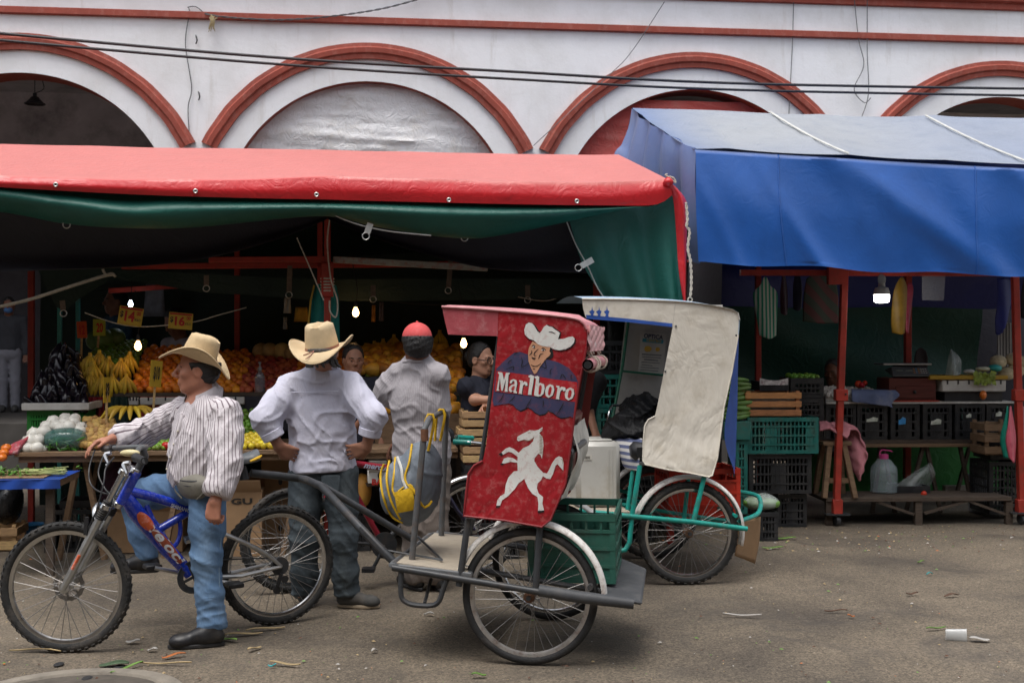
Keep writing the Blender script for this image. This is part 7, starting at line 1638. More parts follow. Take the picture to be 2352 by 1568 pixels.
# ================================================================ PEOPLE
V=Vector
def npv(v):return np.array((v[0],v[1],v[2]),dtype=np.float32)
class SDF:
 """soft-blended volumes meshed into one continuous surface"""
 def __init__(s,vox):s.h=vox;s.p=[];s.cut=[]
 def cap(s,a,b,ra,rb=None,k=.02,sub=False,tagn=0):s.p.append(('c',npv(a),npv(b),ra,ra if rb is None else rb,k,sub,tagn));return s
 def chain(s,pts,rs,k=.02,tagn=0):
  for i in range(len(pts)-1):s.cap(pts[i],pts[i+1],rs[i],rs[i+1],k,False,tagn)
  return s
 def ell(s,c,r,ax=None,k=.02,sub=False,tagn=0):
  A_=np.array([npv(a)for a in (ax or (V((1,0,0)),V((0,1,0)),V((0,0,1))))]);s.p.append(('e',npv(c),A_,np.array(r,np.float32),max(r),k,sub,tagn));return s
 def plane(s,pt,n,lim=None):s.cut.append((npv(pt),npv(V(n).normalized()),lim));return s
 @staticmethod
 def ev(p,X,Y,Z):
  if p[0]=='c':
   a,b=p[1],p[2];ba=b-a;L2_=float(ba@ba)+1e-9
   x,y,z=X-a[0],Y-a[1],Z-a[2]
   t=np.clip((x*ba[0]+y*ba[1]+z*ba[2])/L2_,0,1)
   return np.sqrt((x-ba[0]*t)**2+(y-ba[1]*t)**2+(z-ba[2]*t)**2)-(p[3]+(p[4]-p[3])*t)
  c,A_,r=p[1],p[2],p[3];x,y,z=X-c[0],Y-c[1],Z-c[2]
  q=[(x*A_[i][0]+y*A_[i][1]+z*A_[i][2])/r[i]for i in range(3)]
  k0=np.sqrt(q[0]**2+q[1]**2+q[2]**2);k1=np.sqrt((q[0]/r[0])**2+(q[1]/r[1])**2+(q[2]/r[2])**2)
  return k0*(k0-1)/(k1+1e-6)
 def bb(s,p):
  if p[0]=='c':
   m=max(p[3],p[4]);return np.minimum(p[1],p[2])-m,np.maximum(p[1],p[2])+m
  return p[1]-p[4],p[1]+p[4]
 def mesh(s,disp=None):
  h=s.h;bbs=[s.bb(p)for p in s.p if not p[6]]
  lo=np.min([b[0]for b in bbs],0)-.03;hi=np.max([b[1]for b in bbs],0)+.03
  n=np.ceil((hi-lo)/h).astype(int)+1
  ax=[lo[i]+h*np.arange(n[i],dtype=np.float32)for i in range(3)]
  D=np.full(n,1.0,np.float32)
  for p in s.p:
   b0,b1=s.bb(p);pad=p[5]+2*h+.02
   i0=np.clip(((b0-pad-lo)/h).astype(int),0,n-1);i1=np.clip(((b1+pad-lo)/h).astype(int)+2,1,n)
   sl=tuple(slice(i0[i],i1[i])for i in range(3))
   X,Y,Z=np.meshgrid(ax[0][sl[0]],ax[1][sl[1]],ax[2][sl[2]],indexing='ij',sparse=True)
   d=s.ev(p,X,Y,Z);k=p[5];C=D[sl]
   if p[6]:
    q=np.maximum(k-np.abs(C+d),0)/k;D[sl]=np.maximum(C,-d)+q*q*k/4
   else:
    q=np.maximum(k-np.abs(C-d),0)/k;D[sl]=np.minimum(C,d)-q*q*k/4
  X,Y,Z=np.meshgrid(*ax,indexing='ij',sparse=True)
  if disp is not None:D=D+disp(X,Y,Z)
  for c,nn,lim in s.cut:
   pl=(X-c[0])*nn[0]+(Y-c[1])*nn[1]+(Z-c[2])*nn[2]
   if lim is not None:pl=np.where((X-lim[0])**2+(Y-lim[1])**2+(Z-lim[2])**2<lim[3]**2,pl,-1)
   D=np.maximum(D,pl)
  I=D<0
  cs=[(a,b,c)for a in (0,1)for b in (0,1)for c in (0,1)]
  m=[I[a:n[0]-1+a,b:n[1]-1+b,c:n[2]-1+c]for a,b,c in cs]
  cnt=sum(x.astype(np.int8)for x in m)
  act=np.argwhere((cnt>0)&(cnt<8))
  idx=np.full(n-1,-1,np.int64);idx[act[:,0],act[:,1],act[:,2]]=np.arange(len(act))
  vals=np.stack([D[act[:,0]+a,act[:,1]+b,act[:,2]+c]for a,b,c in cs],1)
  acc=np.zeros((len(act),3));num=np.zeros(len(act))
  for i,ca in enumerate(cs):
   for j,cb in enumerate(cs):
    if j>i and sum(abs(ca[t]-cb[t])for t in range(3))==1:
     va,vb_=vals[:,i],vals[:,j];x=(va<0)!=(vb_<0)
     t=np.where(x,va/(va-vb_+1e-12),0)
     pt=np.array(ca)+t[:,None]*(np.array(cb)-np.array(ca));acc[x]+=pt[x];num[x]+=1
  vs=lo+h*(act+acc/num[:,None])
  fs_=[]
  for a in range(3):
   b,c=(a+1)%3,(a+2)%3
   s0=[slice(1,None)]*3;s0[a]=slice(0,-1);s1=[slice(1,None)]*3;s1[a]=slice(1,None)
   A0,A1=I[tuple(s0)],I[tuple(s1)]
   for inside in (True,False):
    e=np.argwhere((A0==inside)&(A1!=inside));o=np.ones(3,int);o[a]=0;e=e+o
    if not len(e):continue
    e=e[np.all((e<n-1),1)]
    B,C_2=np.eye(3,dtype=int)[b],np.eye(3,dtype=int)[c]
    q=[idx[tuple((e-w_).T)]for w_ in (B+C_2,C_2,0*B,B)]
    if not inside:q=q[::-1]
    fs_.append(np.stack(q,1))
  return vs,np.concatenate(fs_)
 def obj(s,name,mtl,parent=None,disp=None,uf=None,relax=1):
  vs,fs_=s.mesh(disp)
  if relax:
   for _ in range(relax):
    acc=np.zeros_like(vs);cn=np.zeros(len(vs))
    for i in range(4):
     np.add.at(acc,fs_[:,i],vs[fs_[:,(i+1)%4]]);np.add.at(cn,fs_[:,i],1)
    vs=vs*.4+.6*acc/np.maximum(cn,1)[:,None]
  m_=MB();m_.v=vs.tolist();m_.f=[tuple(f)for f in fs_.tolist()];m_.mi=[0]*len(m_.f)
  o=m_.build(name,mtl,parent,smooth=80)
  if uf is not None:set_attr(o,'u',uf(vs))
  return o
 def hit(s,px,py,d0,d1,off=.004):
  """the point where the sight line through a measured pixel meets this surface"""
  t=np.arange(d0,d1,.003);X,Y,Z=(px-CX)/FPX*t,t,CAMH+(CY-py)/FPX*t
  D=np.min([s.ev(p,X,Y,Z)for p in s.p if not p[6]],0);i=int(np.argmin(D))if D.min()>off else int(np.argmax(D<off))
  return P(px,py,float(t[i]))
 def ucoord(s,axes):
  """stripe coordinate: angle round the nearest limb times its radius"""
  def f(vs):
   X,Y,Z=vs[:,0],vs[:,1],vs[:,2];best=np.full(len(vs),9.0);u=np.zeros(len(vs))
   for p in s.p:
    if p[6]or p[7]not in axes:continue
    d=s.ev(p,X,Y,Z);o,dr,ref,rad=axes[p[7]]
    w_=d<best
    e1=ref-dr*ref.dot(dr);e1 .normalize();e2=dr.cross(e1)
    q=vs-npv(o);ang=np.arctan2(q@npv(e2),q@npv(e1))*rad
    u=np.where(w_,ang,u);best=np.where(w_,d,best)
   return u
  return f
def folds(seed,amp,terms):
 """cloth folds: ridged waves; terms = (direction, frequency, warp, weight, centre, reach)"""
 r=random.Random(seed)
 tt=[(npv(V(d).normalized()),f,w_,a,c,rr_,r.uniform(0,6.28),npv(V((r.gauss(0,1),r.gauss(0,1),r.gauss(0,1)))),r.uniform(0,6))for d,f,w_,a,c,rr_ in terms]
 def g_(X,Y,Z):
  out=0
  for d,f,w_,a,c,rr_,ph,wd,wp in tt:
   q=np.sin((X*d[0]+Y*d[1]+Z*d[2])*f+ph+w_*np.sin((X*wd[0]+Y*wd[1]+Z*wd[2])*9+wp)+.6*w_*np.sin((X*wd[1]-Y*wd[2]+Z*wd[0])*21+wp))
   q=1-np.abs(q)
   if c is not None:q=q*np.exp(-((X-c[0])**2+(Y-c[1])**2+(Z-c[2])**2)/(rr_*rr_))
   out=out-a*amp*q*q
  return out
 return g_
def skinmat(name,col):
 m=mat(name,col,.5,.14,14,bump=.08,bscale=120,spec=.4);b=m.node_tree.nodes['Principled BSDF']
 b.inputs['Subsurface Weight'].default_value=.06;b.inputs['Subsurface Radius'].default_value=(.01,.004,.002);return m
def fabric(name,col,dirt=None,var=.10,rough=.85,damt=.35,dscale=5,cr=.38):return creased(mat(name,col,rough,var,7,dirt=dirt,damt=damt,dscale=dscale,spec=.25),5,cr,.035)
def striped(name,base,dark,period,duty=.25,dirt=None):
 m,nt,bs,L=mk(name)
 at=_n(nt,'ShaderNodeAttribute',attribute_name='u')
 a=_n(nt,'ShaderNodeMath',operation='DIVIDE');a.inputs[1].default_value=period;L(at.outputs['Fac'],a.inputs[0])
 b=_n(nt,'ShaderNodeMath',operation='FRACT');L(a.outputs[0],b.inputs[0])
 c=_n(nt,'ShaderNodeMath',operation='LESS_THAN');c.inputs[1].default_value=duty;L(b.outputs[0],c.inputs[0])
 mx=_n(nt,'ShaderNodeMix',data_type='RGBA');L(c.outputs[0],mx.inputs[0]);mx.inputs[6].default_value=c4(base);mx.inputs[7].default_value=c4(dark)
 L(mx.outputs[2],bs.inputs['Base Color']);bs.inputs['Roughness'].default_value=.85;bs.inputs['Specular IOR Level'].default_value=.25
 return creased(m,6,.4,.03)
def denim(name,col,fadec):
 return creased(mat(name,col,.9,.22,5,dirt=fadec,dscale=3.2,damt=.6,spec=.2,stretch=(1,1,.5)),5,.4,.03,(1,1,.8))
def head_axes(f,tilt=0.0):
 f=V(f).normalized();l=V((0,0,1)).cross(f).normalized();u=f.cross(l).normalized();return f,l,u
def add_head(B,c,ax,s=1.0,ears=True):
 f,l,u=ax;W_=lambda x,y,z:V(c)+(f*x+l*y+u*z)*s;e=lambda x,y,z:(x*s,y*s,z*s)
 B.ell(W_(-.014,0,.032),e(.098,.077,.098),ax,.02).ell(W_(.028,0,-.038),e(.064,.061,.088),ax,.03)
 B.cap(W_(.062,-.012,-.098),W_(.062,.012,-.098),.021*s,None,.02)
 for y in (-1,1):
  B.cap(W_(-.012,y*.050,-.055),W_(.045,y*.030,-.092),.022*s,.018*s,.025)
  B.ell(W_(.062,y*.046,-.016),e(.024,.02,.02),ax,.02)
  B.ell(W_(.097,y*.031,.004),e(.016,.02,.013),ax,.012,True)
  B.ell(W_(.074,y*.031,.003),e(.0145,.0145,.0135),ax,.004)
  B.ell(W_(.103,y*.011,-.029),e(.011,.010,.009),ax,.008)
  if ears:
   B.ell(W_(-.006,y*.079,-.006),e(.026,.011,.034),ax,.008);B.ell(W_(.000,y*.089,-.004),e(.013,.006,.018),ax,.006,True)
 B.cap(W_(.084,-.036,.024),W_(.084,.036,.024),.012*s,None,.016)
 B.cap(W_(.089,0,.018),W_(.117,0,-.020),.009*s,.0125*s,.008)
 B.cap(W_(.088,-.021,-.058),W_(.088,.021,-.058),.0085*s,None,.008).cap(W_(.087,-.018,-.070),W_(.087,.018,-.070),.0095*s,None,.008)
 B.cap(W_(.096,-.024,-.0643),W_(.096,.024,-.0643),.0028*s,None,.003,True)
 return W_
def face_bits(par,W_,ax,s,brow,lip=True):
 for y in (-1,1):
  m_=MB();m_.ball(W_(.0835,y*.031,.002),(.0085*s,.0085*s,.0045*s),8,6);m_.build('eye',PLAST_BK,par)
  m_=MB();m_.tube([W_(.093,y*.014,.021),W_(.093,y*.032,.027),W_(.078,y*.05,.022)],[.004*s,.005*s,.003*s],6);m_.build('eyebrow',brow,par)
def add_hand(B,w_,d,pn,curl=(.5,.7,.5),s=1.0,side=1,spread=.16,k=.0035,thumb_out=.6):
 """w_ wrist, d along the hand, pn out of the palm, side = which way the thumb lies along d x pn"""
 d=V(d).normalized();pn=(V(pn)-d*V(pn).dot(d)).normalized();la=d.cross(pn).normalized()*side;w_=V(w_)
 kn=[w_+d*(.088-.004*abs(i-1.2))*s+la*((.031-.0205*i)*s)for i in range(4)]
 for i,q in enumerate(kn):B.cap(w_+la*((.015-.010*i)*s),q,.018*s,.0125*s,.012)
 B.cap(w_+la*.02*s,kn[0]-d*.02*s,.016*s,.014*s,.012)
 for i,q in enumerate(kn):
  dd=(d+la*(spread*(1.3-i)*.7)).normalized();ln=(.042,.047,.044,.034)[i]*s;a=0;p=q;r0_=.0098*s
  for j,(ll,cu)in enumerate(zip((1,.62,.5),curl)):
   a+=cu;dr=dd*math.cos(a)+pn*math.sin(a);e=p+dr*ln*ll;B.cap(p,e,r0_,r0_-.0008*s,k);p=e;r0_-=.0008*s
 t0_=w_+d*.02*s+la*.028*s;t1=t0_+(d*.75+la*thumb_out+pn*.35).normalized()*.046*s;t2=t1+(d*.9+pn*.45+la*.1).normalized()*.034*s
 B.chain([t0_,t1,t2],[.016*s,.012*s,.010*s],.008)
def shoe(par,heel,toe,mtl,sole,s=1.0,lace=None):
 heel,toe=V(heel),V(toe);d=(toe-heel);L_=d.length;d.normalize();la=UP.cross(d).normalized()
 B=SDF(.006);u2=la.cross(d).normalized()
 if u2 .z<0:u2=-u2
 W_=lambda x,y,z:heel+d*(x*L_)+la*y+u2*z
 B.cap(W_(.12,0,.05),W_(.35,0,.055),.040,.041,.02).cap(W_(.35,0,.05),W_(.85,0,.035),.040,.034,.03).ell(W_(.78,.004,.035),(.06,.046,.034),(d,la,u2),.02).cap(W_(.2,0,.06),W_(.2,0,.10),.040,.040,.02).cap(W_(.3,0,.08),W_(.5,0,.06),.035,.03,.02)
 B.plane(W_(0,0,.012),-u2)
 o=B.obj('shoe',mtl,par)
 m_=MB();n=20;pts=[]
 for k in range(n):
  a=2*math.pi*k/n;x=.5+.53*math.cos(a);wv=.042 if x>.55 else .037
  pts.append(W_(x,wv*math.sin(a)*(1 if abs(math.cos(a))<.8 else 1.0),0))
 m_.prism(pts,u2*.02);m_.build('sole',sole,o,smooth=40,bevel=.004)
 if lace:
  m_=MB()
  for t in (.46,.52,.58):m_.tube([W_(t,-.032,.080-(t-.38)*.22),W_(t+.02,0,.105-(t-.38)*.25),W_(t,.032,.080-(t-.38)*.22)],.004,5)
  m_.build('laces',lace,o,kind='stuff')
 return o
def cowboy_hat(par,c,f,u,mtl,under,crown=(.098,.080,.115),brim=(.185,.165),curl=.055,dip=.03,band=None,holes=False,tip=.02):
 f=V(f).normalized();u=(V(u)-f*V(u).dot(f)).normalized();l=u.cross(f)
 W_=lambda x,y,z:V(c)+f*x+l*y+u*z;n=48;m_=MB();rows=[]
 def bz(t,q):return curl*abs(math.sin(t))**2.2*q**1.6-dip*abs(math.cos(t))**2*q**2+tip*math.cos(t)*q
 prof=[i/9 for i in range(10)]
 for q in reversed(prof):
  rows.append([W_(math.cos(t)*(crown[0]+(brim[0]-crown[0])*q),math.sin(t)*(crown[1]+(brim[1]-crown[1])*q*(1-.12*q)),bz(t,q))for t in [2*math.pi*k/n for k in range(n+1)]])
 H_=crown[2]
 for i in range(1,8):
  z=i/7;r_=1-.12*z-.05*z*z
  rows.append([W_(math.cos(t)*crown[0]*r_,math.sin(t)*crown[1]*r_*(1-.10*z*max(0,math.cos(t))**2),z*H_-.012*z*abs(math.sin(t))*0)for t in [2*math.pi*k/n for k in range(n+1)]])
 for i in range(1,9):
  q=1-i/8;row=[]
  for t in [2*math.pi*k/n for k in range(n+1)]:
   x,y=math.cos(t)*q,math.sin(t)*q
   dent=-.034*math.exp(-(y/.28)**2)*(1-.3*x)*(1-q**6)-.014*math.exp(-((abs(y)-.62)/.2)**2-((x-.45)/.4)**2)*(1-q**6)
   row.append(W_(x*crown[0]*.83,y*crown[1]*.83*(1-.10*max(0,x)),H_+.022*(1-q*q)**.5+dent))
  rows.append(row)
 m_.grid(rows);h=m_.build('hat',[mtl,under]if under else mtl,par,smooth=70,solid=.004)
 T(h,'brim_edge',[p for p in rows[0][:-1]]+[rows[0][0]],.0042,mtl,6)
 if band:
  m_=MB();m_.grid([[W_(math.cos(t)*(crown[0]*(1-.02*z)+.003),math.sin(t)*(crown[1]*(1-.02*z)+.003),.004+.013*z)for t in [2*math.pi*k/n for k in range(n+1)]]for z in (0,1)]);m_.build('hat_band',band,h,smooth=60)
  a=W_(-crown[0]-.006,.01,.012);m_.v=[];m_=MB();m_.tube(catmull([a,a+l*.03-u*.01-f*.02,a+l*.06-u*.016-f*.03],8),.003,5);m_.tube(catmull([a,a+l*.015-u*.02-f*.04,a+l*.035-u*.03-f*.07],8),.003,5);m_.build('hat_cord',band,h)
 if holes:
  m_=MB()
  for t in (1.25,1.52,1.80):m_.ball(W_(math.cos(t)*crown[0]*.965,math.sin(t)*crown[1]*.965,.04),.0055,6,5)
  m_.build('vent_holes',PLAST_BK,h)
 return h
def hairmesh(par,c,ax,s,col,down=-.06,front=.055,seed=1,vol=.012,vox=.008,cap_top=None,long_=0):
 f,l,u=ax;W_=lambda x,y,z:V(c)+(f*x+l*y+u*z)*s;B=SDF(vox)
 B.ell(W_(-.020,0,.034),((.100+vol)*s,(.079+vol)*s,(.100+vol)*s),ax,.02).ell(W_(-.045,0,-.015),((.062+vol)*s,(.066+vol)*s,.062*s),ax,.03)
 if long_:B.chain([W_(-.06,0,-.03),W_(-.075,0,-.10),W_(-.07,0,-.10-long_)],[.065*s,.06*s,.04*s],.03)
 B.plane(W_(front,0,.02),f*.9-u*.35);B.plane(W_(0,0,down),-u+f*.45)if not long_ else None
 B.ell(W_(.075,0,-.02),(.085*s,.064*s,.10*s),ax,.01,True)
 for y in (-1,1):B.ell(W_(.012,y*.09,-.012),(.03*s,.03*s,.036*s),ax,.01,True)
 if cap_top is not None:B.plane(W_(0,0,cap_top),u)
 dsp=folds(seed,.006,[(l+u*.2,150,1.0,1,None,1),(u+l*.5,90,1.5,.7,None,1)])
 return B.obj('hair',col,par,dsp)
HAIRK=mat('black_hair',(.012,.011,.011),.45,.3,30,stretch=(1,1,5),bump=.5,bscale=90)
HAIRG=mat('greying_hair',(.055,.052,.05),.5,.5,30,stretch=(1,1,5),bump=.5,bscale=90)
SK1,SK2,SK3,SK4=skinmat('tanned_skin',(.41,.18,.115)),skinmat('weathered_skin',(.34,.165,.105)),skinmat('dark_tan_skin',(.20,.09,.055)),skinmat('light_tan_skin',(.42,.22,.145))
STRAW=mat('straw_weave',(.60,.45,.26),.75,.10,30,bump=.3,bscale=220,dirt=(.34,.22,.11),dscale=6,damt=.45)
FELT=mat('pale_straw_felt',(.56,.43,.26),.8,.10,20,bump=.2,bscale=150,dirt=(.36,.25,.13),dscale=5,damt=.4)
LEATHB=mat('red_brown_leather',(.26,.10,.07),.5)
BLKLEA=mat('black_shoe_leather',(.016,.016,.018),.4,.3,12,dirt=(.09,.08,.065),dscale=8,damt=.5)
SOLEBK=mat('black_sole',(.025,.025,.026),.7,.3,12,dirt=(.12,.10,.08),dscale=9)
# ---------------------------------------------------------------- man in the striped shirt on the blue bicycle
def Q(px,py,d):return P(px,py,d)
hc=Q(451,851,6.40);hax=head_axes((-.95,-.29,.0))
neck=Q(471,905,6.43);shL,shR=Q(519,950,6.26),Q(424,946,6.52)
pel=Q(455,1098,6.38);chest=Q(470,985,6.40)
elR,wrR=Q(334,992,6.66),Q(258,1008,6.47);elL,wrL=Q(519,1066,6.16),Q(494,1152,6.08)
hiL,knL,anL=Q(478,1120,6.30),Q(474,1280,6.24),Q(487,1432,6.24)
hiR,knR,anR=Q(430,1120,6.46),Q(303,1136,6.68),Q(338,1278,6.66)
fwd0=V((-.78,-.6,0));man=SDF(.0055)
Wh=add_head(man,hc,hax)
man.chain([Wh(-.015,0,-.05),neck+UP*.0,neck-UP*.05+fwd0*.03],[.057,.058,.06],.03)
rt=(shR-shL).normalized();fwd1=UP.cross(rt);fwd1 .normalize()
if fwd1 .x>0:fwd1=-fwd1
man.cap(shL,shR,.06,None,.04).ell(chest,(.16,.11,.2),(rt,fwd1,UP),.05).chain([chest,pel],[.11,.12],.05)
man.chain([shL,elL,wrL],[.05,.042,.028],.03).chain([shR,elR,wrR],[.05,.042,.029],.03)
man.chain([hiL,knL,anL],[.08,.055,.042],.03).chain([hiR,knR,anR],[.08,.055,.042],.03)
man.chain([neck,neck+fwd1*.05-UP*.08],[.05,.045],.04)
add_hand(man,wrR,(Q(212,1022,6.42)-wrR)+UP*.01,(.25,-.1,-1),(.55,.35,.25),1.0,1,.22)
add_hand(man,wrL,(-.12,-.05,-1),(.35,1,0),(1.0,1.2,.7),1.0,-1,.06,thumb_out=.35)
p1=man.obj('person',SK1)
tag(p1,'man in striped shirt and straw hat standing astride the blue bicycle','person')
face_bits(p1,Wh,hax,1,HAIRK)
hairmesh(p1,hc,hax,1.0,HAIRK,-.055,.035,3,.007,.007,.045)
cowboy_hat(p1,Q(455,824,6.40),V((-.92,-.12,.36)),V((.36,0,.93)),STRAW,None,(.094,.080,.118),(.190,.165),.066,.055,holes=True,tip=-.012)
SH=SDF(.0075)
SH.chain([shL-UP*.0,shL.lerp(shR,.5)+UP*.02,shR],[.066,.070,.066],.06,0).ell(chest-UP*.03+fwd1*.008,(.184,.138,.19),(rt,fwd1,UP),.06).ell(pel+UP*.10+fwd1*.0,(.172,.136,.18),(rt,fwd1,UP),.08).ell(pel+UP*.015,(.165,.134,.10),(rt,fwd1,UP),.06)
SH.chain([neck-UP*.04,neck+UP*.008-fwd1*.022],[.080,.068],.03)
sl1,sl2=wrL.lerp(elL,.12),wrR.lerp(elR,.02)
SH.chain([shL,shL.lerp(elL,.5),elL,elL.lerp(sl1,.75),sl1],[.066,.072,.068,.060,.040],.07,1)
SH.chain([shR,shR.lerp(elR,.5),elR,elR.lerp(sl2,.7),sl2],[.068,.074,.068,.056,.038],.06,2)
SH.plane(pel-UP*.055,-UP,(pel.x,pel.y,pel.z,.3))
nz_=neck+fwd1*.06
SH.cap(nz_+UP*.04+fwd1*.02,Q(421,948,6.26),.058,.006,.01,True).cap(Wh(-.02,0,-.05),neck-UP*.03+fwd1*.035,.060,.052,.012,True)
SH.plane(sl1,wrL-elL,(sl1 .x,sl1 .y,sl1 .z,.12));SH.plane(sl2,wrR-elR,(sl2 .x,sl2 .y,sl2 .z,.12))
df=folds(5,.011,[((1,0,.55),26,1.3,.8,None,1),((-.5,.2,1),34,1.2,.8,(elL.x,elL.y,elL.z-.05),.2),((1,0,.4),48,1.1,.9,tuple(wrR),.2),((.4,0,1),42,1.0,1.2,tuple(pel),.13),((1,.3,-.6),40,1.2,.9,tuple(shR),.25),((.8,0,-.5),55,1,.6,None,1)])
S1M=striped('striped_shirt_cloth',(.60,.56,.58),(.16,.12,.14),.017,.22)
shirt=SH.obj('shirt',S1M,p1,df,SH.ucoord({0:(chest,V((0,0,1)),-fwd1,.17),1:(shL,(elL-shL).normalized(),V((0,1,0)),.075),2:(shR,(elR-shR).normalized(),V((0,1,0)),.075)}))
WSH=fabric('white_shirt_trim',(.60,.56,.58))
m_=MB();cn=Q(461,908,6.405)+UP*.01;rows=[[],[],[],[]]
for k in range(25):
 ph=R(-142+284*k/24);dr=-fwd1*math.cos(ph)+rt*math.sin(ph);dp=.062*((1-math.cos(ph))/2)**1.4;pt_=max(0,abs(ph)-1.7)*.07
 for r_,(rd_,zz)in zip(rows,((.080,-.03-dp),(.070,.042-dp),(.078,.044-dp),(.100+pt_*.2,-.008-dp-pt_))):r_.append(cn+dr*rd_+UP*zz)
m_.grid(rows);m_.build('collar',WSH,shirt,smooth=50,solid=.003)
plk=[SH.hit(x,y,5.9,6.7,.012)for x,y in ((420,952),(411,985),(402,1015),(393,1045),(386,1072))]
m_=MB();m_.tube(catmull(plk,16),.010,6);m_.build('placket',WSH,shirt)
for q in plk[1:]:m_=MB();m_.ball(q+V((-.004,-.010,-.01)),.006,8,5);m_.build('button',mat('pale_button',(.6,.56,.45),.4),shirt)
PT=SDF(.008)
PT.ell(pel-UP*.02,(.158,.132,.12),(rt,fwd1,UP),.05).chain([hiL,hiL.lerp(knL,.55),knL,knL.lerp(anL,.55),V((anL.x,anL.y,.12)),V((anL.x,anL.y,.07))],[.098,.088,.072,.066,.066,.068],.04).chain([hiR,hiR.lerp(knR,.55),knR,knR.lerp(anR,.6),anR+UP*.01],[.098,.086,.074,.064,.060],.04)
PT.plane(V((anL.x,anL.y,.085)),-UP,(anL.x,anL.y,.085,.14));PT.plane(anR-UP*.02,(anR-knR),(anR.x,anR.y,anR.z,.12))
dfp=folds(8,.010,[((.3,0,1),40,1.4,1,tuple(knL),.2),((-.2,.1,1),60,1.0,1.2,(anL.x,anL.y,anL.z+.06),.16),((.7,0,.8),38,1.0,.9,tuple(hiL),.2),((1,0,-.3),42,1.1,.9,tuple(knR),.25),((.6,0,1),34,1.1,.6,None,1)])
DEN1=denim('blue_denim',(.105,.185,.31),(.24,.34,.46))
jn=PT.obj('jeans',DEN1,p1,dfp)
for sm in (((506,1150),(508,1220),(503,1300),(506,1380),(510,1425)),((452,1420),(480,1427),(512,1424)),((452,1416),(480,1422),(512,1419))):T(jn,'seam',[PT.hit(x,y,5.9,6.6,.004)for x,y in sm],.0035,fabric('pale_denim_thread',(.22,.32,.44)),5,k=14)
# bum bag
BG=SDF(.006);bc_=Q(443,1118,6.245)
BG.ell(bc_,(.135,.045,.066),(rt,fwd1,UP),.02).ell(bc_+UP*.028,(.15,.045,.038),(rt,fwd1,UP),.03)
BAGM=fabric('olive_grey_nylon',(.19,.18,.15),None,.12,.6)
bagm=BG.obj('bum_bag',BAGM,p1)
for zz in (((398,1098),(420,1104),(450,1105),(480,1101)),((402,1108),(425,1115),(450,1116),(472,1114)),((400,1110),(404,1128),(418,1144)),((470,1116),(466,1132),(452,1146))):T(bagm,'zip',[BG.hit(x,y,5.9,6.5)for x,y in zz],.0045,PLAST_BK if zz[0][0]<403 and zz[0][1]<1109 else BAGM,5,k=10)
T(bagm,'belt_strap',[pel+UP*.02+rt*.12+fwd1*.1,pel+UP*.0+rt*.168,pel+UP*.01-fwd1*.14,pel+UP*.0-rt*.165,pel+UP*.02-rt*.12+fwd1*.1],.012,BAGM,6,k=20)
fl=Q(487,1470,6.24);fl.z=.0
shoe(p1,V((fl.x+.065,fl.y-.02,0.004)),V((fl.x-.20,fl.y-.09,.004)),BLKLEA,SOLEBK,1,mat('blue_lace',(.03,.04,.22),.7))
shoe(p1,anR+V((.06,0,-.085)),anR+V((-.19,-.03,-.085)),BLKLEA,SOLEBK)
# ---------------------------------------------------------------- man with hands on hips
hc=Q(744,806,7.02);hax=head_axes((.12,1,-.02))
neck=Q(744,843,7.08);shL,shR=Q(668,890,7.12),Q(802,887,7.08)
pel=Q(741,1070,7.14);chest=Q(737,950,7.13)
elL,wrL=Q(606,960,6.98),Q(640,1024,7.0);elR,wrR=Q(858,956,6.96),Q(842,1026,6.98)
hiL,knL,anL=Q(702,1090,7.15),Q(699,1240,7.12),Q(700,1365,7.15)
hiR,knR,anR=Q(784,1090,7.13),Q(788,1235,7.1),Q(796,1362,7.12)
rt=(shR-shL).normalized();fwd=V((-rt.y,rt.x,0))
man=SDF(.0065);Wh=add_head(man,hc,hax)
man.chain([Wh(-.02,0,-.05),neck],[.058,.064],.03).cap(shL,shR,.06,None,.04).ell(chest,(.165,.11,.2),(rt,fwd,UP),.05).chain([chest,pel],[.11,.12],.05)
man.chain([shL,elL,wrL],[.05,.044,.030],.03).chain([shR,elR,wrR],[.05,.044,.030],.03).chain([hiL,knL,anL],[.08,.055,.042],.03).chain([hiR,knR,anR],[.08,.055,.042],.03)
add_hand(man,wrL,(.9,.35,-.55),(.2,1,.1),(.25,.4,.3),1.05,-1,.15);add_hand(man,wrR,(-.9,.35,-.30),(-.2,1,.1),(.25,.4,.3),1.05,1,.15)
p2=man.obj('person',SK2);tag(p2,'man in lavender white shirt and felt hat with hands on hips, back turned','person')
hairmesh(p2,hc,hax,1.0,HAIRG,-.085,.03,5,.010,.007,.012)
m_=MB();r2_=random.Random(4)
for i in range(16):
 a=r2_.uniform(-1.2,1.2);q=hc+V((math.sin(a)*.088,-math.cos(a)*.092,-.05));m_.tube(catmull([q,q+V((math.sin(a)*.015,-.012,-.03)),q+V((math.sin(a)*.03+.01,-.006,-.045))],6),[.010,.012,.012,.010,.008,.004],6)
m_.build('curls',HAIRG,p2);p2 .children[-1]['kind']='stuff'
cowboy_hat(p2,Q(740,799,7.02),V((.12,.95,.20)),V((-.10,-.20,.97)),FELT,None,(.116,.096,.135),(.200,.195),.060,.05,band=LEATHB,tip=-.0)
SH=SDF(.0075)
SH.chain([shL,shL.lerp(shR,.5)+UP*.055,shR],[.072,.085,.072],.06).ell(chest+UP*.0,(.200,.140,.25),(rt,fwd,UP),.05).ell(pel+UP*.14,(.198,.145,.2),(rt,fwd,UP),.06).ell(pel-UP*.0,(.196,.150,.11),(rt,fwd,UP),.05)
SH.chain([neck-UP*.03,neck+UP*.018],[.080,.070],.03)
cL,cR=elL.lerp(wrL,.70),elR.lerp(wrR,.62)
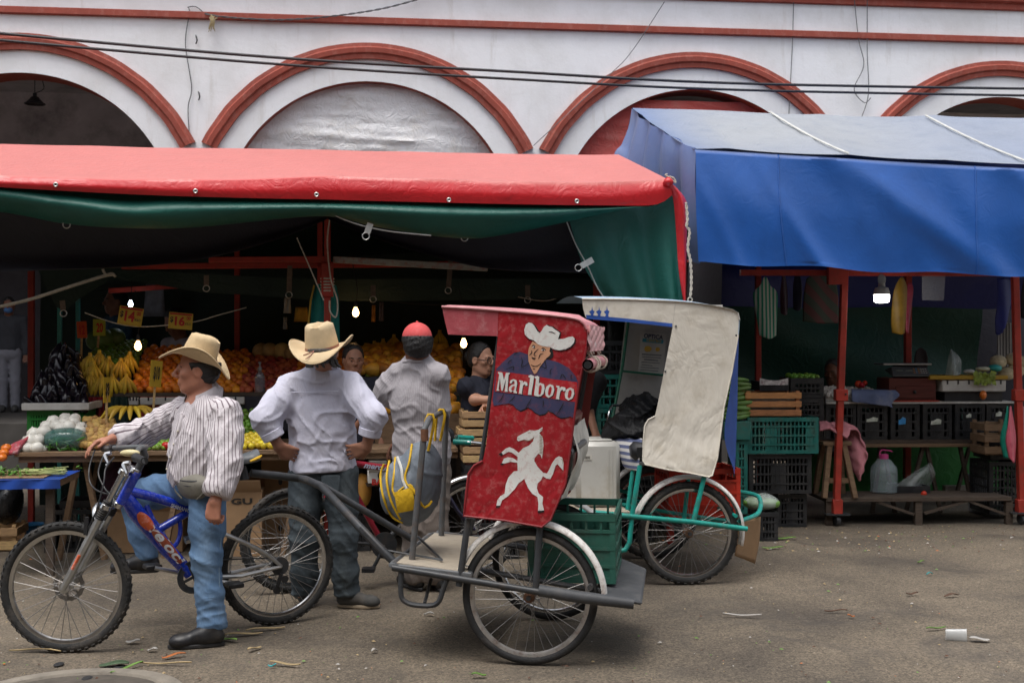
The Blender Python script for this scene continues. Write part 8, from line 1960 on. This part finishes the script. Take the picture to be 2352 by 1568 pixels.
SH.chain([shL,shL.lerp(elL,.5),elL,cL],[.068,.067,.059,.056],.07).chain([shR,shR.lerp(elR,.5),elR,cR],[.068,.067,.060,.057],.07)
SH.plane(cL,wrL-elL,(cL.x,cL.y,cL.z,.13));SH.plane(cR,wrR-elR,(cR.x,cR.y,cR.z,.13));SH.plane(pel-UP*.035+V((0,0,0)),V((.06,-.05,-1)),(pel.x,pel.y,pel.z,.32))
SH.cap(neck+UP*.12,neck+UP*.012,.054,.058,.012,True)
df=folds(15,.013,[((1,0,-.25),17,1.5,.7,None,1),((1,0,.7),30,1.3,1,(pel.x+.08,pel.y-.1,pel.z+.1),.22),((.5,0,1),34,1.1,1.2,tuple(pel),.18),((1,0,-.7),36,1.2,.9,tuple(elL),.16),((1,0,.7),36,1.2,.9,tuple(elR),.16),((1,0,.2),40,1.0,.8,(shL.x+.03,shL.y,shL.z-.1),.14),((1,0,-.2),40,1.0,.8,(shR.x-.03,shR.y,shR.z-.1),.14)])
LAV=fabric('lavender_white_cotton',(.54,.54,.64),(.44,.40,.38),.06,.85,.35,3.5)
sh2=SH.obj('shirt',LAV,p2,df)
for c_,e_,w_ in ((cL,elL,wrL),(cR,elR,wrR)):
 d=(w_-e_).normalized();u_,v_=orth(d);m_=MB()
 m_.tube([c_-d*.045,c_-d*.04,c_-d*.002,c_+d*.004],[.058,.067,.064,.052],18,cap=False);m_.build('rolled_cuff',LAV,sh2,solid=.005)
m_=MB();m_.tube(catmull([neck+rt*.085*math.cos(a)-fwd*.085*math.sin(a)+UP*(.012-.01*abs(math.cos(a)))for a in (0,.5,1.0,1.57,2.1,2.6,3.14)],20),.016,8);m_.build('collar',LAV,sh2)
T(sh2,'yoke_seam',[chest+rt*x-fwd*(.137-.0*x)+UP*(.135+.01*abs(x))for x in (-.14,-.07,0,.07,.14)],.0032,LAV,5)
PT=SDF(.008)
PT.ell(pel-UP*.03,(.172,.125,.12),(rt,fwd,UP),.05).chain([hiL,hiL.lerp(knL,.5),knL,knL.lerp(anL,.6),V((anL.x,anL.y,.08))],[.102,.094,.080,.076,.076],.035).chain([hiR,hiR.lerp(knR,.5),knR,knR.lerp(anR,.6),V((anR.x,anR.y,.08))],[.102,.092,.078,.074,.074],.035)
PT.plane(V((anL.x,anL.y,.07)),-UP,(anL.x,anL.y,.06,.16));PT.plane(V((anR.x,anR.y,.07)),-UP,(anR.x,anR.y,.06,.16))
dfp=folds(18,.012,[((.2,0,1),38,1.4,.9,tuple(knL),.2),((-.2,0,1),38,1.4,.9,tuple(knR),.2),((.1,0,1),62,.9,1.2,(anL.x,anL.y,anL.z+.03),.13),((-.1,0,1),62,.9,1.2,(anR.x,anR.y,anR.z+.03),.13),((.7,0,1),30,1.1,.6,None,1)])
DEN2=denim('dirty_grey_denim',(.058,.072,.082),(.16,.185,.19))
j2=PT.obj('jeans',DEN2,p2,dfp)
m_=MB();q=pel+rt*.085-fwd*.135-UP*.10;m_.hexa([q+rt*x+UP*z-fwd*y for y in (0,.006)for x,z in ((-.055,.06),(.055,.06),(.05,-.06),(-.05,-.06))]);m_.build('back_pocket',DEN2,j2,bevel=.003)
GSH=mat('grey_canvas_shoe',(.05,.05,.048),.8,.3,10,dirt=(.14,.12,.10),dscale=7)
SOLET=mat('tan_sole',(.30,.24,.17),.8)
f_=anR.copy();f_.z=.004;shoe(p2,f_+V((-.05,.0,0)),f_+V((.195,-.03,0)),GSH,SOLET)
f_=anL.copy();f_.z=.004;shoe(p2,f_+V((.02,-.04,0)),f_+V((-.06,.2,0)),GSH,SOLET)
# ---------------------------------------------------------------- man in the red cap
hc=Q(957,792,7.58);hax=head_axes((-.30,.95,0))
neck=Q(960,832,7.62);shL,shR=Q(920,862,7.70),Q(1003,862,7.55)
pel=Q(968,1055,7.62);chest=Q(966,940,7.62)
elL,wrL=Q(877,918,7.78),Q(818,985,7.95);elR,wrR=Q(985,985,7.86),Q(915,1008,7.98)
hiL,knL,anL=Q(950,1085,7.66),Q(952,1210,7.62),Q(955,1318,7.62)
hiR,knR,anR=Q(1000,1085,7.60),Q(1000,1210,7.56),Q(1000,1318,7.6)
rt=V((1,-.30,0)).normalized();fwd=V((.30,1,0)).normalized()*1
man=SDF(.008);Wh=add_head(man,hc,hax)
man.chain([Wh(-.02,0,-.05),neck],[.062,.068],.03).cap(shL,shR,.06,None,.04).ell(chest,(.16,.12,.2),(rt,fwd,UP),.05).chain([chest,pel],[.11,.12],.05)
man.chain([shL,elL,wrL],[.055,.047,.032],.03).chain([shR,elR,wrR],[.05,.044,.030],.03).chain([hiL,knL,anL],[.08,.055,.042],.03).chain([hiR,knR,anR],[.08,.055,.042],.03)
add_hand(man,wrL,(-.6,.5,-.3),(0,0,-1),(.4,.5,.4),1.0,1);add_hand(man,wrR,(-.6,-.1,-.7),(.5,0,-.6),(.35,.5,.4),1.0,-1,.15)
p3=man.obj('person',SK3);tag(p3,'man in red cap and grey short-sleeved shirt standing at the fruit stall','person')
hairmesh(p3,hc,hax,1.05,HAIRK,-.085,.05,7,.012,.007,.055)
f,l,u=hax;CP=SDF(.007);W_=lambda x,y,z:hc+f*x+l*y+u*z
CP.ell(W_(-.012,0,.045),(.114,.094,.098),hax,.02).ell(W_(.12,0,.05),(.07,.07,.008),hax,.01)
CP.plane(W_(0,0,-.004),-u+f*.10);CP.ell(W_(-.125,-.005,.012),(.05,.042,.026),hax,.006,True)
REDC=fabric('coral_red_cotton',(.55,.085,.085),(.62,.2,.2),.1,.85,.4,12)
cp=CP.obj('cap',REDC,p3)
m_=MB();m_.ball(W_(-.012,0,.143),.009,8,5);m_.build('cap_button',REDC,cp);T(cp,'cap_strap',[W_(-.102,-.055,.002),W_(-.124,0,-.002),W_(-.102,.055,.002)],.007,REDC,6,k=10)
SH=SDF(.008)
SH.chain([shL-UP*.01,shL.lerp(shR,.5)+UP*.05,shR-UP*.01],[.072,.085,.072],.06,0).ell(chest+UP*.02,(.196,.155,.235),(rt,fwd,UP),.05).ell(pel+UP*.10,(.184,.168,.17),(rt,fwd,UP),.06).ell(pel,(.186,.165,.10),(rt,fwd,UP),.05).chain([neck-UP*.03,neck+UP*.016],[.082,.074],.03)
cL,cR=shL.lerp(elL,.92),shR.lerp(elR,.95)
SH.chain([shL,shL.lerp(elL,.5),cL],[.072,.084,.080],.07,1).chain([shR,cR],[.072,.075],.06,2)
SH.plane(cL,elL-shL,(cL.x,cL.y,cL.z,.11));SH.plane(pel-UP*.05,V((.12,0,-1)),(pel.x,pel.y,pel.z,.32));SH.cap(neck+UP*.12,neck+UP*.01,.06,.064,.012,True)
df=folds(25,.012,[((1,0,.5),22,1.4,.8,None,1),((.6,0,1),30,1.2,1,(pel.x-.05,pel.y-.1,pel.z+.15),.25),((1,0,-.9),34,1.2,1,(shL.x,shL.y-.1,shL.z-.1),.2)])
sh3=SH.obj('shirt',striped('grey_pinstripe_cloth',(.34,.32,.335),(.285,.265,.28),.016,.35),p3,df,SH.ucoord({0:(chest,V((0,0,1)),fwd,.18),1:(shL,(elL-shL).normalized(),V((0,1,0)),.085),2:(shR,(elR-shR).normalized(),V((0,1,0)),.08)}))
m_=MB();m_.tube(catmull([neck+rt*.088*math.cos(a)-fwd*.088*math.sin(a)+UP*(.012-.012*abs(math.cos(a)))for a in (-.3,.5,1.0,1.57,2.1,2.6,3.4)],20),.015,8);m_.build('collar',fabric('grey_collar',(.36,.335,.35)),sh3)
PT=SDF(.009)
PT.ell(pel-UP*.04,(.165,.14,.12),(rt,fwd,UP),.05).chain([hiL,knL,anL],[.100,.080,.074],.03).chain([hiR,knR,anR],[.100,.078,.072],.03)
PT.plane(anL-UP*.06,-UP,(anL.x,anL.y,anL.z,.13));PT.plane(anR-UP*.06,-UP,(anR.x,anR.y,anR.z,.13))
PT.obj('trousers',fabric('taupe_trousers',(.185,.155,.135),(.12,.10,.09),.12),p3,folds(28,.010,[((.15,0,1),30,1.3,.7,None,1),((1,0,.2),40,.8,.8,None,1)]))
for a_,dx in ((anL,-.12),(anR,-.02)):
 f_=a_.copy();f_.z=.004;shoe(p3,f_+V((.04,-.05,0)),f_+V((dx,.20,0)),BLKLEA,SOLEBK)
 # ---------------------------------------------------------------- figures in the stalls (simpler, half hidden)
def figure(label,h,f,sh_y,shw,d,cl,pants,skin,hair=HAIRK,arms=None,z0=0.0,s=.97,lean=(0,0,0),bun=False,short=True,vox=.010,seated=False,long_=0,hv=.006):
 """h head-centre point; f facing; arms: two (elbow, wrist) pairs or None"""
 hax=head_axes(f);h=V(h);ff,l,u=hax;fl_=V((ff.x,ff.y,0)).normalized();ll=V((l.x,l.y,0)).normalized()
 nk=h-UP*.145-fl_*.025+V(lean)*.2;ch=nk-UP*.20+V(lean)*.6;pe=ch-UP*.28+V(lean)
 a_,b_=nk+ll*shw-UP*.055,nk-ll*shw-UP*.055
 B=SDF(vox);W_=add_head(B,h,hax,s)
 B.chain([W_(-.02,0,-.05),nk],[.05,.058],.03).cap(a_,b_,.055,None,.04).ell(ch,(shw*.85,.1,.2),(ll,fl_,UP),.05).chain([ch,pe],[.1,.11],.05)
 arms=arms or ((a_+ll*.05-UP*.27,a_+ll*.04+fl_*.06-UP*.50),(b_-ll*.05-UP*.27,b_-ll*.04+fl_*.06-UP*.50))
 C2=SDF(vox);C2 .cap(a_,b_,.068,None,.05).ell(ch,(shw*1.0,.125,.22),(ll,fl_,UP),.05).ell(pe+UP*.06,(shw*.95,.13,.2),(ll,fl_,UP),.05)
 for (e_,w_),s0_,sd in zip(arms,(a_,b_),(-1,1)):
  B.chain([s0_,e_,w_],[.045,.038,.027],.03);add_hand(B,w_,(V(w_)-V(e_)),fl_*.3+V((0,0,-.3)),(.4,.5,.4),.92,sd)
  C2 .chain([s0_,V(s0_).lerp(V(e_),.75)]if short else [s0_,e_,V(e_).lerp(V(w_),.9)],[.066,.060]if short else [.066,.056,.042],.03)
 legs=[]
 if pe.z-z0>.5 and not seated:
  for sd in (-1,1):
   hp=pe+ll*(sd*.085);kn_=V((hp.x,hp.y,(hp.z+z0)/2))+fl_*.02;an_=V((hp.x,hp.y,z0+.08));B.chain([hp,kn_,an_],[.075,.055,.04],.03);legs.append((hp,kn_,an_))
 o=B.obj('person',skin);tag(o,label,'person');face_bits(o,W_,hax,s,hair)
 hairmesh(o,h,hax,s,hair,-.075,.03,9,hv,.010,None,long_)
 if bun:m_=MB();m_.ball(W_(-.125,0,.02),.042,12,8,.08,rnd);m_.build('hair_bun',hair,o)
 C2 .plane(pe-UP*.12,-UP,(pe.x,pe.y,pe.z,.4));C2 .obj('top',cl,o,folds(33,.008,[((1,.3,.5),24,1.3,1,None,1)]))
 D2=SDF(vox);D2 .ell(pe-UP*.05,(shw*.92,.13,.13),(ll,fl_,UP),.05)
 for hp,kn_,an_ in legs:D2 .chain([hp,kn_,an_],[.09,.072,.062],.03)
 D2 .obj('trousers',pants,o,folds(34,.008,[((.2,0,1),28,1.2,1,None,1)]))
 for hp,kn_,an_ in legs:f_=V((an_.x,an_.y,z0+.004));shoe(o,f_-fl_*.05,f_+fl_*.19,GSH,SOLEBK)
 return o,W_,hax
NAVYC=fabric('navy_cotton',(.022,.024,.036));PINKC=fabric('pink_cotton',(.42,.16,.18));DKCL=fabric('dark_cotton',(.03,.03,.034));PALEC=fabric('greyish_pink_cotton',(.30,.25,.26));LIGHTC=fabric('pale_grey_cotton',(.22,.22,.25))
hw=Q(1106,826,9.05)
o,W_,hx=figure('woman in glasses and navy top beside the wooden crates, arms folded',hw,(.80,-.60,-.06),0,.15,8.6,NAVYC,PINKC,SK4,arms=((Q(1090,918,8.86),Q(1140,918,8.84)),(Q(1155,925,9.05),Q(1120,935,8.9))),bun=True,vox=.007,hv=.006)
m_=MB()
for y in (-1,1):m_.torus(W_(.104,y*.033,.0),.024,.0028,hx[1],hx[2],18,5)
m_.tube([W_(.106,-.010,.003),W_(.106,.010,.003)],.0028,5)
for y in (-1,1):m_.tube([W_(.102,y*.056,.004),W_(.0,y*.084,.006)],.0028,5)
m_.build('glasses',PLAST_BK,o)
figure('dark-haired fruit seller facing out between the two men at the stall',Q(812,828,9.25),(.30,-.94,-.05),0,.17,9.2,NAVYC,DKCL,SK2,vox=.010)
figure('seller stooping over the oranges in a greyish pink shirt',Q(402,742,10.9),(-.6,-.7,-.5),0,.20,10.9,PALEC,DKCL,SK3,lean=(.16,.10,0),short=False,vox=.012)
figure('dim figure in blue jacket at the back of the fruit stall',Q(263,693,11.4),(-.7,-.6,0),0,.18,11.4,fabric('blue_jacket',(.025,.06,.10)),DKCL,SK3,short=False,vox=.012)
o,W_,hx=figure('masked passer-by in dark top and pale trousers in the market hall',Q(20,703,17.2),(.25,-.95,-.05),0,.19,17.2,fabric('charcoal_knit',(.05,.052,.06)),LIGHTC,SK3,z0=.57,short=False,vox=.014)
B=SDF(.010);B.ell(W_(.055,0,-.055),(.062,.062,.05),hx,.01);B.obj('face_mask',fabric('blue_mask',(.08,.18,.38)),o)
figure('grey-haired seller in pink top seated low behind the garlic',Q(1913,856,11.55),(-.55,-.82,-.08),0,.16,11.5,fabric('dusty_pink_top',(.24,.13,.13)),DKCL,SK3,HAIRG,seated=True,vox=.011)
figure('bystander hidden behind the red trailer with one bare arm showing',Q(1318,815,8.9),(-.2,.95,0),0,.17,8.9,DKCL,DKCL,SK2,arms=((Q(1290,930,8.9),Q(1290,1000,8.9)),(Q(1350,935,8.85),Q(1369,1000,8.75))),vox=.012)
# ================================================================ LOADS, LITTER AND SMALL THINGS
# backpack hung on the red cab's handle hoop
GB=fabric('grey_blue_nylon',(.15,.175,.205),None,.15,.6);YB=fabric('yellow_nylon',(.60,.37,.02),None,.12,.6)
bpk=thing('backpack','grey backpack with yellow trim hanging on the trailer handle','backpack',C_(945,1200,.3),TR.yaw)
la=(C_(978,1010,.25)-C_(932,1195,.25)).normalized();lb=TR.y.cross(la).normalized();cb_=C_(957,1105,.28)
B=SDF(.008);B.ell(cb_,(.215,.12,.15),(la,lb,TR.y),.02).ell(cb_-la*.06,(.165,.13,.16),(la,lb,TR.y),.04).ell(cb_-la*.05-lb*.10,(.15,.075,.12),(la,lb,TR.y),.03)if lb.x>0 else B.ell(cb_,(.215,.12,.15),(la,lb,TR.y),.02).ell(cb_-la*.06,(.165,.13,.16),(la,lb,TR.y),.04).ell(cb_-la*.05+lb*.10,(.15,.075,.12),(la,lb,TR.y),.03)
B.obj('body',GB,bpk,folds(44,.008,[((1,0,.6),30,1.2,1,None,1)]))
for pts_ in (((882,1065),(874,1090),(880,1140),(900,1185),(925,1200)),((894,1058),(888,1100),(898,1150),(920,1192)),((946,1020),(940,1060),(930,1100),(950,1128),(975,1165),(992,1150)),((908,1050),(905,1090),(902,1125),(915,1150)),((915,1128),(940,1112),(952,1128))):
 T(bpk,'piping',[B.hit(x,y,5.6,7,.012)for x,y in pts_],.006,YB,6,k=18)
m_=MB();m_.grid([[B.hit(905+42*u+8*v,1130-12*u+(48+4*u)*v,5.6,7,.016)for u in [k/8 for k in range(9)]]for v in [k/8 for k in range(9)]]);m_.build('side_pocket',YB,bpk,smooth=60)
T(bpk,'zip',[B.hit(x,y,5.6,7,.01)for x,y in ((913,1050),(922,1075),(925,1100),(934,1122))],.008,STRAP,6,k=12)
for a_,b_,yl in (((988,962),(975,1035),.2),((1013,950),(1003,1012),.55)):
 a,b=C_(*a_,yl),C_(*b_,yl);m_=MB();m_.tube(catmull([b-TR.x*.01,a-TR.x*.022,a+UP*.022,a+TR.x*.022,b+TR.x*.02],16),.008,6);m_.build('strap',YB,bpk)
 # crate on the red cab
crate(TR,TR.loc(1212,1300,.14).x,.14,zR+.05,.44,.60,.345,mat('bottle_green_plastic',(.028,.115,.085),.4,.2,8,dirt=(.12,.12,.1),dscale=6),'bottle green crate riding on the rear deck of the red trailer',nv=6,bars=4,solid=((0,.34),(.34,.67),(.67,1)))
# loads of the white cab
jc=thing('jerrycan','big white plastic container on the white trailer footboard','container',WC.p(-.7,.3,.48),WC.yaw)
WPL=mat('milky_plastic',(.55,.54,.50),.4,.08,5,dirt=(.35,.28,.18),dscale=4,damt=.5)
a,b=WC.loc(1325,1160,.2),WC.loc(1426,1014,.2);m_=MB();m_.box(WC,a.x,b.x,.2,.52,.482,b.z);m_.build('can_body',WPL,jc,bevel=.03)
for x in (.70,.78,.86):m_=MB();q=a.x+(b.x-a.x)*x;m_.box(WC,q,q+.008,.195,.2,.52,b.z-.05);m_.build('rib',WPL,jc)
m_=MB();m_.box(WC,a.x+.01,b.x-.05,.23,.49,b.z,b.z+.014);m_.build('lid',WPL,jc,bevel=.006);q=WC.at(1349,1050,.197);m_=MB();m_.bar(q-WC.x*.03,q+WC.x*.03,.002,.035,up=UP);m_.build('label',PAPER,jc)
m_=MB()
for k in range(9):m_.bar(q+WC.x*(-.016+k*.004)-WC.y*.002-UP*.008,q+WC.x*(-.016+k*.004)-WC.y*.002+UP*.008,.002,.002)
m_.build('barcode',KINK,jc,kind='stuff')
B=SDF(.009);B.ell(WC.at(1450,985,.45),(.19,.28,.09),(WC.x,WC.y,UP),.05).ell(WC.at(1468,950,.5),(.12,.22,.13),(WC.x,WC.y,UP),.06).chain([WC.at(1400,995,.35),WC.at(1440,970,.3),WC.at(1490,930,.4)],[.05,.07,.06],.05)
jk=B.obj('jacket',fabric('black_jacket',(.012,.012,.013),None,.3,.5,cr=.8),None,folds(61,.018,[((1,0,1.2),38,1.4,1,None,1),((-.5,0,1),30,1.2,.8,None,1)]));tag(jk,'black jacket heaped on the seat of the white trailer','jacket')
m_=MB();m_.grid(sheet([[WC.at(x,y,yl)for x,y,yl in r]for r in (((1420,990,.5),(1450,998,.4),(1478,1008,.3)),((1398,1008,.35),(1432,1008,.25),(1474,1014,.1)),((1420,1040,.25),(1440,1045,.15),(1470,1040,.05)),((1432,1068,.22),(1448,1080,.12),(1468,1078,.03)))],24,26,lambda p,u,v:-WC.y*.012*math.sin(p.x*60)+UP*.006*math.sin(p.x*90)));tag(m_.build('blanket',wavemat('blue_striped_blanket',(.55,.54,.52),(.10,.12,.22),7.5,'Z'),smooth=70,solid=.008),'white blanket with blue grey stripes over the white trailer seat edge','blanket')
a=WC.loc(1536,1190,.3);crate(WC,a.x,.3,a.z,.50,.4,.33,mat('red_crate_plastic',(.50,.035,.018),.4,.2,6),'red crate carried behind the white trailer wheel',nv=5,bars=4,solid=((0,.5),(.5,1)))
m_=MB();m_.grid(sheet([[WC.at(1700,1192,.1),WC.at(1745,1185,.3)],[WC.at(1692,1250,.1),WC.at(1742,1240,.3)],[WC.at(1688,1276,.1),WC.at(1732,1293,.3)]],8,8,lambda p,u,v:WC.y*.02*math.sin(u*4)));tag(m_.build('cardboard_flap',CARD,smooth=60,solid=.006),'bent brown cardboard sheet hung at the tail of the white trailer','cardboard')
# unseen building added behind the viewer to block low sky and darken the stalls
ob=thing('added_sky_blocker','unseen plain building added behind the viewer to block the low sky','building',(0,-4.5,0),0)
m_=MB();W0=Fr((0,0,0),0);m_.box(W0,-30,30,-5.2,-4.5,0,9.0);m_.build('wall',mat('sky_blocker_ochre',(.16,.12,.085),.9,.2,1),ob);m_=MB();m_.box(W0,-30,30,-4.49,-2.2,2.9,2.95);m_.build('canopy',NAVYT,ob)
for x in range(-28,29,4):m_=MB();m_.box(W0,x-.04,x+.04,-2.3,-2.22,0,2.9);m_.build('sky_blocker_post',REDSTEEL,ob)
# more hanging and stacked clutter in the vegetable stall
hang((((2104,806),(2116,798),(2128,806)),((2098,830),(2116,834),(2132,828)),((2098,868),(2114,874),(2128,868))),1.6,fabric('dark_coat',(.05,.04,.04)),'hanging_coat','dark coat hanging on the back sheet behind the scale','coat')
hang((((2296,745),(2312,740),(2330,745)),((2292,790),(2312,795),(2334,790)),((2290,838),(2312,842),(2336,838))),1.5,wavemat('white_mesh',(.45,.45,.43),(.12,.12,.12),12),'mesh_net','white mesh net hanging behind the cauliflowers','net')
for i,(px,py)in enumerate(((2352,700),(2366,720),(1800,690),(1832,680))):hang((((px-3,py-60),(px,py-62),(px+3,py-60)),((px-9,py-20),(px,py-18),(px+9,py-20)),((px-8,py+30),(px,py+34),(px+8,py+30))),.6,mat('dark_bag_%d'%i,((.03,.03,.035),(.02,.05,.04),(.06,.02,.03),(.03,.03,.06))[i],.4,.3,10),'hanging_bag',('black bag hanging at the right edge under the awning','dark green bag hanging at the right edge under the awning','dark red bag hanging between striped and plaid bags','dark blue bag hanging just left of the plaid bag')[i],'bag')
crate(S2,vx(2275,.3),.3,vz(2290,1058,.3)+.012,.3,.35,.16,BLKC,'upper black crate behind the right red post',nv=8,bars=3)
scatter(LIME,slope(S2,vx(1822,.25),vx(1885,.25),.2,vz(1850,866,.2),.45,vz(1850,862,.45),.05),'green lime on the upper black crate by the seated woman','lime','limes on the upper crate')
for px,py,w_,h_,yl,mt,lab in ((627,935,.13,.16,.55,mat('blue_pail_plastic',(.012,.10,.32),.4),'blue plastic pail on the table beside the lavender sleeve'),):
 c=S1 .at(px,py+25,yl);t=thing('blue_pail',lab,'pail',c,0);m_=MB();m_.lathe([(w_*.42,0),(w_*.45,.004),(w_*.5,h_),(w_*.54,h_+.006),(w_*.48,h_+.006),(w_*.42,.01)],c,n=20);m_.build('pail_body',mt,t)
c=S1 .at(597,900,.55);t=thing('spray_bottle','clear bottle with pump top before the dark peaches','bottle',c,0);m_=MB();m_.lathe([(.035,0),(.04,.01),(.04,.11),(.03,.14),(.014,.155),(.014,.17)],c,n=14);m_.build('bottle_body',mat('dim_bottle',(.10,.12,.14),.1,.2,8,alpha=.5,spec=.8),t);m_=MB();m_.lathe([(.016,.17),(.016,.19),(.006,.192),(.006,.22),(.012,.222),(.012,.232)],c,n=10);m_.build('pump',GREYPAINT,t)
# litter: single pieces one can pick out
HUSK=mat('dry_husk',(.36,.27,.14),.8,.3,12);GRNL=mat('green_scrap',(.13,.24,.05),.6,.4,14);LPAP=mat('litter_paper',(.42,.40,.37),.8,.15,12);BRN=mat('brown_scrap',(.10,.05,.03),.8,.3,12);ORS=mat('orange_scrap',(.45,.14,.04),.6)
def piece(name,px,py,ln,wd,rot,mtl,label,cat,curl=.012,n=8,group=None):
 c=G(px,py);d=V((math.cos(R(rot)),math.sin(R(rot)),0));e=V((-d.y,d.x,0));m_=MB();rows=[]
 for i in range(n+1):
  t=i/n;w_=wd*math.sin(math.pi*(.08+.84*t))**.7;z=.010+curl*(math.sin(t*5+px)*.5+.5)
  rows.append([c+d*(ln*(t-.5))+e*(w_*s_/2+.15*ln*math.sin(t*3)*.3)+UP*(z+.004*abs(s_))for s_ in (-1,0,1)])
 m_.grid(rows);o=m_.build(name,mtl,smooth=60,solid=.003);tag(o,label,cat,group)
for a in (('husk',560,1462,.20,.03,20,HUSK,'long dry corn husk behind the standing man\'s shoe','husk'),('husk',610,1450,.22,.025,28,HUSK,'pale husk strip under the rear wheel of the blue bicycle','husk'),('husk',525,1474,.12,.03,-35,GRNL,'green leaf end trodden beside the black shoe','leaf'),('husk',585,1495,.10,.025,60,HUSK,'short husk below the rear bicycle wheel','husk'),('splinter',400,1512,.12,.025,35,ORS,'orange brown splinter before the black shoe','scrap'),('stick',380,1530,.26,.012,-4,HUSK,'thin dry stick beside the manhole collar','stick'),('stalk',292,1540,.20,.02,60,GRNL,'yellow green stalk across the manhole collar','stalk'),('leaf',262,1532,.14,.07,10,mat('wilted_leaf',(.06,.10,.05),.6,.4,14),'wilted dark leaf on the manhole cover','leaf'),('paper',305,1479,.07,.04,5,LPAP,'crumpled whitish paper between wheel and black shoe','paper'),('paper',350,1498,.05,.03,0,LPAP,'small lilac white paper in the wet patch','paper'),('stick',80,1500,.28,.014,-8,HUSK,'long stick under the front bicycle tyre','stick'),('cup_lid',2250,1474,.10,.05,-8,LPAP,'frayed pale fibres beside the crushed plastic cup','fibre'),('string',1705,1418,.22,.02,-10,LPAP,'frayed white string lying on the asphalt','string'),('string',2150,1448,.14,.016,25,GRNL,'pale green stem left of the crushed cup','stem'),('scrap',625,1535,.04,.012,0,mat('turquoise_scrap',(.05,.35,.38),.5),'turquoise plastic scrap on the ground right of the manhole','scrap'),('husk',655,1531,.16,.02,-15,HUSK,'curved husk next to the turquoise scrap','husk'),('paper',985,1415,.06,.025,-5,LPAP,'white paper scrap left of the red trailer wheel','paper'),('paper',860,1500,.035,.02,30,LPAP,'tiny white scrap in front of the red trailer','paper'),('scrap',1100,1556,.07,.025,10,GRNL,'green leaf scrap at the bottom edge','leaf'),('bark',2185,1372,.10,.025,15,BRN,'dark bark piece in the open right of the ground','bark'),('bark',2095,1368,.08,.02,10,BRN,'second dark bark piece left of the first','bark'),('leaf',2115,1294,.05,.02,5,GRNL,'yellow green leaf on the right ground','leaf'),('scrap',2135,1322,.05,.015,15,mat('teal_scrap',(.03,.25,.26),.5),'small teal scrap on the right ground','scrap'),('bark',1920,1408,.13,.012,-8,BRN,'thin dark twig right of the white string','twig'),('scrap',1955,1420,.04,.02,0,ORS,'orange peel scrap right of the twig','peel'),('greens',1800,1240,.20,.05,5,GRNL,'flattened green trimmings by the small black crate','greens'),('greens',1775,1262,.16,.04,0,GRNL,'second patch of green trimmings by the small crate','greens')):
 piece(*a)
cu=thing('plastic_cup','crushed clear plastic cup lying on the asphalt at right','cup',G(2197,1470),0);c=G(2197,1470);m_=MB();d=V((.95,-.25,0)).normalized()
m_.lathe([(.030,-.055),(.032,-.05),(.038,.045),(.041,.05),(.039,.05),(.030,-.045),(.002,-.046)],c+UP*.026,d,18,.5,1);m_.build('cup_body',mat('cup_plastic',(.62,.63,.62),.25,.1,8,alpha=.6,spec=.8),cu)
# fine debris nobody could count
m_=MB();rl=random.Random(77)
for i in range(900):
 px=rl.uniform(-40,2400);py=1225+345*rl.random()**(1.5 if px>1500 else 1.0)
 if rl.random()<.35:px,py=rl.uniform(1750,2400),rl.uniform(1208,1270)
 c=G(px,py)+UP*.008;a=rl.uniform(0,6.28);s_=rl.choice((.004,.005,.006,.009,.014));d=V((math.cos(a),math.sin(a),rl.uniform(-.2,.2)))*s_;e=V((-math.sin(a),math.cos(a),0))*s_*rl.uniform(.3,.8)
 m_.cur=rl.choices(range(5),(2,2,4,.6,3))[0];m_.add([c-d,c+e,c+d*.9,c-e,c+UP*s_*.5],[(0,1,4),(1,2,4),(2,3,4),(3,0,4)])
db=m_.build('debris',[LPAP,GRNL,BRN,ORS,HUSK],smooth=0,kind='stuff');tag(db,'crumbs and vegetable scraps scattered over the asphalt','litter')
